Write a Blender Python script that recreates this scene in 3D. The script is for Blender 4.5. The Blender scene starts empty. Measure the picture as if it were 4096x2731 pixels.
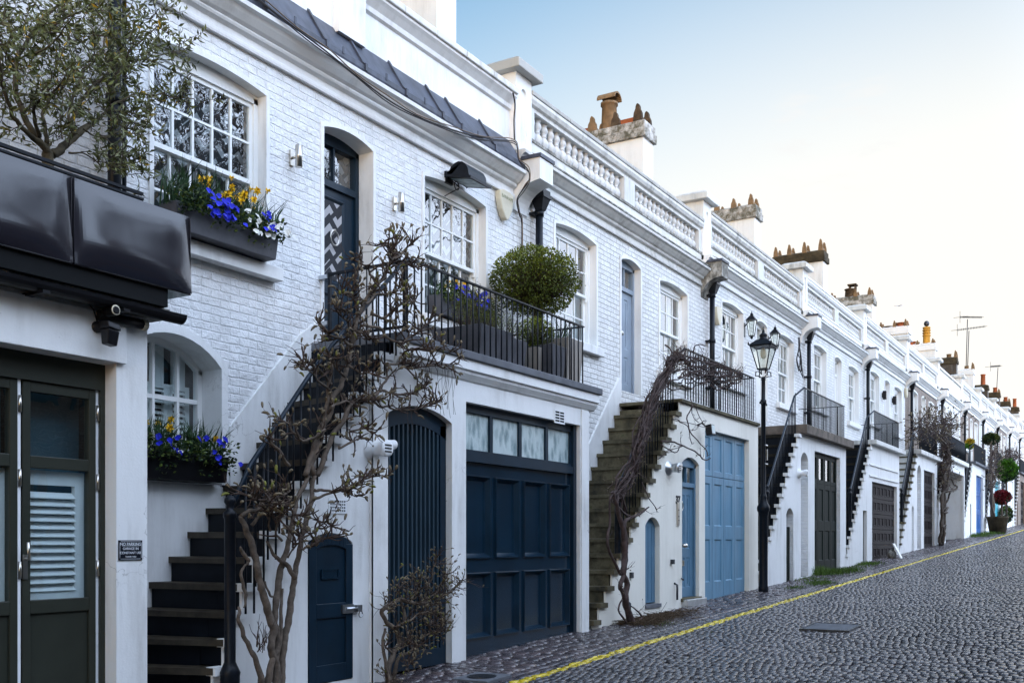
import bpy, bmesh, math, random
from mathutils import Vector, Matrix, noise as mnoise
PI = math.pi
R = math.radians
random.seed(7)
rnd = random.random
def ru(a, b): return a + (b - a) * random.random()
COL = bpy.context.scene.collection
# ------------------------------------------------------------------ survey: photograph -> metres
VPX, HOR, FPX, EYE = 4540.0, 2168.0, 4100.0, 1.6
TH = math.atan((VPX - 2048) / FPX); CT, ST = math.cos(TH), math.sin(TH)
W, E = 7.1, 6.05                 # main facade plane, front-block plane
SL = 0.038                       # street climbs 3.8 %
def gz(x): return SL * x
def P(x, y, Y):
    u = (x - 2048) / FPX; d = Y / (ST - u * CT)
    return Vector((d * (CT + u * ST), Y, EYE + (HOR - y) / FPX * d))
def PX(x, Y): return P(x, HOR, Y).x
def PZ(x, y, Y): return P(x, y, Y).z
def depth(p): return p.x * CT + p.y * ST
# ------------------------------------------------------------------ materials
MATS = {}
def nt(name):
    m = bpy.data.materials.new(name); m.use_nodes = True
    t = m.node_tree; t.nodes.clear()
    o = t.nodes.new('ShaderNodeOutputMaterial'); b = t.nodes.new('ShaderNodeBsdfPrincipled')
    t.links.new(b.outputs[0], o.inputs[0]); MATS[name] = m
    return m, t, b, o
def N(t, typ, **kw):
    n = t.nodes.new(typ)
    for k, v in kw.items():
        if k in n.inputs and not hasattr(n, k): n.inputs[k].default_value = v
        else:
            try: setattr(n, k, v)
            except Exception: n.inputs[k].default_value = v
    return n
def pos(t): return t.nodes.new('ShaderNodeNewGeometry').outputs['Position']
def scaled(t, src, s):
    n = t.nodes.new('ShaderNodeVectorMath'); n.operation = 'MULTIPLY'
    t.links.new(src, n.inputs[0]); n.inputs[1].default_value = s
    return n.outputs[0]
def noise(t, vec, scale, detail=4, rough=.55):
    n = t.nodes.new('ShaderNodeTexNoise'); n.inputs['Scale'].default_value = scale
    n.inputs['Detail'].default_value = detail; n.inputs['Roughness'].default_value = rough
    t.links.new(vec, n.inputs['Vector']); return n.outputs['Fac']
def ramp(t, fac, stops):
    n = t.nodes.new('ShaderNodeValToRGB'); e = n.color_ramp.elements
    while len(e) < len(stops): e.new(.5)
    for i, (p, c) in enumerate(stops):
        e[i].position = p; e[i].color = (*c, 1) if len(c) == 3 else c
    t.links.new(fac, n.inputs[0]); return n.outputs[0]
def mixc(t, fac, a, b, mode='MIX'):
    n = t.nodes.new('ShaderNodeMix'); n.data_type = 'RGBA'; n.blend_type = mode
    if isinstance(fac, (int, float)): n.inputs[0].default_value = fac
    else: t.links.new(fac, n.inputs[0])
    for s, v in ((6, a), (7, b)):
        if isinstance(v, tuple): n.inputs[s].default_value = (*v, 1)
        else: t.links.new(v, n.inputs[s])
    return n.outputs[2]
def mth(t, op, a, b=None, c=None):
    n = t.nodes.new('ShaderNodeMath'); n.operation = op
    for i, v in enumerate((a, b, c)):
        if v is None: continue
        if isinstance(v, (int, float)): n.inputs[i].default_value = v
        else: t.links.new(v, n.inputs[i])
    return n.outputs[0]
def bump(t, b, h, strength=.5, dist=.01, prev=None):
    n = t.nodes.new('ShaderNodeBump'); n.inputs['Strength'].default_value = strength
    n.inputs['Distance'].default_value = dist
    t.links.new(h, n.inputs['Height'])
    if prev is not None: t.links.new(prev, n.inputs['Normal'])
    t.links.new(n.outputs[0], b.inputs['Normal']); return n.outputs[0]
def simple(name, c, rough=.6, var=.15, scale=6, bmp=0, metal=0, spec=.25, streak=False, coat=0):
    m, t, b, o = nt(name); p = pos(t)
    v = scaled(t, p, (3, 3, .5)) if streak else p
    f = noise(t, v, scale, 5)
    lo = tuple(max(0, k * (1 - var)) for k in c); hi = tuple(min(1, k * (1 + var)) for k in c)
    t.links.new(ramp(t, f, [(.3, lo), (.7, hi)]), b.inputs['Base Color'])
    b.inputs['Roughness'].default_value = rough; b.inputs['Metallic'].default_value = metal
    b.inputs['Specular IOR Level'].default_value = spec; b.inputs['Coat Weight'].default_value = coat
    if bmp: bump(t, b, noise(t, p, scale * 6, 5), .5, bmp)
    return m
def brickmat(name, c1, c2, mortar, dist, dirt=.25, row=.076, wid=.228, rough=.6, lump=1.0, line=1.0):
    m, t, b, o = nt(name); p = pos(t)
    s = t.nodes.new('ShaderNodeSeparateXYZ'); t.links.new(p, s.inputs[0])
    c = t.nodes.new('ShaderNodeCombineXYZ')
    warp = mth(t, 'MULTIPLY', mth(t, 'SUBTRACT', noise(t, p, 2.2, 3), .5), .035)
    warp2 = mth(t, 'MULTIPLY', mth(t, 'SUBTRACT', noise(t, p, 9, 2), .5), .018)
    t.links.new(mth(t, 'ADD', mth(t, 'ADD', s.outputs[0], s.outputs[1]), warp), c.inputs[0])
    t.links.new(mth(t, 'ADD', mth(t, 'ADD', s.outputs[2], warp2), mth(t, 'MULTIPLY', warp, .5)), c.inputs[1])
    k = t.nodes.new('ShaderNodeTexBrick'); t.links.new(c.outputs[0], k.inputs['Vector'])
    k.inputs['Scale'].default_value = 1; k.inputs['Brick Width'].default_value = wid; k.inputs['Row Height'].default_value = row
    k.inputs['Mortar Size'].default_value = .009; k.inputs['Mortar Smooth'].default_value = .6; k.inputs['Bias'].default_value = 0
    k.inputs['Color1'].default_value = (*c1, 1); k.inputs['Color2'].default_value = (*c2, 1); k.inputs['Mortar'].default_value = (*mortar, 1)
    st = noise(t, scaled(t, p, (2.2, 2.2, .6)), 1.6, 6, .6)
    col = mixc(t, ramp(t, st, [(.45, (0, 0, 0)), (.8, (dirt, dirt, dirt))]), k.outputs['Color'], (.42, .40, .37))
    spots = ramp(t, noise(t, p, 38, 3, .6), [(.70, (0, 0, 0)), (.76, (.45, .45, .45))])
    patch = ramp(t, noise(t, p, .9, 2), [(.5, (0, 0, 0)), (.62, (1, 1, 1))])
    col = mixc(t, mth(t, 'MULTIPLY', spots, patch), col, (.16, .14, .13))
    t.links.new(col, b.inputs['Base Color'])
    b.inputs['Roughness'].default_value = rough
    fn = noise(t, p, 55, 4, .6); mid = noise(t, p, 14, 3, .6); big = noise(t, p, 4.5, 3, .6)
    h = mth(t, 'ADD', mth(t, 'MULTIPLY', k.outputs['Fac'], -line), mth(t, 'MULTIPLY', fn, .45 * lump))
    h = mth(t, 'ADD', h, mth(t, 'ADD', mth(t, 'MULTIPLY', mid, 1.0 * lump), mth(t, 'MULTIPLY', big, 1.6 * lump)))
    bump(t, b, h, .9, dist)
    return m
def build_materials():
    brickmat('white_brick', (.79, .79, .79), (.765, .77, .775), (.755, .76, .765), .011, .38, lump=1.7, line=.75)
    brickmat('white_brick_open', (.79, .785, .77), (.70, .70, .69), (.52, .51, .50), .010, .5, lump=1.2, line=1.2)
    brickmat('grey_white_brick', (.70, .69, .68), (.60, .60, .60), (.58, .58, .58), .012, .6)
    brickmat('brown_brick', (.16, .10, .065), (.10, .065, .045), (.22, .19, .16), .006)
    brickmat('dark_brick', (.07, .05, .035), (.045, .035, .025), (.06, .05, .04), .008)
    # white paint with weathering
    def paint(name, base, dirt, amt, streaks=1.0, bm=.0015):
        m, t, b, o = nt(name); p = pos(t)
        st = noise(t, scaled(t, p, (5, 5, .7)), 1.5, 6, .65)
        bl = noise(t, p, 1.3, 5, .6)
        f = mth(t, 'MULTIPLY', ramp(t, st, [(.42, (0, 0, 0)), (.75, (1, 1, 1))]), ramp(t, bl, [(.4, (0, 0, 0)), (.72, (1, 1, 1))]))
        col = mixc(t, mth(t, 'MULTIPLY', f, amt), base, dirt)
        vo = t.nodes.new('ShaderNodeTexVoronoi'); vo.feature = 'DISTANCE_TO_EDGE'; vo.inputs['Scale'].default_value = .75
        wv = t.nodes.new('ShaderNodeVectorMath'); wv.operation = 'ADD'; nz_ = t.nodes.new('ShaderNodeTexNoise'); nz_.inputs['Scale'].default_value = 3; nz_.inputs['Detail'].default_value = 6
        t.links.new(p, nz_.inputs['Vector']); t.links.new(scaled(t, nz_.outputs['Color'], (.7, .7, .7)), wv.inputs[0]); t.links.new(p, wv.inputs[1]); t.links.new(wv.outputs[0], vo.inputs['Vector'])
        crack = mth(t, 'MULTIPLY', mth(t, 'LESS_THAN', vo.outputs['Distance'], .0022), ramp(t, noise(t, p, .55, 2), [(.60, (0, 0, 0)), (.66, (.7, .7, .7))]))
        chip = mth(t, 'MULTIPLY', ramp(t, noise(t, p, 27, 4, .65), [(.70, (0, 0, 0)), (.74, (1, 1, 1))]), ramp(t, noise(t, p, 1.1, 3), [(.52, (0, 0, 0)), (.64, (1, 1, 1))]))
        col = mixc(t, mth(t, 'MULTIPLY', mth(t, 'MAXIMUM', crack, mth(t, 'MULTIPLY', chip, .7)), min(1, amt)), col, (.20, .185, .165))
        t.links.new(col, b.inputs['Base Color'])
        b.inputs['Roughness'].default_value = .55
        h = mth(t, 'ADD', noise(t, p, 60, 4), mth(t, 'MULTIPLY', noise(t, p, 7, 3), 2))
        bump(t, b, h, .6, bm); return m
    paint('white_render', (.79, .79, .78), (.34, .32, .29), .75, bm=.003)
    paint('cream_render', (.80, .77, .69), (.45, .42, .34), .5, bm=.003)
    paint('white_trim', (.79, .79, .78), (.30, .28, .25), .75)
    paint('weathered_trim', (.67, .66, .63), (.09, .085, .07), 1.0)
    paint('shaded_paint', (.60, .60, .59), (.22, .21, .19), .8)  # greyer base stands in for shading on the balusters; streaks are dirt
    paint('shade_backing', (.30, .30, .30), (.1, .1, .1), .6)  # dark base paints in the shade of the gaps behind the balusters
    paint('grimy_coping', (.40, .39, .36), (.05, .048, .04), 1.0)
    paint('white_wood', (.82, .82, .80), (.5, .5, .48), .2, bm=.0006)
    m, t, b, o = nt('dirty_stone'); p = pos(t)
    f = noise(t, scaled(t, p, (1.6, 1.6, 1.0)), 5, 8, .72)
    t.links.new(ramp(t, f, [(.34, (.045, .042, .036)), (.5, (.20, .19, .165)), (.62, (.42, .41, .38)), (.75, (.66, .65, .62))]), b.inputs['Base Color'])
    b.inputs['Roughness'].default_value = .85; bump(t, b, f, .6, .01)
    m, t, b, o = nt('chimney_cap'); p = pos(t)
    f = noise(t, p, 4, 8, .72)
    t.links.new(ramp(t, f, [(.30, (.03, .03, .02)), (.44, (.13, .115, .08)), (.56, (.40, .38, .35)), (.72, (.72, .70, .67))]), b.inputs['Base Color'])
    b.inputs['Roughness'].default_value = .85; bump(t, b, f, .8, .03)
    simple('dark_cap', (.055, .042, .024), .9, .5, 5, .02)
    simple('lead', (.045, .052, .075), .5, .5, 3, .002, streak=True, spec=.5)
    simple('navy_paint', (.005, .018, .033), .34, .2, 3, .0005)
    simple('navy_gloss', (.005, .018, .033), .17, .25, 3, .0005, spec=.5)
    simple('slat_paint', (.020, .040, .058), .4, .15, 3)
    simple('pale_blue_paint', (.115, .24, .345), .42, .16, 2.5, .0006, streak=True)
    simple('upper_door_paint', (.25, .30, .36), .42, .12, 3, .0005)
    simple('slate_blue_paint', (.085, .175, .26), .42, .12, 3, .0005)
    simple('bright_blue_paint', (.02, .10, .30), .4, .15, 3)
    simple('teal_paint', (.06, .35, .42), .4, .15, 3)
    simple('green_black_paint', (.013, .017, .014), .6, .3, 3, .0005, spec=.08, streak=True)
    simple('olive_paint', (.030, .033, .025), .38, .12, 3, .0004)
    simple('brown_door_paint', (.022, .017, .017), .6, .3, 4, .0006, spec=.08, streak=True)
    simple('black_iron', (.006, .008, .012), .38, .3, 20, .0006, spec=.18)
    simple('blue_black_iron', (.010, .020, .034), .3, .25, 20, .0006)
    simple('black_plastic', (.008, .008, .010), .35, .2, 8)
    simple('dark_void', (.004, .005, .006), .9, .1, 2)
    simple('stair_black', (.005, .007, .011), .5, .3, 3, .001, spec=.12)
    simple('tread_brown', (.038, .030, .020), .55, .45, 8, .004)
    simple('tread_black', (.018, .015, .010), .6, .4, 8, .003, spec=.12)
    m, t, b, o = nt('mossy_stone'); p = pos(t)
    f = noise(t, p, 3.5, 7, .65)
    t.links.new(ramp(t, f, [(.32, (.025, .022, .012)), (.47, (.075, .062, .032)), (.6, (.135, .115, .066)), (.72, (.050, .060, .014))]), b.inputs['Base Color'])
    b.inputs['Roughness'].default_value = .8; bump(t, b, noise(t, p, 30, 5), .6, .006)
    simple('moss', (.055, .075, .008), .9, .5, 14, .01)
    simple('slab_grey', (.12, .125, .14), .7, .2, 6, .002)
    simple('slab_brown', (.13, .105, .085), .75, .45, 5, .008)
    simple('zinc_box', (.085, .085, .095), .5, .25, 5)
    simple('taupe_box', (.27, .24, .21), .6, .12, 5)
    simple('steel', (.55, .52, .47), .28, .1, 10, metal=1)
    simple('galvanised', (.5, .52, .54), .35, .2, 10, metal=1)
    simple('brass', (.55, .42, .16), .3, .15, 10, metal=1)
    simple('ivory_plastic', (.62, .57, .44), .45, .08, 6)
    simple('white_plastic', (.78, .79, .80), .35, .05, 6)
    simple('terracotta', (.30, .085, .030), .75, .3, 7, .004)
    simple('ochre_clay', (.20, .125, .065), .8, .3, 7, .004)
    simple('yellow_clay', (.50, .25, .035), .7, .25, 7, .004)
    simple('sooty_clay', (.075, .05, .03), .9, .6, 6, .004)
    simple('bark', (.072, .055, .042), .85, .45, 18, .008)
    simple('grey_bark', (.11, .085, .066), .85, .4, 22, .008)
    simple('olive_bark', (.075, .060, .035), .85, .4, 16, .006)
    simple('twig', (.055, .036, .027), .8, .4, 20)
    simple('dry_vine', (.060, .040, .036), .75, .45, 14)
    simple('bud', (.155, .125, .082), .85, .4, 30)
    simple('bud_green', (.16, .16, .035), .8, .3, 30)
    simple('olive_leaf', (.105, .115, .035), .5, .45, 9)
    simple('olive_leaf_pale', (.21, .22, .12), .55, .3, 9)
    simple('yellow_leaf', (.45, .28, .02), .6, .2, 9)
    simple('box_leaf', (.075, .098, .012), .5, .5, 12)
    simple('box_leaf_bright', (.17, .20, .02), .5, .4, 12)
    simple('vivid_leaf', (.06, .17, .012), .5, .4, 6)
    simple('red_leaf', (.15, .014, .02), .5, .4, 6)
    simple('dark_leaf', (.018, .038, .014), .5, .4, 9)
    simple('blade', (.028, .062, .022), .45, .4, 9)
    simple('ivy', (.085, .12, .022), .5, .5, 9)
    simple('petal_blue', (.015, .022, .52), .5, .35, 30)
    simple('petal_white', (.78, .78, .74), .6, .06, 30)
    simple('petal_yellow', (.72, .44, .01), .5, .2, 30)
    simple('grass', (.06, .11, .014), .7, .5, 12)
    simple('litter', (.075, .05, .03), .9, .6, 20)
    simple('wet_iron', (.055, .06, .07), .35, .3, 30, .002, metal=.6)
    simple('sign_black', (.006, .008, .014), .3, .1, 5)
    simple('sign_white', (.75, .78, .82), .5, .03, 5)
    simple('rust', (.12, .035, .012), .8, .4, 14)
    simple('aerial', (.05, .05, .055), .5, .2, 10, metal=.6)
    simple('plane_grey', (.35, .36, .38), .5, .05, 1)
    simple('wire', (.03, .026, .026), .5, .2, 10)
    simple('copper_wire', (.16, .11, .07), .5, .2, 10)
    # dented glossy metal cladding
    m, t, b, o = nt('gloss_cladding'); p = pos(t)
    b.inputs['Base Color'].default_value = (.014, .013, .018, 1); b.inputs['Roughness'].default_value = .14
    b.inputs['Specular IOR Level'].default_value = .45; b.inputs['Coat Weight'].default_value = .25; b.inputs['Coat Roughness'].default_value = .08
    # glazing
    def glass(name, refl, tint=(1, 1, 1), rough=.01, wav=.004):
        m, t, b, o = nt(name); t.nodes.remove(b); p = pos(t)
        g = t.nodes.new('ShaderNodeBsdfGlossy'); g.inputs['Roughness'].default_value = rough; g.inputs['Color'].default_value = (1, 1, 1, 1)
        tr = t.nodes.new('ShaderNodeBsdfTransparent'); tr.inputs[0].default_value = (*tint, 1)
        bn = t.nodes.new('ShaderNodeBump'); bn.inputs['Strength'].default_value = .5; bn.inputs['Distance'].default_value = wav
        t.links.new(noise(t, p, 3.5, 2, .5), bn.inputs['Height']); t.links.new(bn.outputs[0], g.inputs['Normal'])
        ge = t.nodes.new('ShaderNodeNewGeometry'); dt = t.nodes.new('ShaderNodeVectorMath'); dt.operation = 'DOT_PRODUCT'
        t.links.new(ge.outputs['Normal'], dt.inputs[0]); t.links.new(ge.outputs['Incoming'], dt.inputs[1])
        sch = mth(t, 'POWER', mth(t, 'SUBTRACT', 1.0, mth(t, 'ABSOLUTE', dt.outputs['Value'])), 5.0)
        f = mth(t, 'MINIMUM', mth(t, 'ADD', mth(t, 'MULTIPLY', sch, .9), refl), 1.0)
        mx = t.nodes.new('ShaderNodeMixShader'); t.links.new(f, mx.inputs[0]); t.links.new(tr.outputs[0], mx.inputs[1]); t.links.new(g.outputs[0], mx.inputs[2])
        t.links.new(mx.outputs[0], o.inputs[0]); return m
    glass('window_glass', .17, (.80, .88, .90))
    glass('lamp_glass', .10, (.92, .93, .88))
    # zig-zag woven blind behind the panes
    m, t, b, o = nt('zigzag_blind'); p = pos(t); s = t.nodes.new('ShaderNodeSeparateXYZ'); t.links.new(p, s.inputs[0])
    tri = mth(t, 'PINGPONG', mth(t, 'MULTIPLY', s.outputs[0], 1.0), .13)
    f = mth(t, 'FRACT', mth(t, 'MULTIPLY', mth(t, 'ADD', s.outputs[2], tri), 5.2))
    k2 = mth(t, 'GREATER_THAN', mth(t, 'FRACT', mth(t, 'MULTIPLY', mth(t, 'SUBTRACT', s.outputs[0], s.outputs[2]), 4.3)), .28)
    f = mth(t, 'MULTIPLY', mth(t, 'GREATER_THAN', f, .55), k2)
    t.links.new(mixc(t, f, (.022, .022, .026), (.42, .40, .40)), b.inputs['Base Color']); b.inputs['Roughness'].default_value = .8
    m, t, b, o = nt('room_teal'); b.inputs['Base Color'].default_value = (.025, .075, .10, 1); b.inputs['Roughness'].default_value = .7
    simple('curtain', (.40, .42, .42), .8, .25, 5, streak=True)
    # obscured (frosted) glazing
    m, t, b, o = nt('frosted_glass'); p = pos(t)
    v = t.nodes.new('ShaderNodeTexVoronoi'); v.inputs['Scale'].default_value = 9; v.inputs['Randomness'].default_value = 1
    t.links.new(scaled(t, p, (1.2, 1, .55)), v.inputs['Vector'])
    w = noise(t, scaled(t, p, (1.6, 1, .8)), 9, 5, .7)
    f = mth(t, 'ADD', mth(t, 'MULTIPLY', v.outputs['Distance'], .7), mth(t, 'MULTIPLY', w, .7))
    t.links.new(ramp(t, f, [(.32, (.11, .17, .18)), (.55, (.24, .32, .33)), (.78, (.46, .54, .54))]), b.inputs['Base Color'])
    b.inputs['Roughness'].default_value = .35; bump(t, b, f, .7, .012)
    # granite setts
    for sn, tint in (('setts', (1, 1, 1)), ('footway_setts', (1.0, .86, .84))):
     m, t, b, o = nt(sn); p = pos(t); g = t.nodes.new('ShaderNodeNewGeometry')
     rpi = g.outputs['Random Per Island']
     base = ramp(t, rpi, [(q, tuple(v * k for v, k in zip(c, tint))) for q, c in ((0, (.045, .042, .050)), (.35, (.075, .068, .078)), (.7, (.11, .098, .108)), (1, (.15, .125, .125)))])
     n1 = noise(t, p, 42, 5, .65); n2 = noise(t, p, .7, 4)
     col = mixc(t, mth(t, 'MULTIPLY', n1, .55), base, (.03, .028, .03))
     col = mixc(t, ramp(t, n2, [(.42, (0, 0, 0)), (.7, (.75, .75, .75))]), col, (.045, .042, .045)); n3 = noise(t, p, 1.9, 5, .65); col = mixc(t, ramp(t, n3, [(.55, (0, 0, 0)), (.75, (.6, .6, .6))]), col, (.15, .125, .115))
     sx = t.nodes.new('ShaderNodeSeparateXYZ'); t.links.new(p, sx.inputs[0])
     off = mth(t, 'ABSOLUTE', mth(t, 'SUBTRACT', mth(t, 'ADD', sx.outputs[1], mth(t, 'MULTIPLY', mth(t, 'SUBTRACT', noise(t, p, 1.1, 2), .5), .05)), 4.90))
     edge = mth(t, 'LESS_THAN', mth(t, 'ADD', off, mth(t, 'MULTIPLY', mth(t, 'SUBTRACT', noise(t, p, 26, 3), .5), .03)), .062)
     wear = ramp(t, noise(t, p, 14, 6, .7), [(.36, (0, 0, 0)), (.43, (1, 1, 1))])
     yel = ramp(t, noise(t, p, 5, 4, .6), [(.3, (.50, .36, .012)), (.7, (.78, .60, .02))])
     col = mixc(t, mth(t, 'MULTIPLY', edge, wear), col, yel)
     t.links.new(col, b.inputs['Base Color'])
     t.links.new(ramp(t, n1, [(.3, (.10, .10, .10)), (.7, (.36, .36, .36))]), b.inputs['Roughness'])
     b.inputs['Specular IOR Level'].default_value = .75; bump(t, b, n1, .5, .005)
    m, t, b, o = nt('joint_soil'); p = pos(t)
    f = noise(t, p, 2.5, 6, .65); br = t.nodes.new('ShaderNodeTexBrick')
    t.links.new(ramp(t, f, [(.35, (.008, .007, .008)), (.55, (.016, .014, .012)), (.72, (.022, .030, .007))]), b.inputs['Base Color'])
    b.inputs['Roughness'].default_value = .8; bump(t, b, noise(t, p, 30, 4), .5, .01)
    t.nodes.remove(br)
build_materials()
M = MATS
# ------------------------------------------------------------------ mesh building
ORG = {}
def org(o): return ORG.get(o.name, Vector((0, 0, 0))) if o else Vector((0, 0, 0))
class MB:
    def __init__(s): s.v = []; s.f = []; s.sm = []
    def quad(s, *pts, smooth=False):
        b = len(s.v); s.v += [tuple(p) for p in pts]; s.f.append(tuple(range(b, b + len(pts)))); s.sm.append(smooth)
    def box(s, x0, x1, y0, y1, z0, z1):
        b = len(s.v)
        s.v += [(x0, y0, z0), (x1, y0, z0), (x1, y1, z0), (x0, y1, z0), (x0, y0, z1), (x1, y0, z1), (x1, y1, z1), (x0, y1, z1)]
        for f in ((0, 3, 2, 1), (4, 5, 6, 7), (0, 1, 5, 4), (1, 2, 6, 5), (2, 3, 7, 6), (3, 0, 4, 7)):
            s.f.append(tuple(b + i for i in f)); s.sm.append(False)
    def hexa(s, p):      # 8 points, bottom ring then top ring
        b = len(s.v); s.v += [tuple(q) for q in p]
        for f in ((0, 3, 2, 1), (4, 5, 6, 7), (0, 1, 5, 4), (1, 2, 6, 5), (2, 3, 7, 6), (3, 0, 4, 7)):
            s.f.append(tuple(b + i for i in f)); s.sm.append(False)
    def frustum(s, cx, cy, z0, z1, ax, ay, bx, by):
        s.hexa([(cx - ax, cy - ay, z0), (cx + ax, cy - ay, z0), (cx + ax, cy + ay, z0), (cx - ax, cy + ay, z0),
                (cx - bx, cy - by, z1), (cx + bx, cy - by, z1), (cx + bx, cy + by, z1), (cx - bx, cy + by, z1)])
    def prof_x(s, pts, x0, x1, dz=0.0, caps=True):     # closed (y,z) profile swept along x
        n = len(pts); b = len(s.v)
        s.v += [(x0, y, z) for y, z in pts] + [(x1, y, z + dz) for y, z in pts]
        for i in range(n):
            j = (i + 1) % n; s.f.append((b + i, b + j, b + n + j, b + n + i)); s.sm.append(False)
        if caps:
            s.f.append(tuple(b + i for i in range(n))[::-1]); s.f.append(tuple(b + n + i for i in range(n))); s.sm += [False, False]
    def prof_y(s, pts, y0, y1):                         # closed (x,z) outline pushed along y
        n = len(pts); b = len(s.v)
        s.v += [(x, y0, z) for x, z in pts] + [(x, y1, z) for x, z in pts]
        for i in range(n):
            j = (i + 1) % n; s.f.append((b + i, b + n + i, b + n + j, b + j)); s.sm.append(False)
        s.f.append(tuple(b + i for i in range(n))); s.f.append(tuple(b + n + i for i in range(n))[::-1]); s.sm += [False, False]
    def tube(s, pts, rad, n=6, cap=True):
        pts = [Vector(p) for p in pts]
        if len(pts) < 2: return
        if isinstance(rad, (int, float)): rad = [rad] * len(pts)
        b = len(s.v); up = None
        for i, p in enumerate(pts):
            d = (pts[min(i + 1, len(pts) - 1)] - pts[max(i - 1, 0)])
            if d.length < 1e-7: d = Vector((0, 0, 1))
            d.normalize()
            if up is None:
                a = Vector((0, 0, 1)) if abs(d.z) < .9 else Vector((1, 0, 0)); up = d.cross(a).normalized()
            else:
                up = (up - d * up.dot(d))
                if up.length < 1e-5: up = d.orthogonal()
                up.normalize()
            w = d.cross(up)
            for k in range(n):
                t = 2 * PI * k / n; q = p + (up * math.cos(t) + w * math.sin(t)) * rad[i]
                s.v.append((q.x, q.y, q.z))
        for i in range(len(pts) - 1):
            for k in range(n):
                s.f.append((b + i * n + k, b + i * n + (k + 1) % n, b + (i + 1) * n + (k + 1) % n, b + (i + 1) * n + k)); s.sm.append(n > 4)
        if cap:
            s.f.append(tuple(b + k for k in range(n))[::-1]); s.f.append(tuple(b + (len(pts) - 1) * n + k for k in range(n))); s.sm += [False, False]
    def lathe(s, c, prof, n=12, axis='z', smooth=True):  # prof: (radius, height)
        b = len(s.v); c = Vector(c)
        for r, h in prof:
            for k in range(n):
                t = 2 * PI * k / n; a, e = r * math.cos(t), r * math.sin(t)
                s.v.append(tuple(c + (Vector((a, e, h)) if axis == 'z' else Vector((a, h, e)) if axis == 'y' else Vector((h, a, e)))))
        for i in range(len(prof) - 1):
            for k in range(n):
                f = (b + i * n + k, b + i * n + (k + 1) % n, b + (i + 1) * n + (k + 1) % n, b + (i + 1) * n + k)
                s.f.append(f if axis != 'y' else f[::-1]); s.sm.append(smooth)
        s.f.append(tuple(b + k for k in range(n))[::-1]); s.f.append(tuple(b + (len(prof) - 1) * n + k for k in range(n))); s.sm += [False, False]
    def ellipsoid(s, c, r, n=10, m=6):
        prof = [(max(1e-4, math.sin(PI * i / m)), -math.cos(PI * i / m)) for i in range(m + 1)]
        b = len(s.v)
        for a, h in prof:
            for k in range(n):
                t = 2 * PI * k / n; s.v.append((c[0] + r[0] * a * math.cos(t), c[1] + r[1] * a * math.sin(t), c[2] + r[2] * h))
        for i in range(m):
            for k in range(n):
                s.f.append((b + i * n + k, b + i * n + (k + 1) % n, b + (i + 1) * n + (k + 1) % n, b + (i + 1) * n + k)); s.sm.append(True)
    def build(s, name, mat, parent=None, bevel=0):
        o0 = org(parent); me = bpy.data.meshes.new(name)
        me.from_pydata([(x - o0.x, y - o0.y, z - o0.z) for x, y, z in s.v], [], s.f)
        me.polygons.foreach_set('use_smooth', s.sm); me.update()
        me.materials.append(M[mat] if isinstance(mat, str) else mat)
        o = bpy.data.objects.new(name, me); COL.objects.link(o)
        if parent: o.parent = parent; ORG[o.name] = o0
        if bevel:
            b = o.modifiers.new('bevel', 'BEVEL'); b.width = bevel; b.segments = 2; b.limit_method = 'ANGLE'; b.angle_limit = R(40)
        return o
def tag(o, label=None, cat=None, group=None, kind=None):
    if label: o['label'] = label
    if cat: o['category'] = cat
    if group: o['group'] = group
    if kind: o['kind'] = kind
    return o
def thing(name, loc, label, cat, group=None):
    o = bpy.data.objects.new(name, None); COL.objects.link(o); o.location = loc; ORG[o.name] = Vector(loc)
    o.empty_display_size = .1
    return tag(o, label, cat, group)
def dup(o, parent, off):          # a copy sharing mesh data, moved by off
    c = o.copy(); COL.objects.link(c); c.parent = parent; c.location = Vector(o.location) + Vector(off)
    if parent: ORG[c.name] = org(parent)
    return c
def dup_tree(o, loc, label):
    c = o.copy(); COL.objects.link(c); c.location = loc; c['label'] = label; ORG[c.name] = Vector(loc)
    for ch in list(o.children):
        k = ch.copy(); COL.objects.link(k); k.parent = c
        for g in ch.children:
            q = g.copy(); COL.objects.link(q); q.parent = k
    return c
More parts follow.
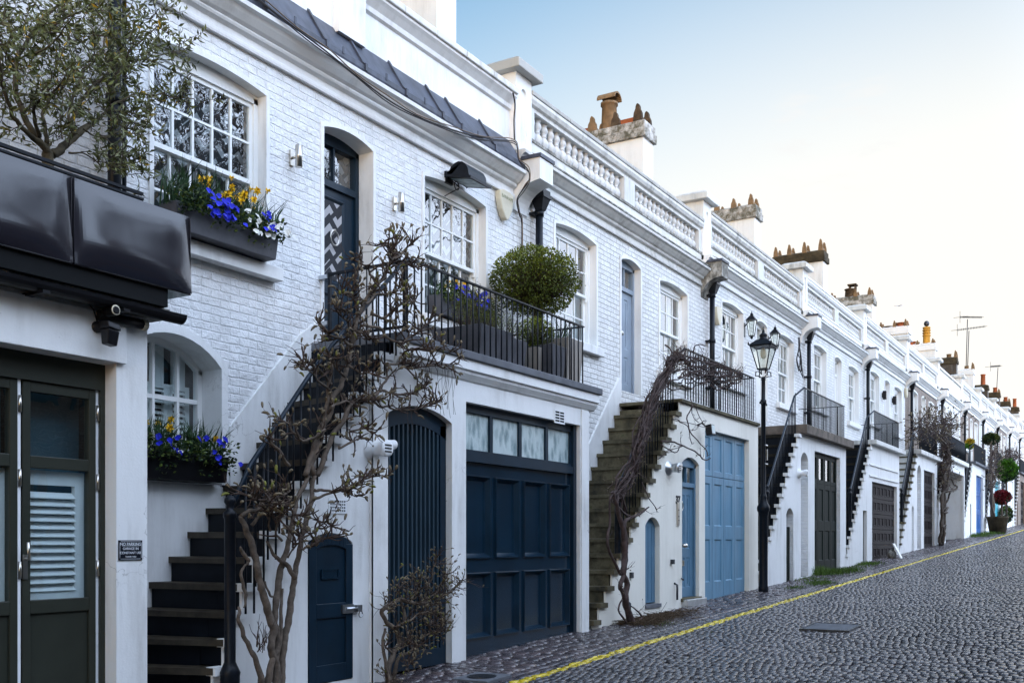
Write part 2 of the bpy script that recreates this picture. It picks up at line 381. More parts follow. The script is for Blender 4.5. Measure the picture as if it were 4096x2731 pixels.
# ------------------------------------------------------------------ facade kit
def arc_pts(x0, x1, zs, rise, n=12):
    w = (x1 - x0) / 2
    if rise <= 1e-4: return [(x0, zs), (x1, zs)]
    rr = (w * w + rise * rise) / (2 * rise); cx = (x0 + x1) / 2; cz = zs + rise - rr
    a = math.asin(min(1, w / rr))
    if rise > w: a = PI - a
    return [(cx + rr * math.sin(-a + 2 * a * i / n), cz + rr * math.cos(-a + 2 * a * i / n)) for i in range(n + 1)]
def arc_z(op, x):
    pts = op['arc']
    for (a, za), (b, zb) in zip(pts, pts[1:]):
        if a - 1e-6 <= x <= b + 1e-6: return za + (zb - za) * ((x - a) / max(1e-6, b - a))
    return op['zs']
def opening(x0, x1, z0, zs, rise=0.0): return dict(x0=x0, x1=x1, z0=z0, zs=zs, arc=arc_pts(x0, x1, zs, rise))
def wall_face(mb, x0, x1, z0, ztop, Y, ops=(), thick=.0):
    """front wall at Y with arched holes; ztop is a number or list of (x_from, z)"""
    if isinstance(ztop, (int, float)): ztop = [(x0, ztop)]
    zt = lambda x: [z for a, z in ztop if a <= x + 1e-6][-1] if any(a <= x + 1e-6 for a, z in ztop) else ztop[0][1]
    br = {x0, x1} | {a for a, z in ztop if x0 < a < x1}
    for o in ops:
        br |= {a for a, z in o['arc']} | {o['x0'], o['x1']}
    br = sorted(b for b in br if x0 - 1e-6 <= b <= x1 + 1e-6)
    prev = None
    for a, b in zip(br, br[1:]):
        if b - a < 1e-5: continue
        m = (a + b) / 2; t = zt(m); o = next((o for o in ops if o['x0'] < m < o['x1']), None)
        if o is None: mb.quad((a, Y, z0), (b, Y, z0), (b, Y, t), (a, Y, t))
        else:
            if o['z0'] > z0 + 1e-4: mb.quad((a, Y, z0), (b, Y, z0), (b, Y, o['z0']), (a, Y, o['z0']))
            mb.quad((a, Y, arc_z(o, a)), (b, Y, arc_z(o, b)), (b, Y, t), (a, Y, t))
        if thick:
            mb.quad((a, Y, t), (b, Y, t), (b, Y + thick, t), (a, Y + thick, t))
            if prev is not None and abs(prev - t) > 1e-4:
                lo, hi = min(prev, t), max(prev, t); mb.quad((a, Y, lo), (a, Y + thick, lo), (a, Y + thick, hi), (a, Y, hi))
        prev = t
    if thick:
        for xx in (x0, x1):
            t = zt(xx + (.001 if xx == x0 else -.001)); mb.quad((xx, Y, z0), (xx, Y + thick, z0), (xx, Y + thick, t), (xx, Y, t))
def reveal(mb, o, Y, dep, band=0.0, proud=.014, sill=True):
    """smooth rendered lining of an opening plus a slightly raised band round it"""
    path = [(o['x0'], o['z0'])] + o['arc'] + [(o['x1'], o['z0'])]
    yf = Y - (proud if band else 0)
    for (a, za), (b, zb) in zip(path, path[1:]):
        mb.quad((a, yf, za), (b, yf, zb), (b, Y + dep, zb), (a, Y + dep, za))
    if sill: mb.quad((o['x0'], Y, o['z0']), (o['x1'], Y, o['z0']), (o['x1'], Y + dep, o['z0']), (o['x0'], Y + dep, o['z0']))
    if band:
        n = len(path); out = []
        cx = (o['x0'] + o['x1']) / 2
        for i, (a, za) in enumerate(path):
            if i == 0: q = (a - band, za)
            elif i == n - 1: q = (a + band, za)
            elif i == 1: q = (a - band, za + band * .8)
            elif i == n - 2: q = (a + band, za + band * .8)
            else: q = (a + band * .12 * (1 if a > cx else -1), za + band)
            out.append(q)
        for i in range(n - 1):
            (a, za), (b, zb) = path[i], path[i + 1]; (c, zc), (d, zd) = out[i], out[i + 1]
            mb.quad((a, yf, za), (c, yf, zc), (d, yf, zd), (b, yf, zb))
            mb.quad((c, yf, zc), (c, Y + .002, zc), (d, Y + .002, zd), (d, yf, zd))
def arch_plate(mb, o, Y, z_low, inset=0.0, y2=None):
    """fills the top of an arched opening above z_low (a solid head)"""
    pts = [(x, max(z - inset, z_low + .001)) for x, z in o['arc']]
    poly = [(o['x0'], z_low)] + pts + [(o['x1'], z_low)]
    mb.prof_y(poly, Y, y2 if y2 else Y + .04)
def sash_window(root, o, Y=W, dep=.20, cols=4, rows=(2, 2), band=.07, sill=True, backing='room_teal', meet=.5, fw=.05, sill_h=.14, sill_out=.12, flat=False, simple_=False):
    x0, x1, z0, zs = o['x0'], o['x1'], o['z0'], o['zs']
    fr = MB(); yf = Y + dep - .02; top = zs - .02
    fr.box(x0, x0 + fw, yf, yf + .09, z0, top); fr.box(x1 - fw, x1, yf, yf + .09, z0, top)
    arch_plate(fr, o, yf, top - fw, 0, yf + .09); fr.box(x0 + fw, x1 - fw, yf, yf + .09, z0, z0 + .04)
    a, b, lo, hi = x0 + fw, x1 - fw, z0 + .04, top - fw; mz = lo + (hi - lo) * meet
    def sash(yy, za, zb, nr, horn):
        st = .042
        fr.box(a, a + st, yy, yy + .035, za, zb); fr.box(b - st, b, yy, yy + .035, za, zb)
        fr.box(a + st, b - st, yy, yy + .035, zb - st, zb); fr.box(a + st, b - st, yy, yy + .035, za, za + st)
        w = (b - a - 2 * st) / cols
        for i in range(1, cols): fr.box(a + st + w * i - .011, a + st + w * i + .011, yy + .004, yy + .028, za + st, zb - st)
        h = (zb - za - 2 * st) / nr
        for j in range(1, nr): fr.box(a + st, b - st, yy + .006, yy + .026, za + st + h * j - .011, za + st + h * j + .011)
        if horn:
            for xx in (a, b - .03): fr.box(xx, xx + .03, yy + .002, yy + .033, za - .05, za)
    sash(yf + .022, mz - .02, hi, rows[0], True); sash(yf + .06, lo, mz + .02, rows[1], False)
    w = fr.build('window', 'white_wood', root)
    p = MB(); p.quad((a, yf + .04, mz), (b, yf + .04, mz), (b, yf + .04, hi), (a, yf + .04, hi))
    p.quad((a, yf + .078, lo), (b, yf + .078, lo), (b, yf + .078, mz), (a, yf + .078, mz)); p.build('pane', 'window_glass', w)
    bk = MB(); yb = yf + .22 if backing != 'zigzag_blind' else yf + .16
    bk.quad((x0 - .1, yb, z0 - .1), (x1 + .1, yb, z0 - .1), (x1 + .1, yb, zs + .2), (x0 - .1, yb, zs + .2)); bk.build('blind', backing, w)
    if backing == 'room_teal':
        cu = MB()
        for s in (0, 1):
            n = 8; xa = (x0 if s == 0 else x1 - .26)
            for i in range(n):
                q0, q1 = xa + .26 * i / n, xa + .26 * (i + 1) / n; d0, d1 = .02 * (i % 2), .02 * ((i + 1) % 2)
                cu.quad((q0, yb - .05 + d0, z0), (q1, yb - .05 + d1, z0), (q1, yb - .05 + d1, zs), (q0, yb - .05 + d0, zs))
        cu.build('curtain', 'curtain', w)
    s = MB(); reveal(s, o, Y, dep + .02, band); s.build('surround', 'white_trim', w)
    if sill:
        s = MB(); s.prof_x([(Y + dep - .03, z0 + .012), (Y - sill_out, z0 - .015), (Y - sill_out, z0 - sill_h), (Y + .003, z0 - sill_h + .0), (Y + .003, z0 - .02), (Y + dep - .03, z0 - .02)], x0 - .12, x1 + .12)
        s.build('sill', 'white_trim', w, .006)
    return w
def paneled(mb, x0, x1, z0, z1, Y, cols, rows, rec=.018, mould=.022, proud=0.0, thick=.045, back=True):
    """framed leaf: stiles and rails at Y, sunk panels with sloped mouldings"""
    xs = [x0] + [v for c in cols for v in c] + [x1]; zs = [z0] + [v for r in rows for v in r] + [z1]
    for i in range(len(xs) - 1):
        for j in range(len(zs) - 1):
            a, b, c, d = xs[i], xs[i + 1], zs[j], zs[j + 1]
            if i % 2 and j % 2:
                rings = [(0, 0)] + ([(.006, -proud), (.016, -proud)] if proud else []) + [(mould + (.016 if proud else 0), rec)]
                for (i0, d0), (i1, d1) in zip(rings, rings[1:]):
                    A = [(a + i0, Y + d0, c + i0), (b - i0, Y + d0, c + i0), (b - i0, Y + d0, d - i0), (a + i0, Y + d0, d - i0)]
                    B = [(a + i1, Y + d1, c + i1), (b - i1, Y + d1, c + i1), (b - i1, Y + d1, d - i1), (a + i1, Y + d1, d - i1)]
                    for k in range(4): mb.quad(A[k], A[(k + 1) % 4], B[(k + 1) % 4], B[k])
                k = rings[-1][0]; mb.quad((a + k, Y + rec, c + k), (b - k, Y + rec, c + k), (b - k, Y + rec, d - k), (a + k, Y + rec, d - k))
            else: mb.quad((a, Y, c), (b, Y, c), (b, Y, d), (a, Y, d))
    for xx in (x0, x1): mb.quad((xx, Y, z0), (xx, Y + thick, z0), (xx, Y + thick, z1), (xx, Y, z1))
    mb.quad((x0, Y, z1), (x1, Y, z1), (x1, Y + thick, z1), (x0, Y + thick, z1)); mb.quad((x0, Y, z0), (x1, Y, z0), (x1, Y + thick, z0), (x0, Y + thick, z0))
def cornice_profile(zb, Y=W, sc=1.0):
    q = [(0, 0), (-.045, .0), (-.05, .02), (-.05, .045), (-.03, .06), (-.03, .115), (-.075, .135), (-.085, .155), (-.085, .17), (-.12, .19), (-.165, .235), (-.19, .27), (-.23, .28), (-.235, .32), (-.2, .335), (0, .345)]
    return [(Y + .002 + y * sc, zb + z * sc) for y, z in q]
BALU = [(r * 1.22, h) for r, h in [(.048, 0), (.048, .03), (.036, .04), (.052, .07), (.064, .11), (.060, .15), (.040, .19), (.030, .205), (.040, .215), (.040, .225), (.030, .235), (.044, .27), (.056, .30), (.048, .34), (.034, .365), (.046, .375), (.048, .40)]]
def baluster_mesh(mb, x, y, z, n=10): mb.lathe((x, y, z), BALU, n)
def pier_and_corbel(root, p, dz, mat='white_trim', dark=False):
    zb = 6.78 + dz; a, b, yf = p, p + .41, W - .07
    s = MB(); o = opening(a + .13, b - .13, zb + .28, zb + .84, .07); wall_face(s, a, b, zb - .05, zb + 1.08, yf, [o])
    reveal(s, o, yf, .03, 0); s.quad((a + .1, yf + .028, zb + .2), (b - .1, yf + .028, zb + .2), (b - .1, yf + .028, zb + 1.0), (a + .1, yf + .028, zb + 1.0))
    s.quad((a, yf, zb - .05), (a, yf + .42, zb - .05), (a, yf + .42, zb + 1.08), (a, yf, zb + 1.08)); s.quad((b, yf, zb - .05), (b, yf + .42, zb - .05), (b, yf + .42, zb + 1.08), (b, yf, zb + 1.08))
    s.quad((a, yf + .42, zb - .05), (b, yf + .42, zb - .05), (b, yf + .42, zb + 1.08), (a, yf + .42, zb + 1.08))
    pr = s.build('pier', mat, root)
    c = MB(); c.box(a - .12, b + .12, yf - .12, yf + .54, zb + 1.08, zb + 1.2); c.frustum((a + b) / 2, yf + .21, zb + 1.2, zb + 1.25, .325, .325, .25, .25)
    c.build('pier_cap', 'weathered_trim' if dz > .1 else 'grimy_coping', pr, .012)
    k = MB(); xa, xb = a + .03, b - .03; yf2 = W - .42
    prof = [(W + .01, zb - .10), (yf2, zb - .12), (yf2, zb - .40)]
    for i in range(1, 9):
        t = i / 8; prof.append((yf2 + .06 + .34 * math.sin(t * PI / 2) , zb - .40 - .33 * (1 - math.cos(t * PI / 2)) - .015))
    prof += [(W + .01, zb - .76)]
    k.prof_x(prof, xa, xb); cb = k.build('corbel', 'dirty_stone' if dark else mat, root)
    l = MB(); l.box(xa - .02, xb + .02, yf2 - .02, W + .004, zb - .115, zb - .07); l.build('lead_cap', 'lead', cb)
    return pr
def downpipe(root, x, ztop, zbot, dz=0, mat='black_iron', hopper=True):
    s = MB(); y = W - .11
    s.tube([(x, y, zbot), (x, y, ztop)], .052, 10)
    for z in (ztop - .02, ztop - .9, ztop - 1.8):
        if z > zbot: s.lathe((x, y, z - .05), [(.066, 0), (.066, .07)], 10); s.box(x - .09, x + .09, y + .03, W, z - .03, z)
    if hopper:
        s.frustum(x, y - .02, ztop, ztop + .16, .05, .05, .10, .10); s.box(x - .115, x + .115, y - .135, y + .09, ztop + .16, ztop + .21)
        s.box(x - .10, x + .10, y - .12, y + .08, ztop + .21, ztop + .27); s.tube([(x, y, ztop + .25), (x, y + .03, ztop + .38)], .05, 8)
    return s.build('downpipe', mat, root)
def chimney(root, p, ztop, kind='white', pots='fins', cap=.33):
    x0, x1, y0, y1 = p - .17, p + .30, 8.2, 9.75
    s = MB(); s.box(x0, x1, y0, y1, 6.5, ztop - cap)
    ch = s.build('chimney', 'white_render' if kind != 'brick' else 'dark_brick', root)
    c = MB(); m = .06
    c.box(x0 - m, x1 + m, y0 - m, y1 + m, ztop - cap, ztop - cap * .45); c.box(x0 - m * .6, x1 + m * .6, y0 - m * .6, y1 + m * .6, ztop - cap * .45, ztop)
    c.frustum((x0 + x1) / 2, (y0 + y1) / 2, ztop, ztop + .06, .24, .78, .12, .62)
    c.build('chimney_cap', {'white': 'chimney_cap', 'dark': 'dark_cap', 'clean': 'white_render', 'brick': 'dark_cap'}[kind], ch, .015)
    xc = (x0 + x1) / 2; z = ztop + .02
    def fin(y, h, w=.085, mat='ochre_clay'):
        h = h * .62; w = max(w, .075)
        f = MB(); prof = [(y - w, z - .05)]
        for i in range(7):
            t = PI * i / 6; prof.append((y - w * .45 * math.cos(t), z + h - w + w * math.sin(t)))
        prof.append((y + w, z - .05)); prof = [(y - w, z - .05), (y - w * .8, z + h * .45)] + prof[1:-1] + [(y + w * .8, z + h * .45), (y + w, z - .05)]
        f.prof_x(prof, x0 - .02, x0 + .06); f.prof_x(prof, x1 - .06, x1 + .02)
        f.box(x0 + .06, x1 - .06, y - .03, y + .03, z - .02, z + h * .35); f.build('chimney_fin', mat, ch)
    def pot(y, h, r, mat, top=None):
        q = MB(); q.lathe((xc, y, z - .03), [(r * 1.05, 0), (r, .04), (r * .88, h * .9), (r * 1.05, h * .92), (r * 1.05, h), (r * .7, h), (r * .65, h - .06)], 14); q.build('chimney_pot', mat, ch)
        if top == 'tee':
            q = MB(); hp = []
            for i in range(11):
                t = PI * i / 10; hp.append((xc - .17 * math.cos(t), z + h + .015 + .15 * math.sin(t)))
            hp += [(xx * .88 + xc * .12, (zz - z - h) * .8 + z + h) for xx, zz in hp[::-1]]
            q.prof_y(hp, y - .2, y + .2); q.build('cowl', mat, ch)
        if top == 'ball':
            q = MB(); q.ellipsoid((xc, y, z + h + .14), (.13, .13, .14), 12, 8)
            q.build('cowl', 'wet_iron', ch)
            q = MB()
            for hh in (.45, .6, .75): q.lathe((xc, y, z + h * hh), [(r * 1.12, 0), (r * 1.12, .05)], 14)
            q.build('pot_band', mat, ch)
        if top == 'hood':
            q = MB(); q.box(xc - .16, xc + .16, y - .16, y + .16, z + h + .14, z + h + .19)
            for sx in (-1, 1):
                for sy in (-1, 1): q.box(xc + sx * .1 - .02, xc + sx * .1 + .02, y + sy * .1 - .02, y + sy * .1 + .02, z + h - .02, z + h + .14)
            q.build('cowl', mat, ch)
    if pots == 'tee':
        for i, (y, h) in enumerate(((8.32, .52), (8.80, .42), (9.32, .46), (9.70, .36))): fin(y, h, .10, 'sooty_clay' if i < 2 else 'ochre_clay')
        pot(9.05, .6, .17, 'ochre_clay', 'tee')
        for ya, yb in ((8.42, 8.72), (9.4, 9.66)): r = MB(); r.box(xc - .18, xc + .18, ya, yb, z, z + .1); r.build('ridge_tile', 'terracotta', ch)
    elif pots == 'fins':
        for y, h in ((8.3, .42), (8.75, .36), (9.2, .34), (9.62, .34)): fin(y, h, .07)
    elif pots == 'tallfins':
        for y, h in ((8.28, .55), (8.78, .52), (9.25, .5), (9.68, .48)): fin(y, h, .075, 'ochre_clay')
    elif pots == 'hoop':
        fin(8.3, .42, .06); fin(8.8, .4, .06); fin(9.65, .36, .06)
        pot(9.05, .36, .19, 'sooty_clay'); pot(8.95, .3, .14, 'sooty_clay', 'hood')
    elif pots == 'bowls':
        for y, h in ((8.3, .45), (8.75, .42), (9.3, .4)): fin(y, h, .05)
        pot(8.52, .2, .2, 'terracotta'); pot(9.05, .1, .2, 'sooty_clay')
    elif pots == 'ball':
        fin(8.3, .35, .05); fin(9.0, .3, .05); fin(9.62, .4, .05)
        pot(8.62, .85, .17, 'yellow_clay', 'ball'); pot(9.3, .2, .2, 'terracotta')
    elif pots == 'plain':
        pot(8.6, .25, .13, 'ochre_clay'); fin(8.25, .6, .05, 'ochre_clay'); pot(9.5, .3, .15, 'sooty_clay', 'hood')
    elif pots == 'pair':
        pot(8.5, .75, .15, 'terracotta'); pot(9.2, .7, .17, 'terracotta')
    elif pots == 'mix':
        pot(8.5, .4, .15, 'terracotta'); fin(8.25, .4, .05); pot(9.1, .28, .17, 'ochre_clay'); fin(9.6, .4, .05)
    elif pots == 'none':
        fin(8.3, .45, .05)
    return ch
# ------------------------------------------------------------------ stairs, landing, railing
def stairs(root, xl, zl, n, going, riser, ystr, tread_m, body_m, x_lim=None, over=.05, nose_m=None, flare=None, ybody=None):
    """flight rising towards +X; flare(z) -> (x at the wall, x at the street end) for treads that splay"""
    b = MB(); tr = []; q = []; yb = ystr + .27 if ybody is None else ybody; y0s = ystr - over
    fx = flare or (lambda z: (xl - (zl - z) / riser * going,) * 2)
    for k in range(n + 2):
        z = zl - riser * k; q.append((fx(z), z))
    for k in range(1, n + 1):
        (xw, xo), z = q[k]; (pw, po), _ = q[k - 1]
        if x_lim is not None and xo < x_lim: break
        b.hexa([(xo, yb, gz(xo) - .3), (po, yb, gz(xo) - .3), (pw, W - .004, gz(xo) - .3), (xw, W - .004, gz(xo) - .3), (xo, yb, z - .055), (po, yb, z - .055), (pw, W - .004, z - .055), (xw, W - .004, z - .055)])
        if ybody is None: b.hexa([(xo + .002, ystr + .03, z - riser), (po, ystr + .03, z - riser), (po, yb - .001, z - riser), (xo + .002, yb - .001, z - riser), (xo + .002, ystr + .03, z - .056), (po, ystr + .03, z - .056), (po, yb - .001, z - .056), (xo + .002, yb - .001, z - .056)])
        tr.append((xo, z))
    b.box(xl, xl + .3, yb, W - .004, zl - .6, zl - .12)
    st = b.build('staircase', body_m, root)
    for i in range(len(tr)):
        (xw, xo), z = q[i + 1]; (pw, po), _ = q[i]
        t = MB(); nn = 6
        for j in range(nn):       # worn, slightly dished nosing
            ya, yc = y0s + (W - .004 - y0s) * j / nn, y0s + (W - .004 - y0s) * (j + 1) / nn
            f = lambda y: -.014 * math.sin(PI * (y - y0s) / (W - y0s)) * (0.6 + .5 * math.sin(i * 2.3))
            X = lambda a, c, y: a + (c - a) * (y - y0s) / (W - .004 - y0s)
            t.hexa([(X(xo, xw, ya) - .03, ya, z - .055), (X(po, pw, ya), ya, z - .055), (X(po, pw, yc), yc, z - .055), (X(xo, xw, yc) - .03, yc, z - .055),
                    (X(xo, xw, ya) - .03, ya, z + f(ya)), (X(po, pw, ya), ya, z), (X(po, pw, yc), yc, z), (X(xo, xw, yc) - .03, yc, z + f(yc))])
        t.build('tread', tread_m, st)
        if nose_m:
            e = MB(); e.box(xo - .035, po - .012, y0s - .012, ystr + .04, z - .062, z + .004); e.build('tread_end', nose_m, st)
    return tr
def railing(name_label, xl, zl, xr, ytop, h, stair=None, ret=True, gate=False, solid=True, sp=.112, y=5.98, x_root=None, merge=False, mat='black_iron', rail_mat=None, stair_rail='blue_black_iron', rail_path=None, sy=6.13, group='iron railings along the balconies'):
    root = thing('balcony_railing', (xl, y, zl), name_label, 'railing', group)
    hr = MB(); t = zl + h
    hr.box(xl - .02, xr + .02, y - .02, y + .02, t - .012, t + .004)
    if ret:
        hr.box(xr - .018, xr + .018, y + .02, W, t - .012, t + .003)
    hr.build('top_rail', mat, root)
    lo = MB(); lo.box(xl, xr, y - .012, y + .012, zl + .07, zl + .085)
    n = int((xr - xl) / sp)
    proto = None; bars = MB()
    def bar(x, yy, z0, z1, r=.0095):
        nonlocal proto
        if merge:
            bars.tube([(x, yy, z0), (x, yy, z1)], r, 4); return
        m = MB(); m.tube([(x, yy, z0), (x, yy, z1)], r, 6)
        return m.build('baluster', mat, root)
    sbar = bar
    first = None
    for i in range(n + 1):
        x = xl + (xr - xl) * i / n
        if merge: bar(x, y, zl, t)
        elif first is None: first = bar(x, y, zl, t)
        else: dup(first, root, (x - xl, 0, 0))
    if ret:
        m = int((W - y) / .16)
        for i in range(1, m + 1):
            yy = y + (W - y) * i / (m + 1)
            if merge: bar(xr, yy, zl, t)
            else: dup(first, root, (xr - xl, yy - y, 0))
    if stair:
        tr, newel_k = stair
        pts = [(x, z) for x, z in tr[:newel_k]]
        s = MB(); dzr = h + .02
        xb, zb = pts[-1]
        path = [(xl, y, t)] + [(x + .05, sy, z + dzr) for x, z in pts] + [(xb - .05, sy, zb + dzr - .10)]
        if rail_path: path = [(xl, y, t)] + [(a, sy, c) for a, c in rail_path]; dzr = None
        s.tube(path, .021, 8); s.build('stair_rail', stair_rail, root)
        def rz(x):
            for (xa, _, za), (xc, _, zc) in zip(path, path[1:]):
                if xc <= x <= xa: return zc + (za - zc) * (x - xc) / max(1e-6, xa - xc)
            return path[-1][2] if x < path[-1][0] else path[0][2]
        for x, z in pts:
            for dx in (.04, .13): sbar(x + dx, sy, z - .02, rz(x + dx))
        nx, nz = path[-1][0] - .01, path[-1][2]
        q = MB(); g = gz(nx) - .1
        q.lathe((nx, sy, g), [(.075, 0), (.075, .45), (.08, .48), (.062, .52), (.044, .56), (.044, nz - g - .08), (.053, nz - g - .06), (.053, nz - g - .03), (.03, nz - g - .01), (.028, nz - g + .02), (.045, nz - g + .05), (.042, nz - g + .08), (.012, nz - g + .105)], 14)
        q.build('newel_post', mat, root)
    if merge:
        o = bars.build('baluster', mat, root); tag(o, kind='stuff')
    if gate:
        g = MB(); gx = xl + .02
        g.box(gx - .015, gx + .015, y + .03, W - .12, t - .03, t - .005); g.box(gx - .012, gx + .012, y + .03, W - .12, zl + .07, zl + .095)
        for yy in (y + .03, W - .14): g.box(gx - .016, gx + .016, yy, yy + .03, zl + .03, t)
        for i in range(1, 8): g.tube([(gx, y + .03 + (W - .15 - y) * i / 8, zl + .08), (gx, y + .03 + (W - .15 - y) * i / 8, t - .02)], .008, 6)
        pts = [(gx, y + .05 + .05 * math.cos(0), t)]
        gt = g.build('gate', mat, root)
        for za in (t - .06, zl + .2): c = MB(); c.box(gx - .03, gx + .03, W - .115, W - .003, za, za + .04); c.build('hinge', 'galvanised', gt)
    return root
# ------------------------------------------------------------------ front block kit
def front_block(root, xb, xl, xe, zl, tr, ops_str=(), ops_blk=(), ystr=E, yblk=E, mat='white_render', xsplit=None, ztop=None, riser=.21):
    """rendered block below the landing: stepped string wall (xb..xsplit) and plain block (xsplit..xe)"""
    xsplit = xl if xsplit is None else xsplit
    ztop = zl - .09 if ztop is None else ztop
    steps = sorted((x, z - .058) for x, z in tr)
    s = MB(); zs = [(x, z) for x, z in steps]
    top_str = [(a, z) for a, z in zs if a < xsplit]
    if xsplit > xl: top_str.append((xl, ztop))
    wall_face(s, xb, xsplit, gz(xb) - .3, top_str, ystr, ops_str, thick=.028)
    top_blk = [(a, z) for a, z in zs if a >= xsplit]; base = [z for a, z in zs if a < xsplit]
    if xsplit < xl: top_blk = [(xsplit, base[-1])] + top_blk + [(xl, ztop)]
    else: top_blk = [(xsplit, ztop)]
    wall_face(s, xsplit, xe, gz(xsplit) - .3, top_blk, yblk, ops_blk, thick=.02)
    s.quad((xe, yblk, gz(xe) - .3), (xe, W, gz(xe) - .3), (xe, W, ztop), (xe, yblk, ztop))
    if ystr != yblk: s.box(xsplit, xsplit + .02, yblk + .001, ystr + .05, gz(xsplit) - .3, ztop - .3)
    w = s.build('front_block', mat, root)
    return w
def slab(root, xl, xr, zl, th, mat, yf=5.93, ragged=False):
    s = MB(); s.box(xl - .02, xr, yf, W - .003, zl - th, zl)
    return s.build('balcony_slab', mat, root, .01)
def main_wall(root, x0, x1, ops, ztop, mat, zlow=None):
    s = MB(); wall_face(s, x0, x1, gz(x0) - .3 if zlow is None else zlow, ztop, W, ops)
    return s.build('wall', mat, root)
def roof_box(root, x0, x1, z):
    s = MB(); s.box(x0, x1, W + .5, W + 7, z - .25, z); s.box(x0, x1, W + 6.7, W + 7, gz(x0) - .3, z - .25)
    return s.build('roof', 'lead', root)
def balustrade(root, a, b, dz, n_each, mid, individual=True, mat='weathered_trim', bmat='shaded_paint'):
    z0, y = 6.90 + dz, W
    s = MB(); s.box(a, b, y - .03, y + .22, z0, z0 + .22)
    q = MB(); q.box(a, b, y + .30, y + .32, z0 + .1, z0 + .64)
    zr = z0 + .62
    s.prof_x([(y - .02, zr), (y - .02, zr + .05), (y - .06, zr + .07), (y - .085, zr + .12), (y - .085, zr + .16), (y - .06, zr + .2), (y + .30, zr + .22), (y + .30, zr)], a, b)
    bl = s.build('balustrade', mat, root); q.build('parapet_back', 'shade_backing', bl)
    s = MB(); n = 6
    for i in range(n): s.box(a + (b - a) * i / n + .003, a + (b - a) * (i + 1) / n - .003, y - .095, y + .31, zr + .175, zr + .235)
    s.build('coping', 'grimy_coping' if dz < .3 else mat, bl, .01)
    s = MB(); s.box(a, b, y - .045, y - .0305, z0 + .185, z0 + .226); s.build('plinth_edge', 'dirty_stone' if dz < .3 else mat, bl)
    for ka, kb in [(m - .2, m + .2) for m in mid] + [(a + .001, a + .14), (b - .14, b - .001)]:
        q = MB(); q.box(ka, kb, y - .033, y + .196, z0 + .222, zr - .001); q.build('pedestal', bmat, bl)
    segs = []; cur = a + .14
    for m in mid: segs.append((cur, m - .2)); cur = m + .2
    segs.append((cur, b - .14)); first = None; allb = MB()
    for u, v in segs:
        for i in range(n_each):
            x = u + (v - u) * (i + .5) / n_each
            if not individual: baluster_mesh(allb, x, y + .085, z0 + .22, 8); continue
            if first is None:
                t = MB(); baluster_mesh(t, x, y + .085, z0 + .22, 12); first = t.build('baluster', bmat, bl); fx = x
            else: dup(first, bl, (x - fx, 0, 0))
    if not individual: tag(allb.build('baluster', bmat, bl), kind='stuff')
    return bl
def strip_course(root, a, b, dz, mat='dirty_stone'):
    s = MB(); n = 9
    for i in range(n):
        x0, x1 = a + (b - a) * i / n, a + (b - a) * (i + 1) / n; j = ru(-.006, .006)
        s.prof_x([(W - .19 + j, 6.83 + dz), (W - .19 + j, 6.85 + dz), (W - .03, 6.93 + dz), (W - .0, 6.93 + dz), (W, 6.83 + dz)], x0 + .004, x1 - .004)
    return s.build('blocking_course', mat, root)
def cornice(root, a, b, zb, sc=1.0, mat='white_trim'):
    s = MB(); s.prof_x(cornice_profile(zb, W, sc), a, b); return s.build('cornice', mat, root)
# ------------------------------------------------------------------ joinery
def knob(parent, x, y, z, mat='steel', r=.035):
    m = MB(); m.lathe((x, y, z), [(.018, 0), (.014, -.03), (r * .8, -.04), (r, -.06), (r * .7, -.085), (.004, -.092)], 12, 'y'); return m.build('handle', mat, parent)
def ring_knocker(parent, x, y, z, r=.05, mat='steel'):
    m = MB(); m.tube([(x + r * math.cos(2 * PI * i / 16), y - .025, z + r * 1.2 * math.sin(2 * PI * i / 16)) for i in range(17)], .008, 6, False)
    m.lathe((x, y, z + r * 1.2), [(.02, 0), (.018, -.035), (.004, -.04)], 10, 'y'); return m.build('knocker', mat, parent)
def letter_plate(parent, x, y, z, mat='steel', w=.13):
    m = MB(); m.box(x - w, x + w, y - .012, y, z - .045, z - .033); m.box(x - w, x + w, y - .012, y, z + .033, z + .045); m.box(x - w, x - w + .012, y - .012, y, z - .033, z + .033); m.box(x + w - .012, x + w, y - .012, y, z - .033, z + .033)
    m.box(x - w + .012, x + w - .012, y - .004, y, z - .033, z + .033)
    return m.build('letter_plate', mat, parent)
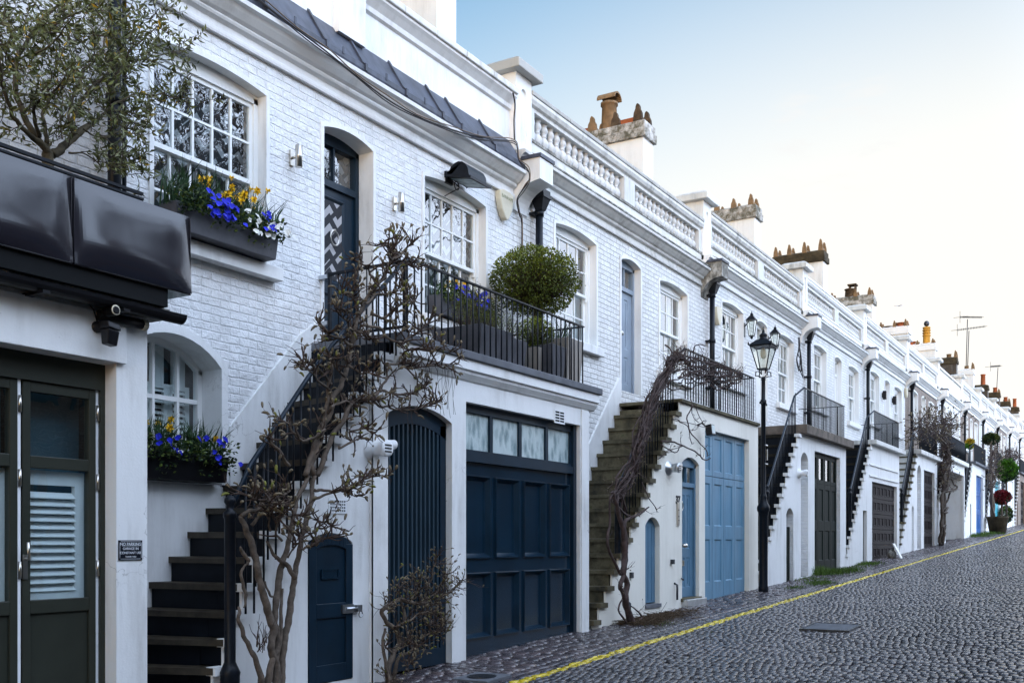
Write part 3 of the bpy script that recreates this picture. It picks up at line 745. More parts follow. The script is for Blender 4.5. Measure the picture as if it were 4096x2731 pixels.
def front_door(root, o, dep, mat, fan=.38, style='planked', frame_mat=None, glass='window_glass', knob_x=.22, name='door', yabs=None):
    """door, frame and fanlight at the back of an opening"""
    x0, x1, z0, zs = o['x0'], o['x1'], o['z0'], o['zs']; y = yabs if yabs is not None else W + dep
    f = MB(); fw = .055; top = o['zs']; zt = top - fan
    f.box(x0, x0 + fw, y - .03, y + .06, z0, top); f.box(x1 - fw, x1, y - .03, y + .06, z0, top)
    f.box(x0 + fw, x1 - fw, y - .035, y + .06, zt - .07, zt)
    arch_plate(f, o, y - .03, top - .05, 0, y + .06)
    if fan > .15: f.box((x0 + x1) / 2 - .012, (x0 + x1) / 2 + .012, y - .02, y + .02, zt, top - .05)
    d = MB(); a, b, lo, hi = x0 + fw, x1 - fw, z0 + .01, zt - .07; w = b - a; h = hi - lo
    if style == 'planked':
        paneled(d, a, b, lo, hi, y, [(a + w * .2, a + w * .44), (a + w * .56, a + w * .8)], [(lo + h * .09, lo + h * .36), (lo + h * .44, lo + h * .93)], rec=.01, mould=.012)
        for c in (.32, .68):
            d.box(a + w * c - .004, a + w * c + .004, y + .004, y + .012, lo + h * .12, lo + h * .33); d.box(a + w * c - .004, a + w * c + .004, y + .004, y + .012, lo + h * .47, lo + h * .9)
    elif style == 'glazed':
        paneled(d, a, b, lo, hi, y, [(a + w * .22, a + w * .78)], [(lo + h * .06, lo + h * .36), (lo + h * .42, lo + h * .95)], rec=.016, mould=.02, proud=.006)
    else: paneled(d, a, b, lo, hi, y, [(a + .07, b - .07)], [(lo + .12, lo + h * .45), (lo + h * .52, hi - .1)], rec=.012, mould=.015)
    dr = d.build(name, mat, root); f.build('door_frame', frame_mat or mat, dr)
    if fan > .15:
        p = MB(); p.quad((x0 + fw, y + .012, zt), (x1 - fw, y + .012, zt), (x1 - fw, y + .012, top - .04), (x0 + fw, y + .012, top - .04)); p.build('fanlight', glass, dr)
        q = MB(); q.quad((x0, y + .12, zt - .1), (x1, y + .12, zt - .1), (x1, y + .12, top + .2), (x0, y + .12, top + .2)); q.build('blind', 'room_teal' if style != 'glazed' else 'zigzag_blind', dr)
    s = MB(); s.box(x0 - .05, x1 + .05, y - .12, y + .05, z0 - .05, z0 + .006); s.build('threshold', 'mossy_stone' if mat != 'navy_paint' else 'stair_black', dr)
    return dr
def arched_leaf(root, o, y, mat, name='cupboard_door', sunk=((.0, .0),), boards=0, th=.04):
    m = MB(); poly = [(o['x0'] + .006, o['z0'])] + [(min(max(x, o['x0'] + .006), o['x1'] - .006), z - .006) for x, z in o['arc']] + [(o['x1'] - .006, o['z0'])]
    m.prof_y(poly, y, y + th)
    for i in range(1, boards):
        x = o['x0'] + (o['x1'] - o['x0']) * i / boards; m.box(x - .005, x + .005, y - .006, y, o['z0'] + .02, o['zs'])
    return m.build(name, mat, root)
def lettering(txt, size, mat, parent, loc, ext=.004, name='lettering', align='CENTER', bold=0.0):
    cu = bpy.data.curves.new(name, 'FONT'); cu.body = txt; cu.size = size; cu.extrude = ext; cu.align_x = align; cu.align_y = 'CENTER'; cu.offset = bold
    o = bpy.data.objects.new(name, cu); COL.objects.link(o); cu.materials.append(M[mat])
    dg = bpy.context.evaluated_depsgraph_get(); me = bpy.data.meshes.new_from_object(o.evaluated_get(dg)); bpy.data.objects.remove(o)
    o = bpy.data.objects.new(name, me); COL.objects.link(o)
    if not me.materials: me.materials.append(M[mat])
    o.rotation_euler = (R(90), 0, 0); o.location = Vector(loc) - org(parent); o.parent = parent; ORG[o.name] = Vector(loc)
    return o
def flue(root, x, y, z, mat='white_plastic', s=1.0):
    m = MB(); m.lathe((x, y, z), [(.115 * s, 0), (.11 * s, -.03), (.07 * s, -.04), (.068 * s, -.16 * s), (.078 * s, -.165 * s), (.078 * s, -.20 * s), (.05 * s, -.2 * s)], 16, 'y')
    m.tube([(x, y - .12 * s, z + .03 * s), (x + .17 * s, y - .14 * s, z + .05 * s)], .045 * s, 12)
    f = m.build('boiler_flue', mat, root)
    v = MB(); v.lathe((x + .172 * s, y - .14 * s, z + .05 * s), [(.038 * s, 0), (.038 * s, .002)], 12, 'x')
    for i in range(3): v.box(x - .05 * s, x + .05 * s, y - .203 * s, y - .2005 * s, z - .04 * s + i * .03 * s, z - .025 * s + i * .03 * s)
    v.build('grille', 'black_plastic', f); return f
def vent(root, x0, x1, z0, z1, y, rows, cols=0):
    m = MB(); m.box(x0 - .012, x1 + .012, y - .008, y, z0 - .012, z1 + .012); f = m.build('air_vent', 'white_plastic', root)
    d = MB()
    for j in range(rows):
        za = z0 + (z1 - z0) * (j + .2) / rows; zb = z0 + (z1 - z0) * (j + .8) / rows
        if cols:
            for i in range(cols):
                d.box(x0 + (x1 - x0) * (i + .2) / cols, x0 + (x1 - x0) * (i + .75) / cols, y - .0095, y - .0085, za, zb)
        else:
            mid = (x0 + x1) / 2; d.box(x0 + .01, mid - .008, y - .0095, y - .0085, za, zb); d.box(mid + .008, x1 - .01, y - .0095, y - .0085, za, zb)
    d.build('slot', 'dark_void', f); return f
# ------------------------------------------------------------------ HOUSE A (left edge): cladding, bifold doors
PIER = [None, 4.85, 11.67, 18.60, 25.45, 32.10, 39.0, 45.9, 52.75, 59.6, 66.4, 73.3, 80.1, 87.0, 93.9]
def house_a():
    h = thing('mews_house', (2.5, W, gz(2.5)), 'mews house at the left edge with olive green folding doors and glossy dark balcony cladding', 'house', 'terraced mews houses')
    x0, x1, pe = -3.0, 5.30, 4.92
    main_wall(h, x0, x1, [], 9.2, 'grey_white_brick'); roof_box(h, x0, x1, 6.8)
    # block with one wide opening
    ja = 4.66
    o = opening(1.56, ja, gz(0) - .2, 2.84)
    s = MB(); wall_face(s, x0, pe, -.4, 3.26, E, [o]); reveal(s, o, E, .2, 0, sill=False)
    s.quad((pe, E, -.4), (pe, W, -.4), (pe, W, 3.26), (pe, E, 3.26)); s.build('front_block', 'white_render', h)
    s = MB(); s.box(x0, 4.72, E - .035, E - .002, 2.842, 3.17); s.build('lintel', 'white_render', h, .006)
    s = MB(); s.box(x0, 5.02, 5.93, W - .01, 3.2, 3.27); s.build('balcony_slab', 'dirty_stone', h)
    s = MB(); s.box(x0, pe + .04, 5.88, E + .1, 3.27, 3.40); s.build('fascia', 'dark_void', h)
    # half-round gutter
    g = MB(); n = 8; gy, gzz, r = 5.90, 3.235, .062
    for i in range(n):
        a0, a1 = PI + PI * i / n, PI + PI * (i + 1) / n
        for rr in (r, r - .008): g.quad((x0, gy + rr * math.cos(a0), gzz + rr * math.sin(a0)), (5.09, gy + rr * math.cos(a0), gzz + rr * math.sin(a0)), (5.09, gy + rr * math.cos(a1), gzz + rr * math.sin(a1)), (x0, gy + rr * math.cos(a1), gzz + rr * math.sin(a1)))
    pts = [(gy + r * math.cos(PI + PI * i / n), gzz + r * math.sin(PI + PI * i / n)) for i in range(n + 1)]; g.prof_x(pts, 5.085, 5.10)
    for x in (3.95, 4.55): g.box(x, x + .05, gy - .07, gy + .15, gzz - .075, gzz - .055)
    g.build('gutter', 'black_plastic', h)
    # cladding: folded glossy metal sheets, slightly dented
    def sheet(xa, xb, seed):
        m = MB(); nx, nz = 48, 30; y0, y1 = 5.85, 5.885; za, zb = 3.40, 3.965
        pt = {}
        for i in range(nx + 1):
            for j in range(nz + 1):
                u, v = i / nx, j / nz; x = xa + (xb - xa) * u; z = za + (zb - za) * v
                bulge = (1 - abs(2 * u - 1) ** 4.5) * (1 - abs(2 * v - 1) ** 3.4)
                y = y0 + (y1 - y0) * v - .028 * bulge + .009 * bulge * mnoise.noise((x * 1.7 + seed, z * 2.2, seed)) + .002 * bulge * mnoise.noise((x * 4 + seed, z * 4, 3.1))
                pt[i, j] = (x, y, z)
        for i in range(nx):
            for j in range(nz): m.quad(pt[i, j], pt[i + 1, j], pt[i + 1, j + 1], pt[i, j + 1], smooth=True)
        ob = m.build('cladding_panel', 'gloss_cladding', h)
        f = MB(); f.box(xa, xb, 5.86, 6.6, 3.392, 3.398); f.box(xa + .001, xa + .006, 5.86, 5.95, 3.4, 3.96); f.box(xb - .006, xb - .001, 5.86, W - .02, 3.4, 3.955); f.box(xa, xb, 5.885, 5.98, 3.955, 3.96)
        f.build('return_fold', 'gloss_cladding', ob)
    for a, b, sd in ((4.19, 5.15, 2.0), (3.0, 4.178, 5.5), (1.6, 2.988, 9.1), (.2, 1.588, 4.4), (-1.2, .188, 7.7)): sheet(a, b, sd)
    s = MB(); s.box(x0, 5.14, 6.65, W - .02, 3.27, 3.39); s.build('balcony_deck', 'slab_grey', h)
    # iron rail standing just above the cladding
    s = MB(); s.box(-1.2, 4.80, 5.94, 5.965, 4.03, 4.05); s.box(-1.2, 4.80, 5.935, 5.97, 3.995, 4.01)
    s.build('balcony_rail', 'black_iron', h)
    s = MB()
    for i in range(20): s.box(4.78 - .3 * i, 4.80 - .3 * i, 5.945, 5.96, 3.9, 4.0)
    s.build('rail_post', 'black_iron', h)
    # bifold doors
    y = E + .14
    def leaf(xa, xb, handle):
        m = MB(); zb_, zt_ = .16, 2.66
        st = .055; rails = [(zb_, zb_ + .12), (1.13, 1.22), (2.09, 2.17), (zt_ - .07, zt_)]
        m.box(xa, xa + st, y, y + .06, zb_, zt_); m.box(xb - st, xb, y, y + .06, zb_, zt_)
        for c, d in rails: m.box(xa + st, xb - st, y + .001, y + .059, c, d)
        m.box(xa + st, xb - st, y + .018, y + .05, zb_ + .12, 1.13)
        bd = .012
        lf = m.build('door_leaf', 'olive_paint', h, .004)
        g = MB()
        for c, d in ((1.22, 2.09), (2.17, 2.59)): g.quad((xa + st, y + .025, c), (xb - st, y + .025, c), (xb - st, y + .025, d), (xa + st, y + .025, d))
        g.build('pane', 'window_glass', lf)
        # plantation shutter behind the lower light
        sh = MB(); sa, sb = xa + .05, xb - .05
        sh.box(sa - .03, sa + .02, y + .06, y + .095, 1.2, 2.08); sh.box(sb - .075, sb, y + .06, y + .095, 1.2, 2.08)
        sh.box(sa + .02, sb - .075, y + .06, y + .095, 1.2, 1.27); sh.box(sa + .02, sb - .075, y + .06, y + .095, 1.985, 2.08)
        z = 1.295
        while z < 1.97:
            sh.hexa([(sa + .02, y + .045, z - .021), (sb - .075, y + .045, z - .021), (sb - .075, y + .055, z - .027), (sa + .02, y + .055, z - .027),
                     (sa + .02, y + .095, z + .02), (sb - .075, y + .095, z + .02), (sb - .075, y + .105, z + .014), (sa + .02, y + .105, z + .014)]); z += .052
        sh.build('shutter', 'white_wood', lf)
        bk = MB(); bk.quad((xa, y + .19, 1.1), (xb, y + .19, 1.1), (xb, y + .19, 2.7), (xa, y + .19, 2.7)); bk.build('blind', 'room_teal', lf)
        e = MB(); e.box(xb, xb + .022, y + .004, y + .055, zb_, zt_); e.build('edge_strip', 'white_plastic', lf)
        for z in (.5, 1.42, 2.02, 2.5): hg = MB(); hg.tube([(xb + .012, y - .004, z - .055), (xb + .012, y - .004, z + .055)], .011, 8); hg.build('hinge', 'steel', lf)
        if handle:
            k = MB(); hx = xa + .012; k.box(hx - .015, hx + .017, y - .01, y, 1.36, 1.52); k.tube([(hx, y - .01, 1.49), (hx, y - .05, 1.49), (hx - .012, y - .055, 1.60)], .011, 8); k.build('handle', 'steel', lf)
    leaf(4.05, 4.60, True); leaf(3.43, 4.015, False); leaf(2.83, 3.40, False); leaf(2.22, 2.80, False); leaf(1.62, 2.19, False)
    f = MB(); f.box(1.56, ja, y - .02, y + .08, 2.66, 2.86); f.box(1.56, 1.60, y - .02, y + .08, -.1, 2.66); f.box(4.622, ja, y - .02, y + .08, .1, 2.66)
    f.build('door_frame', 'olive_paint', h)
    b = MB(); b.quad((1.4, y + .25, -.2), (4.7, y + .25, -.2), (4.7, y + .25, 2.8), (1.4, y + .25, 2.8)); b.build('inner_wall', 'dark_void', h)
    # rainwater pipe on the party line
    s = MB(); px = PX(455, 7.0)
    s.tube([(px, 6.99, 3.3), (px, 6.99, 6.15)], .055, 10); s.lathe((px, 6.99, 5.1), [(.07, 0), (.07, .08)], 10)
    s.frustum(px, 6.98, 6.13, 6.28, .055, .055, .13, .1); s.box(px - .14, px + .14, 6.87, 7.09, 6.28, 6.34); s.tube([(px + .1, 7.0, 3.3), (px + .1, 7.0, 6.0)], .018, 8)
    s.build('downpipe', 'black_iron', h)
    return h
house_a()
# ------------------------------------------------------------------ HOUSE 1: navy doors
def house_one():
    h = thing('mews_house', (8.5, W, gz(8.5)), 'nearest whole white brick house with navy doors, slatted gate and thick wisteria at its stair', 'house', 'terraced mews houses')
    x0, x1 = 5.30, PIER[2]
    w1 = opening(PX(612, W), PX(1062, W), 4.24, 5.86, .06); d1 = opening(PX(1293, W), PX(1490, W), 3.62, 5.85, .068); w2 = opening(PX(1696, W), PX(1940.6, W), 4.26, 5.88, .06)
    bw = opening(5.50, 6.58, 2.12, 3.17, .23)
    s = MB(); wall_face(s, x0, x1, 3.62, 6.6, W, [w1, d1, w2]); wall_face(s, x0, x1, -.2, 3.62, W, [bw])
    s.build('wall', 'white_brick', h); roof_box(h, x0, x1, 6.9)
    sash_window(h, w1, cols=5, backing='zigzag_blind', dep=.12, band=.045); sash_window(h, w2, cols=5, backing='zigzag_blind', dep=.12, band=.045)
    # arched basement window with louvred shutters
    f = MB(); y = W + .24; a, b = bw['x0'], bw['x1']
    f.box(a, a + .05, y, y + .06, bw['z0'], bw['zs']); f.box(b - .05, b, y, y + .06, bw['z0'], bw['zs'])
    for i in range(12):
        (xa, za), (xb, zb) = bw['arc'][i], bw['arc'][i + 1]
        f.hexa([(xa, y, za - .05), (xb, y, zb - .05), (xb, y + .06, zb - .05), (xa, y + .06, za - .05), (xa, y, za + .01), (xb, y, zb + .01), (xb, y + .06, zb + .01), (xa, y + .06, za + .01)])
    for i in (1, 2, 3): x = a + (b - a) * i / 4; f.box(x - .013, x + .013, y + .004, y + .045, bw['z0'], arc_z(bw, x) - .04)
    for z in (2.52, 2.88): f.box(a + .05, b - .05, y + .006, y + .05, z - .02, z + .02)
    f.box(a + .05, b - .05, y, y + .06, bw['z0'], bw['z0'] + .05)
    w = f.build('window', 'white_wood', h)
    p = MB(); p.quad((a, y + .03, bw['z0']), (b, y + .03, bw['z0']), (b, y + .03, bw['zs'] + .2), (a, y + .03, bw['zs'] + .2)); p.build('pane', 'window_glass', w)
    sh = MB()
    for i in range(4):
        xa = a + .06 + (b - a - .12) * i / 4; xb = a + .06 + (b - a - .12) * (i + 1) / 4
        sh.box(xa, xa + .05, y + .10, y + .13, 2.15, 3.02); sh.box(xb - .05, xb, y + .10, y + .13, 2.15, 3.02); sh.box(xa + .05, xb - .05, y + .1, y + .13, 2.98, 3.35); sh.box(xa + .05, xb - .05, y + .1, y + .13, 2.15, 2.22)
        z = 2.26
        while z < 2.97: sh.hexa([(xa + .05, y + .09, z - .014), (xb - .05, y + .09, z - .014), (xb - .05, y + .094, z - .02), (xa + .05, y + .094, z - .02), (xa + .05, y + .13, z + .016), (xb - .05, y + .13, z + .016), (xb - .05, y + .136, z + .01), (xa + .05, y + .136, z + .01)]); z += .05
    sh.build('shutter', 'white_wood', w)
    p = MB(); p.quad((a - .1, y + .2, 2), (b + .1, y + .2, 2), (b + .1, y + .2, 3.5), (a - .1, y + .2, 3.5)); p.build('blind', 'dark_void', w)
    p = MB(); reveal(p, bw, W, .26, .075, proud=.02); p.build('surround', 'white_render', w)
    # upper door
    dr = front_door(h, d1, .22, 'navy_paint', fan=.42, style='glazed')
    y = W + .22; a, b = d1['x0'] + .055, d1['x1'] - .055; lo, hi = 3.63, d1['zs'] - .49; ww, hh = b - a, hi - lo
    g = MB(); g.quad((a + ww * .26, y + .0125, lo + hh * .445), (a + ww * .74, y + .0125, lo + hh * .445), (a + ww * .74, y + .0125, lo + hh * .925), (a + ww * .26, y + .0125, lo + hh * .925)); g.build('glazed_panel', 'zigzag_blind', dr)
    ring_knocker(dr, a + ww * .5, y - .002, lo + hh * .70, .065)
    s = MB(); reveal(s, d1, W, .25, .045); s.build('surround', 'white_trim', dr)
    # cornice, lead apron, parapet
    cornice(h, x0, x1, 6.18)
    s = MB(); xs = x0; i = 0
    s.prof_x([(W - .215, 6.50), (W - .225, 6.53), (W - .225, 6.58), (W - .19, 6.60), (W + .03, 6.95), (W + .03, 6.50)], x0, x1 - .02)
    ld = s.build('lead_apron', 'lead', h)
    for x in (5.9, 6.55, 6.9, 7.75, 8.35, 9.05, 9.75, 10.15, 10.9):
        s = MB(); s.prof_x([(W - .225, 6.60), (W - .20, 6.625), (W + .02, 6.975), (W + .03, 6.95), (W - .185, 6.60)], x, x + .035); s.box(x, x + .035, W - .24, W - .222, 6.525, 6.60); s.build('lead_roll', 'lead', ld)
    for x in (6.2, 7.3, 8.0, 8.7, 9.4, 10.5): s = MB(); s.box(x, x + .025, W - .232, W - .224, 6.56, 6.63); s.build('lead_clip', 'lead', ld)
    s = MB(); s.box(x0, x1, W + .032, W + .28, 6.5, 7.5)
    pa = s.build('parapet', 'white_render', h)
    s = MB(); xa = 8.58; s.prof_x([(W + .03, 7.34), (W - .0, 7.36), (W - .01, 7.41), (W - .06, 7.47), (W - .09, 7.50), (W - .09, 7.53), (W + .03, 7.53)], xa, x1); s.build('moulding', 'white_trim', pa)
    s = MB(); n = 5
    for i in range(n): s.box(xa + (x1 - xa) * i / n + .004, xa + (x1 - xa) * (i + 1) / n - .004, W - .12, W + .34, 7.532, 7.61)
    s.build('coping', 'weathered_trim', pa, .01)
    s = MB(); s.box(8.15, 8.58, W - .05, W + .36, 6.90, 9.0); s.build('pier', 'white_render', h)
    s = MB(); s.box(x0, 8.15, W + .03, W + .28, 7.5, 7.7); s.build('parapet_top', 'white_render', pa)
    chimney(h, PIER[2], 10.3, 'clean', 'none', .5)
    # stair, block, slab
    zl, xl = 3.60, 7.78
    out = [(.0, 5.25), (.4, 5.45), (.784, 5.665), (1.19, 5.827), (1.397, 5.965), (1.80, 6.21), (1.978, 6.38), (2.376, 6.76), (3.0, 7.29), (3.7, 7.86)]
    def flare(z):
        for (za, xa), (zb, xb) in zip(out, out[1:]):
            if za <= z <= zb: xo = xa + (xb - xa) * (z - za) / (zb - za)
        return (5.92 + (z - 1.39) / 1.03, xo)
    tr = stairs(h, xl, zl, 15, .204, .212, 6.10, 'tread_brown', 'stair_black', nose_m='white_trim', flare=flare)
    cup = opening(PX(1231, 6.1), PX(1410, 6.1), .36, 1.60, .085)
    gate = opening(PX(1552, E), PX(1808, E), gz(8), 2.83, .115); gar = opening(PX(1864, E), PX(2320, E), gz(9) - .2, 3.09)
    xe = PX(2351, E)
    fb = front_block(h, 4.93, xl, xe, zl, tr, [cup], [gate, gar], 6.10, E, 'white_render', PX(1493, E), 3.40)
    s = MB(); reveal(s, cup, 6.10, .03, 0); reveal(s, gate, E, .24, 0, sill=False); reveal(s, gar, E, .2, 0, sill=False); s.build('reveal_lining', 'white_render', h)
    slab(h, xl, 12.04, zl, .085, 'slab_grey')
    s = MB(); s.prof_x([(5.96, 3.513), (5.96, 3.41), (5.985, 3.40), (5.99, 3.37), (6.02, 3.33), (6.03, 3.315), (E + .001, 3.30), (E + .001, 3.513)], xl, 12.0); s.build('slab_moulding', 'white_trim', h)
    s = MB(); s.box(xe, 12.0, E + .02, W - .01, 3.3, 3.512); s.build('slab_soffit', 'white_trim', h)
    s = MB(); s.box(xl - .02, xl + .0, 6.13, W - .01, 3.39, 3.51); s.build('landing_riser', 'stair_black', h)
    # raised frame round garage opening
    s = MB(); s.box(gar['x1'] + .02, xe, E - .018, E - .002, gz(11), 3.29); s.build('pilaster', 'white_render', h)
    # dado following the stair on the main wall
    s = MB(); s.prof_y([(5.35, gz(5)), (7.6, gz(5)), (7.92, 3.62), (7.92, 4.0), (7.72, 3.95), (6.66, 2.62), (6.66, 2.1), (5.35, 2.1)][0:1] + [(7.9, gz(5)), (7.9, 3.86), (7.6, 3.66), (6.68, 2.66), (6.68, 2.10), (5.35, 2.10)], W - .022, W + .002); s.build('dado', 'white_render', h)
    # cupboard door
    y = 6.105; cd = arched_leaf(h, cup, y, 'navy_paint')
    q = MB(); a, b = cup['x0'] + .006, cup['x1'] - .006
    st = .095; q.box(a, a + st, y - .016, y, .37, 1.585); q.box(b - st, b, y - .016, y, .37, 1.585); q.box(a + st, b - st, y - .016, y, .37, .52); q.box(a + st, b - st, y - .016, y, .93, 1.06)
    for (xa, za), (xb, zb) in zip(cup['arc'], cup['arc'][1:]):
        if xa < a + st * .5 or xb > b - st * .5: continue
        q.hexa([(xa, y - .016, za - .11), (xb, y - .016, zb - .11), (xb, y, zb - .11), (xa, y, za - .11), (xa, y - .016, za - .01), (xb, y - .016, zb - .01), (xb, y, zb - .01), (xa, y, za - .01)])
    q.build('door_rail', 'navy_paint', cd, .004); letter_plate(cd, (a + b) / 2 - .01, y - .002, 1.32, 'navy_gloss', .115)
    k = MB(); bx = b - .03; k.box(bx - .13, bx + .02, y - .035, y - .017, .96, 1.04); k.tube([(bx - .09, y - .04, 1.0), (bx + .10, y - .04, 1.0)], .016, 8); k.box(bx + .05, bx + .11, y - .06, y + .0, .97, 1.03); k.tube([(bx + .11 + .025 * math.cos(t * .5), y - .04, .945 + .03 * math.sin(t * .5)) for t in range(13)], .006, 6)
    k.build('bolt', 'galvanised', cd)
    # slatted gate
    y = E + .075; a, b = gate['x0'] + .003, gate['x1'] - .003; zt = gate['zs']
    g = MB(); zb = gz(8.3) + .03; g.box(a, a + .085, y, y + .05, zb, zt - .03); g.box(b - .1, b, y, y + .05, zb, zt - .03); g.box(a + .085, b - .1, y, y + .05, zb, zb + .17)
    for (xa, za), (xb, z2) in zip(gate['arc'], gate['arc'][1:]):
        g.hexa([(xa, y, za - .17), (xb, y, z2 - .17), (xb, y + .05, z2 - .17), (xa, y + .05, za - .17), (xa, y, za + .01), (xb, y, z2 + .01), (xb, y + .05, z2 + .01), (xa, y + .05, za + .01)])
    gt = g.build('gate', 'navy_paint', h)
    n = 12; first = None
    for i in range(n):
        x = a + .085 + (b - a - .185) * (i + .5) / n; m = MB(); hw = .013
        m.box(x - hw, x + hw, y + .004, y + .046, zb + .17, arc_z(gate, x) - .16); m.build('slat', 'slat_paint', gt)
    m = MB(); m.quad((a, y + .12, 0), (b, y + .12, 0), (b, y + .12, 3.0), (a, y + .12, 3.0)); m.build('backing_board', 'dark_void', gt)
    # garage doors with glazed transom
    y = E + .10; a, b = gar['x0'], gar['x1'] - .06
    cols = []; xs = [9.30 - .09, 9.77, 9.88, 10.40, 10.51, 11.02, 11.13, 11.47]
    lw = (b - a - .06) / 4; cols = [(a + .05 + lw * i + .05, a + .05 + lw * (i + 1) - .05) for i in range(4)]
    m = MB(); paneled(m, a + .04, b - .02, gz(9.2) + .02, 2.47, y, cols, [(.55, 1.27), (1.42, 2.33)], rec=.03, mould=.042, proud=.024, thick=.06)
    gd = m.build('garage_door', 'navy_gloss', h)
    f = MB(); f.box(a, a + .04, y - .03, y + .06, gz(9), 2.47); f.box(b - .02, gar['x1'], y - .05, y + .06, gz(9), 3.09); f.box(a, b - .02, y - .045, y + .06, 2.47, 2.56); f.box(a, b - .02, y - .02, y + .06, 2.56, 2.60)
    f.box(a, b - .02, y - .02, y + .06, 3.0, 3.09)
    tw = (b - .02 - a) / 4
    for i in range(5): x = a + tw * i; f.box(max(a, x - .03), min(b - .02, x + .03), y - .018, y + .058, 2.60, 3.0)
    f.build('door_frame', 'navy_paint', gd)
    p = MB(); p.quad((a, y + .01, 2.58), (b, y + .01, 2.58), (b, y + .01, 3.03), (a, y + .01, 3.03)); p.build('transom_pane', 'frosted_glass', gd)
    s = MB(); s.box(9.0, 11.7, E + .05, E + .2, gz(9) - .1, gz(9.0) + .012); s.build('door_sill', 'dirty_stone', h)
    vent(h, 10.95, 11.19, 3.07, 3.21, E, 4); vent(h, 6.92, 7.13, 1.87, 1.98, 6.10, 4, 8); flue(h, PX(1485, 6.1), 6.10, 2.47)
    railing('black iron balcony railing above the navy garage, topiary ball behind it', 7.90, zl, 11.56, 4.3, .73, stair=(tr, 12), gate=True, sy=5.99, rail_path=[(6.82, 3.31), (6.53, 3.0), (5.87, 2.22), (5.66, 1.86)])
house_one()
# ------------------------------------------------------------------ HOUSES 2 ... 13
def sectional_door(root, a, b, z0, z1, y, mat, nrow=5, ncol=7, name='garage_door'):
    m = MB(); hgt = (z1 - z0) / nrow; wd = (b - a) / ncol
    for r in range(nrow):
        za, zb = z0 + hgt * r + .006, z0 + hgt * (r + 1) - .006
        paneled(m, a, b, za, zb, y, [(a + wd * i + wd * .2, a + wd * (i + 1) - wd * .2) for i in range(ncol)], [(za + hgt * .2, zb - hgt * .2)], rec=.014, mould=.02, proud=.006, thick=.03)
    return m.build(name, mat, root)
def tall_garage(root, a, b, z0, z1, y, mat, split, glaze=False, n=4):
    lw = (b - a) / n; m = MB()
    h = z1 - z0
    for i in range(n):
        xa, xb = a + lw * i + .006, a + lw * (i + 1) - .006
        rows = [(z0 + .3, z0 + h * .36), (z0 + h * .44, split - .12)]
        paneled(m, xa, xb, z0, split - .005, y, [(xa + .10, xb - .10)], rows, rec=.018, mould=.02)
        if not glaze: paneled(m, xa, xb, split + .005, z1, y, [(xa + .10, xb - .10)], [(split + .09, z1 - .09)], rec=.018, mould=.02)
        else:
            m.box(xa, xa + .09, y, y + .05, split, z1); m.box(xb - .09, xb, y, y + .05, split, z1); m.box(xa + .09, xb - .09, y, y + .05, split, split + .09); m.box(xa + .09, xb - .09, y, y + .05, z1 - .1, z1)
    g = m.build('garage_door', mat, root)
    if glaze:
        p = MB(); p.quad((a, y + .03, split), (b, y + .03, split), (b, y + .03, z1), (a, y + .03, z1)); p.build('pane', 'window_glass', g)
        p = MB(); p.quad((a, y + .2, split - .1), (b, y + .2, split - .1), (b, y + .2, z1), (a, y + .2, z1)); p.build('inner_wall', 'dark_void', g)
    return g
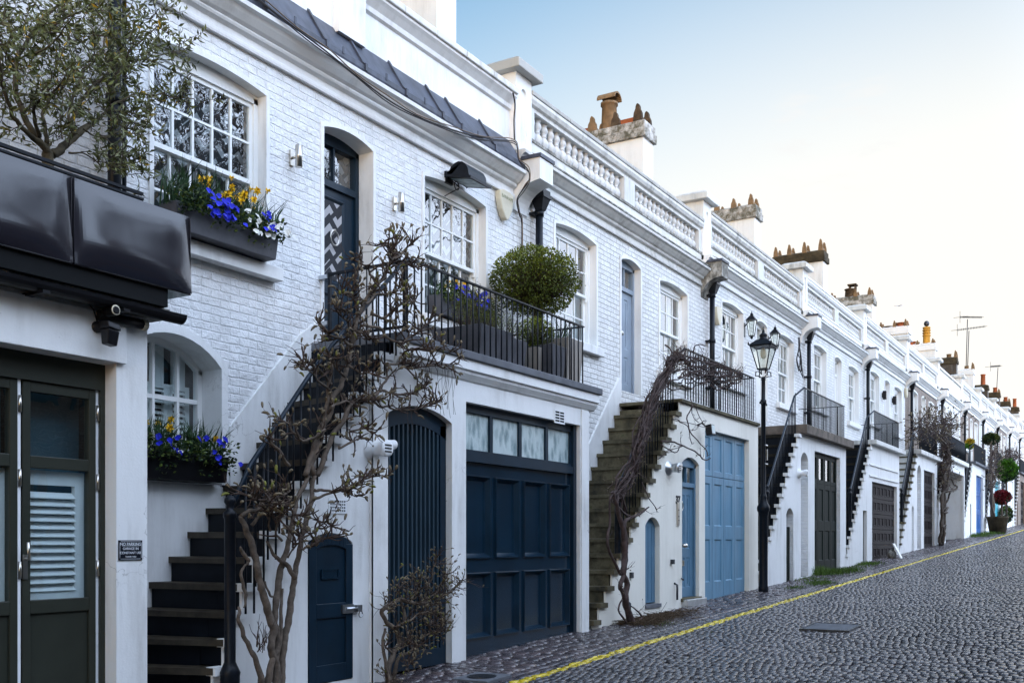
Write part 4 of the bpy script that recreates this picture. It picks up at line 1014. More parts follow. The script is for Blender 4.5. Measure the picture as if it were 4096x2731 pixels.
def mews_house(n, label, st):
    p, pn = PIER[n], PIER[n + 1]; dz = .26 * (n - 2)
    h = thing('mews_house', ((p + pn) / 2, W, gz((p + pn) / 2)), label, 'house', 'terraced mews houses')
    far = n >= 5; vfar = n >= 7
    zsp = 6.16 + dz
    off = st.get('off', (1.2, 2.5, 3.4, 4.16, 4.97, 6.26))
    w1 = opening(p + off[0], p + off[1], 4.60 + dz, zsp + .01, .06); d = opening(p + off[2], p + off[3], 4.06 + dz, zsp + .01, .068); w2 = opening(p + off[4], p + off[5], 4.60 + dz, zsp + .01, .06)
    wm = st.get('wall', 'white_brick_open')
    main_wall(h, p, pn, [w1, d, w2], 6.9 + dz, wm); roof_box(h, p, pn, 6.85 + dz)
    band = .075 if not st.get('noband') else .0
    for o in (w1, w2): sash_window(h, o, cols=4 if not far else 3, band=.05, dep=.13, sill=True, backing='room_teal', sill_out=.09)
    dr = front_door(h, d, .14, st.get('door', 'pale_blue_paint'), fan=.36, style='planked')
    if not vfar: knob(dr, d['x0'] + .2, W + .14, 5.02 + dz, 'steel', .045)
    s = MB(); reveal(s, d, W, .17, .05); s.build('surround', 'white_trim', dr)
    cornice(h, p, pn, 6.49 + dz, .95, 'white_trim' if n > 2 else 'weathered_trim')
    strip_course(h, p + .41, pn, dz, 'dirty_stone' if n <= 4 else 'weathered_trim')
    mid = [(p + .41 + pn) / 2]
    if st.get('solid_parapet'):
        s = MB(); s.box(p + .41, pn, W + .0, W + .25, 6.9 + dz, 7.66 + dz); s.box(p + .41, pn, W - .06, W + .3, 7.66 + dz, 7.74 + dz); s.build('parapet', 'weathered_trim', h)
    else: balustrade(h, p + .41, pn, dz, 16, mid, individual=n <= 4, mat='weathered_trim' if n <= 3 else 'white_trim')
    pier_and_corbel(h, p, dz, 'white_trim', dark=(n == 3))
    downpipe(h, p + st.get('pipe', .72), 6.14 + dz, 3.9 + dz, dz)
    ct = st['chim']; chimney(h, pn, 9.86 + dz + ct[2], ct[0], ct[1])
    # stair and landing
    zl = 3.83 + dz; xl = p + st.get('xl', 3.15); xe = pn + .25; ns = 15
    tr = stairs(h, xl, zl, ns, .20, .217, E + (.02 if far else .02), st['tread'], st['body'], x_lim=p + .15 if n > 2 else 11.86, nose_m=st.get('nose'))
    ops_s = []; ops_b = []
    g = gz(xl)
    cz = g + st.get('cupz', 1.3)
    if st.get('cup') is not None:
        c0 = opening(xl + st['cup'][0], xl + st['cup'][1], gz(xl - 1) + st.get('cupbase', .0), cz, st.get('cuprise', .13)); ops_s.append(c0)
    if st.get('rec'):
        r0 = opening(xl + st['rec'][0], xl + st['rec'][1], gz(xl) + .05, st['rec'][2] + dz, st['rec'][3]); ops_b.append(r0)
    ga = opening(xl + st['gar'][0], min(xl + st['gar'][1], xe - .15), gz(xl) - .2, st['gar'][2] + dz); ops_b.append(ga)
    xs = xl - .001 if not (st.get('rec') and st['rec'][0] < 0) else xl + st['rec'][0] - .1
    xb = tr[-1][0] + .02
    front_block(h, xb, xl, xe, zl, tr, ops_s, ops_b, E, E, st.get('block', 'white_render'), xs, zl - st['slab'][0])
    slab(h, xl, xe + .2 * (st['slab'][1] != 'mossy_stone'), zl, st['slab'][0], st['slab'][1], 5.90 if st['slab'][1] != 'mossy_stone' else 6.0)
    lin = MB()
    for o in ops_s: reveal(lin, o, E, .24, 0, sill=True)
    for o in ops_b: reveal(lin, o, E, (.10 if o is ga and st.get('carport') else .16) if o is ga else st.get('recdep', .22), 0, sill=False)
    lin.build('reveal_lining', 'white_brick' if st.get('brickrec') else st.get('block', 'white_render'), h)
    if st.get('cup') is not None:
        arched_leaf(h, opening(c0['x0'], c0['x1'], c0['z0'] + .02, c0['zs'] - (.25 if st.get('cupshort') else 0), 0 if st.get('cupshort') else st.get('cuprise', .13)), E + .075, st['cupm'], boards=4)
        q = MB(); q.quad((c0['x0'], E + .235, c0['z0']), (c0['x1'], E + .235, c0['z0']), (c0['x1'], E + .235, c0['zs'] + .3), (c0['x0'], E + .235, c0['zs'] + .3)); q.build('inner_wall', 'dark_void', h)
        s = MB(); s.box(c0['x0'] - .01, c0['x1'] + .02, E - .02, E + .16, c0['z0'] - .05, c0['z0'] + .004); s.build('door_sill', 'slab_grey', h)
    if st.get('rec'):
        dy = E + st.get('recdep', .22)
        front_door(h, opening(r0['x0'], r0['x1'], r0['z0'] + .1, r0['zs'], r0['arc'][6][1] - r0['zs'] if len(r0['arc']) > 2 else 0), 0, st.get('recdoor', 'slate_blue_paint'), fan=.3, style='planked', name='side_door', yabs=dy - .04)
    y = E + .085; ga_z0 = gz(ga['x0']) + .02
    a, b, zt = ga['x0'] + .005, ga['x1'] - .005, ga['zs'] - .005
    if st.get('carport'):
        q = MB(); q.box(b + .03, b + .06, E + .02, W + 2.5, gz(b) - .2, zt + .1); q.box(a - .06, a - .03, E + .02, W + 2.5, gz(a) - .2, zt + .1); q.box(a - .03, b + .03, W + 2.5, W + 2.55, gz(a) - .2, zt + .1); q.box(a - .03, b + .03, E + .02, W + 2.5, zt + .1, zt + .14)
        q.build('carport_wall', 'white_render', h)
    elif st['gtype'] == 'sectional': sectional_door(h, a, b, ga_z0, zt, y, st['gmat'])
    elif st['gtype'] == 'tall': tall_garage(h, a, b, ga_z0, zt, y, st['gmat'], zt - .75)
    else: tall_garage(h, a, b, ga_z0, zt, y, st['gmat'], zt - .68, True)
    if st.get('grooves'):
        q = MB()
        for zz in (ga['zs'] + .12, ga['zs'] + .42): q.box(ga['x0'] - .35, ga['x1'] + .1, E - .03, E - .002, zz, zz + .035)
        q.build('moulding', 'white_trim', h)
    railing(st['rail'], xl + .06, zl, xe - .5, 0, .78, stair=(tr, 10), sp=.112, merge=vfar, stair_rail='blue_black_iron' if n < 7 else 'black_iron')
    return h, dict(p=p, xl=xl, zl=zl, xe=xe, dz=dz, tr=tr, d=d, w1=w1, w2=w2, ga=ga)
base = dict(tread='tread_black', body='stair_black', slab=(.10, 'slab_grey'), chim=('white', 'fins', 0), gar=(1.05, 3.6, 3.3), gtype='sectional', gmat='brown_door_paint', cup=(-1.15, -.62), cupm='green_black_paint', nose='white_trim')
def S(**k): q = dict(base); q.update(k); return q
HS = {}
HS[2] = mews_house(2, 'cream fronted mews house numbered 37 with pale blue garage doors and sandstone stair', S(tread='mossy_stone', body='mossy_stone', nose='mossy_stone', block='cream_render', slab=(.055, 'mossy_stone'), chim=('white', 'tee', -.02), xl=PX(2472.5, W) - 11.67,
    cup=(PX(2581, E) - PX(2472.5, W), PX(2639, E) - PX(2472.5, W)), cupz=1.27, cupbase=.16, cupm='slate_blue_paint', rec=(PX(2728, E) - PX(2472.5, W), PX(2796.5, E) - PX(2472.5, W), 2.85, .1), recdep=.13, gar=(PX(2820, E) - PX(2472.5, W), PX(2996.5, E) - PX(2472.5, W), 3.47), gtype='tall', gmat='pale_blue_paint',
    door='upper_door_paint', rail='railing overgrown by bare brown vine above the pale blue garage', pipe=.55))
HS[3] = mews_house(3, 'white mews house with blackish green glazed garage doors and black stair behind the lamp post', S(slab=(.19, 'slab_brown'), chim=('white', 'fins', 0), xl=3.08, cup=(-1.0, -.5), cupshort=True, cupz=1.35, rec=(.06, .62, 3.12, .14), recdep=.5, brickrec=True, recdoor='white_wood', gar=(1.15, 3.45, 3.36), gtype='glazed', gmat='green_black_paint', block='white_render', door='white_wood', rail='tall black railing over the thick brown stone balcony slab, right of the lamp post', pipe=.36))
HS[4] = mews_house(4, 'white mews house with brown sectional garage door below two grooved bands', S(chim=('dark', 'tallfins', .2), xl=3.05, cup=(-.95, -.5), cuprise=0, cupz=1.35, cupm='brown_door_paint', gar=(.12, 3.5, 2.72), grooves=True, door='white_wood', rail='black railing above the brown sectional garage door', slab=(.12, 'weathered_trim'), pipe=.4))
HS[5] = mews_house(5, 'white mews house whose outer stair has white risers and mossy dark treads', S(tread='mossy_stone', body='white_render', nose='mossy_stone', chim=('white', 'hoop', .0), xl=3.1, cup=(-.85, -.45), cupm='white_wood', rec=(.1, .85, 3.05, .3), recdep=.4, brickrec=True, recdoor='white_wood', gar=(1.35, 3.5, 3.25), door='white_wood', slab=(.14, 'weathered_trim'), rail='black railing half hidden by a shaggy bare climber', pipe=.4))
HS[6] = mews_house(6, 'brown brick mews house with an open white walled carport', S(wall='brown_brick', chim=('clean', 'bowls', -.15), xl=2.1, cup=None, gar=(.05, 4.9, 3.3), carport=True, door='white_wood', slab=(.16, 'weathered_trim'), rail='long black railing above the open carport'))
HS[7] = mews_house(7, 'white mews house with bright blue tall garage doors and brown brick gatepost', S(chim=('clean', 'ball', 0), xl=2.6, cup=(-.3 - .4, -.3), rec=None, gar=(1.3, 3.6, 3.3), gtype='tall', gmat='bright_blue_paint', door='white_wood', solid_parapet=True, rail='solid looking black railing above the bright blue garage doors'))
HS[8] = mews_house(8, 'dark brown brick mews house with a red shrub and tubs before its front', S(wall='brown_brick', chim=('brick', 'plain', .1), gtype='tall', gmat='teal_paint', gar=(1.0, 3.2, 3.2), door='white_wood', rail='white and black balcony railing behind the far pompom tree'))
HS[9] = mews_house(9, 'far white mews house with pale front block just beyond the clipped green balls', S( chim=('clean', 'plain', .2), gtype='tall', gmat='white_wood', door='white_wood', rail='far black railing just beyond the clipped green balls'))
HS[10] = mews_house(10, 'far brown brick mews house under the pair of red chimney pots', S(wall='brown_brick', block='brown_brick', chim=('brick', 'pair', -.1), door='white_wood', rail='far black railing under the pair of red chimney pots'))
HS[11] = mews_house(11, 'far white mews house third from the end of the visible row', S(chim=('brick', 'mix', 0), door='white_wood', rail='far black railing third from the end of the row'))
HS[12] = mews_house(12, 'far white mews house second from the end of the visible row', S(chim=('brick', 'mix', -.1), door='white_wood', rail='far black railing second from the end of the row'))
HS[13] = mews_house(13, 'farthest mews house at the right edge of the photo', S(wall='brown_brick', chim=('brick', 'pair', 0), door='white_wood', rail='farthest black railing at the right edge of the photo'))
def house_two_extras():
    h = HS[2][0]; q = HS[2][1]
    lettering('37', .17, 'black_iron', h, (PX(2711, E), E - .004, PZ(2711, 2000, E)), .004, 'house_number', bold=.006)
    s = MB(); xc = PX(2710, E); s.box(xc - .045, xc + .045, E - .022, E, 1.86, 2.22); ip = s.build('intercom', 'steel', h, .004)
    s = MB()
    for z in (2.1, 2.0, 1.94): s.lathe((xc, E - .022, z), [(.012, 0), (.012, -.004)], 10, 'y')
    s.build('button', 'black_plastic', ip)
    flue(h, PX(2672, E), E, PZ(2672, 1872, E), 'galvanised', .95)
    d = [c for c in h.children if c.name.startswith('side_door')][0]
    x = PX(2735, E); y = E + .09
    ring_knocker(d, x + .08, y, 2.17, .055); knob(d, x + .16, y, 1.55, 'steel', .04); knob(d, x + .07, y, 1.55, 'steel', .03); letter_plate(d, x + .12, y, 1.27, 'steel', .1)
    s = MB(); s.box(PX(2728, E) - .02, PX(2796, E) + .1, E - .1, E + .2, gz(15) - .1, gz(15.4) + .12); s.build('door_step', 'galvanised', h, .008)
    def sp(f): s = MB(); f(s); s.build('stub_pipe', 'wet_iron', h)
    sp(lambda s: s.tube([(13.05, E - .04, .5), (13.05, E - .04, .75), (13.05, E, .78)], .018, 6)); sp(lambda s: s.tube([(14.75, E - .05, .72), (14.75, E - .05, .95), (14.75, E, .97)], .018, 6))
    sp(lambda s: s.tube([(14.95, E - .07, 1.02), (15.03, E - .01, 1.04)], .014, 6))
    sp(lambda s: s.box(14.6, 14.66, E - .05, E, 1.27, 1.34)); sp(lambda s: s.box(13.12, 13.18, E - .04, E, 1.1, 1.18))
    # smooth plinth band beside the stair on the wall
    s = MB(); xl, zl = q['xl'], q['zl']
    s.prof_y([(11.9, gz(12) - .2), (11.9, .95), (xl + .0, zl + .42), (xl + .06, zl + .42), (xl + .06, zl - 1.2)], W - .03, W + .002); s.build('dado', 'white_trim', h)
    for n in (3, 4, 5):
        hh, qq = HS[n]
        if n == 3: flue(hh, qq['xl'] - .12, E, 3.05, 'white_plastic', .9)
house_two_extras()
# ------------------------------------------------------------------ wall fittings (each a thing)
def wall_light(x, z, label):
    t = thing('wall_light', (x, W, z), label, 'wall light', 'brushed steel wall lights by the navy door')
    m = MB(); m.box(x - .028, x + .028, W - .022, W - .001, z - .075, z + .075); m.tube([(x, W - .02, z), (x, W - .07, z)], .014, 8); m.build('bracket', 'steel', t)
    m = MB(); m.lathe((x, W - .105, z - .11), [(.026, 0), (.034, .004), (.034, .10), (.0355, .103), (.0355, .117), (.034, .12), (.034, .216), (.026, .22)], 16); m.build('tube', 'steel', t)
wall_light(PX(1194, 7.0), PZ(1194, 626, 7.0), 'brushed steel up and down wall light left of the navy door')
wall_light(PX(1604, 7.0), PZ(1604, 811, 7.0), 'brushed steel up and down wall light right of the navy door')
for i, (xx, yy) in enumerate(((3541, 1580), (3581, 1601))):
    x, z = PX(xx, 7.0), PZ(xx, yy, 7.0)
    t = thing('wall_light', (x, W, z), ('small black box wall light left of the far recessed doorway', 'small black box wall light right of the far recessed doorway')[i], 'wall light', 'black box wall lights on the far white house')
    m = MB(); m.box(x - .06, x + .06, W - .14, W - .03, z - .14, z + .14); m.build('lamp_box', 'black_plastic', t, .01); m = MB(); m.box(x - .04, x + .04, W - .03, W, z - .08, z + .08); m.build('bracket', 'black_plastic', t)
def lantern(x, z, label):
    t = thing('wall_lantern', (x, W, z), label, 'lantern', 'black wall lanterns beside the recessed doorway')
    y = W - .17; m = MB(); m.box(x - .04, x + .04, W - .02, W, z - .2, z + .1); m.tube([(x, W - .01, z + .02), (x, W - .09, z + .10), (x, y, z + .30)], .012, 6)
    m.frustum(x, y, z + .14, z + .24, .105, .105, .03, .03); m.lathe((x, y, z + .24), [(.03, 0), (.036, .03), (.012, .06), (.004, .1)], 8)
    m.box(x - .05, x + .05, y - .05, y + .05, z - .2, z - .185); m.lathe((x, y, z - .26), [(.006, 0), (.03, .03), (.03, .06)], 8)
    for sx in (-1, 1):
        for sy in (-1, 1): m.tube([(x + sx * .045, y + sy * .045, z - .19), (x + sx * .085, y + sy * .085, z + .14)], .008, 4)
    m.build('frame', 'black_iron', t); g = MB(); g.frustum(x, y, z - .185, z + .14, .042, .042, .08, .08); g.build('pane', 'lamp_glass', t)
lantern(PX(3003, 6.95), PZ(3003, 1308, 6.95), 'black wall lantern left of the recessed doorway above the street lamp')
lantern(PX(3097, 6.95), PZ(3097, 1360, 6.95), 'black wall lantern right of the recessed doorway above the street lamp')
def floodlight_big():
    x0, z = PX(1846, 6.85), PZ(1860, 690, 6.85)
    t = thing('floodlight', (x0, W, z), 'large black hooded floodlight under the cornice above the second window', 'floodlight')
    m = MB(); L = .40; y0 = W - .34; cz = z - .02
    prof = [(y0 - .02, cz - .07)]
    for i in range(9):
        a = PI * i / 8; prof.append((y0 + .14 - .15 * math.cos(a), cz - .03 + .17 * math.sin(a)))
    prof.append((y0 + .30, cz + .02)); prof.append((y0 + .29, cz - .0))
    m.prof_x(prof, x0, x0 + L); m.build('hood', 'black_iron', t, .012)
    m = MB(); m.hexa([(x0 - .03, y0 - .06, cz - .10), (x0 + L + .03, y0 - .06, cz - .10), (x0 + L + .03, y0 + .30, cz - .02), (x0 - .03, y0 + .30, cz - .02), (x0 - .03, y0 - .06, cz - .07), (x0 + L + .03, y0 - .06, cz - .07), (x0 + L + .03, y0 + .30, cz + .01), (x0 - .03, y0 + .30, cz + .01)]); fr = m.build('frame', 'black_iron', t)
    m = MB(); m.quad((x0 + .03, y0 - .03, cz - .097), (x0 + L - .03, y0 - .03, cz - .097), (x0 + L - .03, y0 + .27, cz - .031), (x0 + .03, y0 + .27, cz - .031)); m.build('lens', 'frosted_glass', fr)
    m = MB(); m.box(x0 + .02, x0 + .08, y0 + .25, W, cz - .01, cz + .03); m.box(x0 + .0, x0 + .14, W - .03, W, cz - .08, cz + .06); m.build('bracket', 'black_iron', t)
    m = MB(); m.tube([(x0 + .05, W - .04, cz - .02)] + [(x0 + .12 + .05 * math.cos(a * .6), W - .10, cz - .10 + .05 * math.sin(a * .6)) for a in range(11)] + [(x0 + .05, W - .05, cz - .2), (x0 - .02, W - .02, cz - .25)], .007, 6); m.build('cable', 'wire', t)
floodlight_big()
def floodlight_small():
    x, z = PX(2832, 5.9), PZ(2832, 1712, 5.9)
    t = thing('floodlight', (x, E, z), 'small black floodlight tangled in vine above the pale blue garage doors', 'floodlight')
    m = MB(); m.hexa([(x - .09, 5.80, z - .11), (x + .09, 5.80, z - .11), (x + .09, 5.9, z - .13), (x - .09, 5.9, z - .13), (x - .09, 5.82, z + .06), (x + .09, 5.82, z + .06), (x + .09, 5.92, z + .04), (x - .09, 5.92, z + .04)]); m.build('housing', 'black_plastic', t, .01)
    m = MB(); m.quad((x - .075, 5.799, z - .09), (x + .075, 5.799, z - .09), (x + .075, 5.815, z + .045), (x - .075, 5.815, z + .045)); m.build('lens', 'frosted_glass', t)
    m = MB(); m.tube([(x, 5.9, z), (x - .06, 5.98, z + .08), (x - .09, E, z + .05)], .014, 6); m.tube([(x - .1, E - .01, z + .02), (x - .2, E - .15, z + .1), (x - .02, 5.92, z + .12)], .007, 5); m.build('bracket', 'black_plastic', t)
floodlight_small()
def alarm_box(xx, yy, label, s=1.0, text=None):
    x, z = PX(xx, 7.05), PZ(xx, yy, 7.05)
    t = thing('alarm_box', (x, W, z), label, 'alarm box', 'burglar alarm boxes')
    m = MB(); o = [(-.17, .15), (-.08, .18), (.08, .18), (.17, .15), (.16, .04), (.12, -.08), (.05, -.18), (0, -.21), (-.05, -.18), (-.12, -.08), (-.16, .04)]
    m.prof_y([(x + a * s, z + b * s) for a, b in o], W - .09, W - .002); b = m.build('cover', 'ivory_plastic', t, .018)
    if text: lettering(text, .066 * s, 'olive_leaf_pale', b, (x, W - .091, z + .085 * s), .001)
alarm_box(2019, 820, 'cream shield shaped alarm box between second window and corbel', 1.0, 'BANHAM')
alarm_box(2872, 1262, 'cream alarm box beside the drainpipe of the house behind the street lamp', .95)
alarm_box(3625, 1570, 'cream alarm box beside a far drainpipe above the white riser stair', .9)
def pir():
    x, z = PX(407, 6.0), PZ(405, 1322, 6.0)
    t = thing('motion_sensor', (x, E, z), 'black motion sensor hanging on the lintel over the olive doors', 'sensor')
    y = E - .035; m = MB(); m.lathe((x - .03, y, z + .02), [(.04, 0), (.04, -.03), (.02, -.05)], 12, 'y'); m.build('bracket', 'black_plastic', t)
    m = MB(); m.hexa([(x - .045, y - .15, z + .005), (x + .055, y - .15, z - .01), (x + .055, y - .04, z - .01), (x - .045, y - .04, z + .005), (x - .045, y - .14, z + .05), (x + .055, y - .14, z + .035), (x + .055, y - .04, z + .05), (x - .045, y - .04, z + .06)])
    m.hexa([(x - .03, y - .12, z - .10), (x + .045, y - .12, z - .11), (x + .045, y - .05, z - .11), (x - .03, y - .05, z - .10), (x - .04, y - .14, z + .0), (x + .05, y - .14, z - .012), (x + .05, y - .05, z - .012), (x - .04, y - .05, z + .0)]); b = m.build('housing', 'black_plastic', t, .008)
    m = MB(); m.tube([(x - .03, y - .01, z + .05), (x - .06, y - .01, z + .13), (x - .12, y - .0, z + .2)], .005, 5); m.build('cable', 'wire', t)
pir()
def twin_spot():
    x, z = PX(490, 5.95), PZ(490, 1262, 5.95)
    t = thing('security_light', (x, E, z), 'black twin spot security light under the gutter, right of the motion sensor', 'security light')
    y = E - .05; m = MB(); m.tube([(x - .16, y, z - .02), (x + .22, y, z - .02)], .035, 10); m.lathe((x - .13, y - .02, z), [(.02, 0), (.036, -.05), (.036, -.13)], 14, 'y'); m.build('housing', 'black_plastic', t)
    m = MB(); m.lathe((x - .13, y - .14, z), [(.030, 0), (.036, -.010), (.030, -.012)], 14, 'y'); m.build('lens_ring', 'ivory_plastic', t); m = MB(); m.lathe((x - .13, y - .153, z), [(.027, 0), (.02, -.004)], 14, 'y'); m.build('lens', 'black_plastic', t); m = MB(); m.tube([(x + .20, y, z - .02), (x + .235, y, z - .02)], .04, 12); m.build('lens_ring', 'ivory_plastic', t)
twin_spot()
def parking_sign():
    x0, x1, z0, z1 = PX(472, E), PX(566, E), 1.475, 1.615
    t = thing('no_parking_sign', ((x0 + x1) / 2, E, z0), 'small black sign with white lettering asking for no parking on the white pillar', 'sign')
    m = MB(); m.box(x0, x1, E - .008, E - .001, z0, z1); b = m.build('plate', 'sign_black', t)
    y = E - .0095; xc = (x0 + x1) / 2; q = MB(); k = .008
    for a, bb, c, d in ((x0 + k + .008, x1 - k - .008, z1 - k - .002, z1 - k), (x0 + k + .008, x1 - k - .008, z0 + k, z0 + k + .002)): q.box(a, bb, y, y + .001, c, d)
    for a in (x0 + k, x1 - k - .002): q.box(a, a + .002, y, y + .001, z0 + k + .008, z1 - k - .008)
    w = x1 - x0
    q.box(x0 + w * .13, x1 - w * .13, y, y + .001, z0 + (z1 - z0) * .715, z0 + (z1 - z0) * .73); q.build('border', 'sign_white', b)
    for txt, f, s in (('NO PARKING', .80, .0290), ('GARAGE IN', .575, .0255), ('CONSTANT USE', .365, .0245), ('THANK YOU', .17, .0155)):
        lettering(txt, s, 'sign_white', b, (xc, y, z0 + (z1 - z0) * f), .0006)
parking_sign()
def cables():
    t = thing('cable_bundle', (10.5, W, 6.3), 'black cables slung along the cornice and down past the corbel', 'cable')
    def run(name, pts, r, mat): m = MB(); m.tube(pts, r, 6); m.build(name, mat, t)
    c = [P(x, y, Y) for x, y, Y in ((1010, -20, 6.86), (1150, 90, 6.84), (1290, 195, 6.83), (1420, 300, 6.83), (1560, 405, 6.82), (1700, 480, 6.83), (1850, 532, 6.85), (1975, 558, 6.88), (2055, 566, 6.95), (2068, 590, 6.86), (2075, 640, 6.66), (2112, 680, 6.60), (2116, 720, 6.58), (2090, 760, 6.72), (2068, 800, 6.96), (2075, 850, 7.06), (2087, 900, 7.07), (2085, 1120, 7.07), (2084, 1250, 7.07))]
    def smooth(pp, n=4):
        out = []
        for i in range(len(pp) - 1):
            p0, p1, p2, p3 = pp[max(i - 1, 0)], pp[i], pp[i + 1], pp[min(i + 2, len(pp) - 1)]
            for k in range(n):
                u = k / n; out.append(.5 * ((2 * p1) + (p2 - p0) * u + (2 * p0 - 5 * p1 + 4 * p2 - p3) * u * u + (3 * p1 - p0 - 3 * p2 + p3) * u ** 3))
        return out + [pp[-1]]
    s = smooth(c)
    run('cable', s, .008, 'wire'); run('cable', [q + Vector((.0, -.012, .022 + .012 * math.sin(i * .9))) for i, q in enumerate(s)], .006, 'copper_wire'); run('cable', [q + Vector((.015, .0, -.02 + .01 * math.sin(i * .7))) for i, q in enumerate(s)], .006, 'wire')
    v = [P(x, y, Y) for x, y, Y in ((2052, 372, 6.96), (2060, 420, 7.0), (2056, 480, 7.0), (2058, 560, 6.95))]
    run('cable', smooth(v), .01, 'wire')
    t2 = thing('cable_bundle', (25.2, W, 6.0), 'tangle of old wires hanging by the corbel left of the third drainpipe', 'cable')
    m = MB()
    for i in range(7): m.tube(smooth([P(3195 + ru(-4, 8), 1350, 7.0), P(3200 + ru(-8, 8), 1400 + ru(-20, 20), 6.95), P(3197 + ru(-12, 12), 1440, 6.98), P(3205 + ru(-10, 10), 1500 + ru(-20, 10), 7.0)]), .011, 5)
    m.build('wire', 'wire', t2)
cables()
# ------------------------------------------------------------------ street lamp
def street_lamp():
    x, y = 18.38, 5.80; g = gz(x)
    t = thing('street_lamp', (x, y, g), 'black Victorian street lamp with glazed lantern in front of the cream house', 'street lamp')
    m = MB(); m.lathe((x, y, g - .05), [(.092, 0), (.092, .12), (.08, .16), (.08, 1.42), (.09, 1.45), (.095, 1.5), (.112, 1.53), (.116, 1.57), (.11, 1.61), (.075, 1.68), (.062, 1.75), (.066, 1.78), (.054, 1.82), (.046, 1.84), (.040, 3.46), (.055, 3.48), (.055, 3.54), (.037, 3.56), (.035, 3.90), (.045, 3.92), (.025, 3.97)], 16)
    m.box(x - .17, x + .17, y - .012, y + .012, g + 3.42, g + 3.445)
    for s in (-1, 1): m.ellipsoid((x + s * .175, y, g + 3.43), (.022, .022, .022), 8, 5)
    m.build('column', 'black_iron', t)
    b = g + 4.07
    m = MB()
    for k in range(4):
        a = PI / 4 + k * PI / 2; dx, dy = math.cos(a), math.sin(a)
        pts = [(x + dx * .03, y + dy * .03, g + 3.90), (x + dx * .10, y + dy * .10, g + 3.93), (x + dx * .155, y + dy * .155, g + 3.93), (x + dx * .15, y + dy * .15, g + 4.0), (x + dx * .10, y + dy * .10, g + 4.02), (x + dx * .07, y + dy * .07, g + 3.97), (x + dx * .08, y + dy * .08, g + 4.07)]
        m.tube(pts, .01, 6)
    m.build('frog', 'black_iron', t)
    m = MB(); lo, hi, h0, h1 = .085, .185, b, b + .40
    m.box(x - lo - .01, x + lo + .01, y - lo - .01, y + lo + .01, h0 - .02, h0)
    for sx in (-1, 1):
        for sy in (-1, 1): m.tube([(x + sx * lo, y + sy * lo, h0), (x + sx * hi, y + sy * hi, h1)], .011, 5)
    for sx, sy in ((1, 0), (-1, 0), (0, 1), (0, -1)):
        m.box(x + (sx * hi if sx else -hi) - .01, x + (sx * hi if sx else hi) + .01, y + (sy * hi if sy else -hi) - .01, y + (sy * hi if sy else hi) + .01, h1 - .01, h1 + .012)
    fr = m.build('lantern_frame', 'black_iron', t)
    m = MB(); m.frustum(x, y, h1 + .012, h1 + .12, .22, .22, .10, .10); m.lathe((x, y, h1 + .12), [(.10, 0), (.08, .02), (.066, .035), (.066, .07), (.074, .08), (.066, .10), (.04, .125), (.024, .135), (.028, .155), (.022, .175), (.010, .20), (.003, .25)], 14)
    for sx in (-1, 1):
        for sy in (-1, 1): m.lathe((x + sx * .21, y + sy * .21, h1 + .02), [(.014, 0), (.016, .02), (.003, .06)], 6)
    m.build('lantern_roof', 'black_iron', t)
    m = MB(); A = [(x - lo, y - lo), (x + lo, y - lo), (x + lo, y + lo), (x - lo, y + lo)]; B = [(x - hi, y - hi), (x + hi, y - hi), (x + hi, y + hi), (x - hi, y + hi)]
    for k in range(4): m.quad((*A[k], h0), (*A[(k + 1) % 4], h0), (*B[(k + 1) % 4], h1), (*B[k], h1))
    m.build('lantern_pane', 'lamp_glass', t)
    m = MB(); m.lathe((x, y, h1 - .22), [(.02, 0), (.045, .03), (.055, .10), (.04, .16), (.025, .2)], 12); m.build('bulb', 'ivory_plastic', t)
    m = MB(); m.box(x + .05, x + .07, y - .06, y + .06, g + 2.4, g + 2.6); m.box(x - .06, x + .062, y - .066, y - .05, g + 2.32, g + 2.34); m.box(x - .06, x + .062, y - .066, y - .05, g + 2.66, g + 2.68); m.build('number_plate', 'galvanised', t)
street_lamp()
# ------------------------------------------------------------------ aerials and aircraft
def aerial(xx, ytop, ybot, Y, label, arms):
    a, b = P(xx, ytop, Y), P(xx - 6, ybot, Y)
    t = thing('tv_aerial', tuple(b), label, 'aerial', 'television aerials on the far roofs')
    m = MB(); m.tube([b, a], .026, 6); m.build('mast', 'aerial', t)
    for xa, ya, xb, yb in arms:
        p, q = P(xa, ya, Y), P(xb, yb, Y); k = MB(); k.tube([p, q], .013, 5); n = 18
        for i in range(n):
            c = p.lerp(q, (i + .5) / n); s = .16 if i else .4
            k.tube([c + Vector((0, -s, 0)), c + Vector((0, s, 0))], .012, 4); 
            k.tube([c + Vector((0, 0, -.07)), c + Vector((0, 0, .07))], .016, 4)
        r = p + Vector((0, 0, 0)); k.tube([r + Vector((0, 0, -.35)), r + Vector((0, 0, .35))], .012, 4)
        k.build('antenna_boom', 'aerial', t)
aerial(3870, 1277, 1485, 9.0, 'taller television aerial with two long combs above the dark chimney', [(3840, 1268, 3928, 1269), (3829, 1320, 3942, 1305)])
aerial(3876, 1323, 1482, 9.1, 'shorter bare aerial mast leaning beside the taller one', [])
aerial(3992, 1470, 1570, 9.3, 'small far television aerial above the red chimney pots', [(3962, 1466, 4002, 1463)])
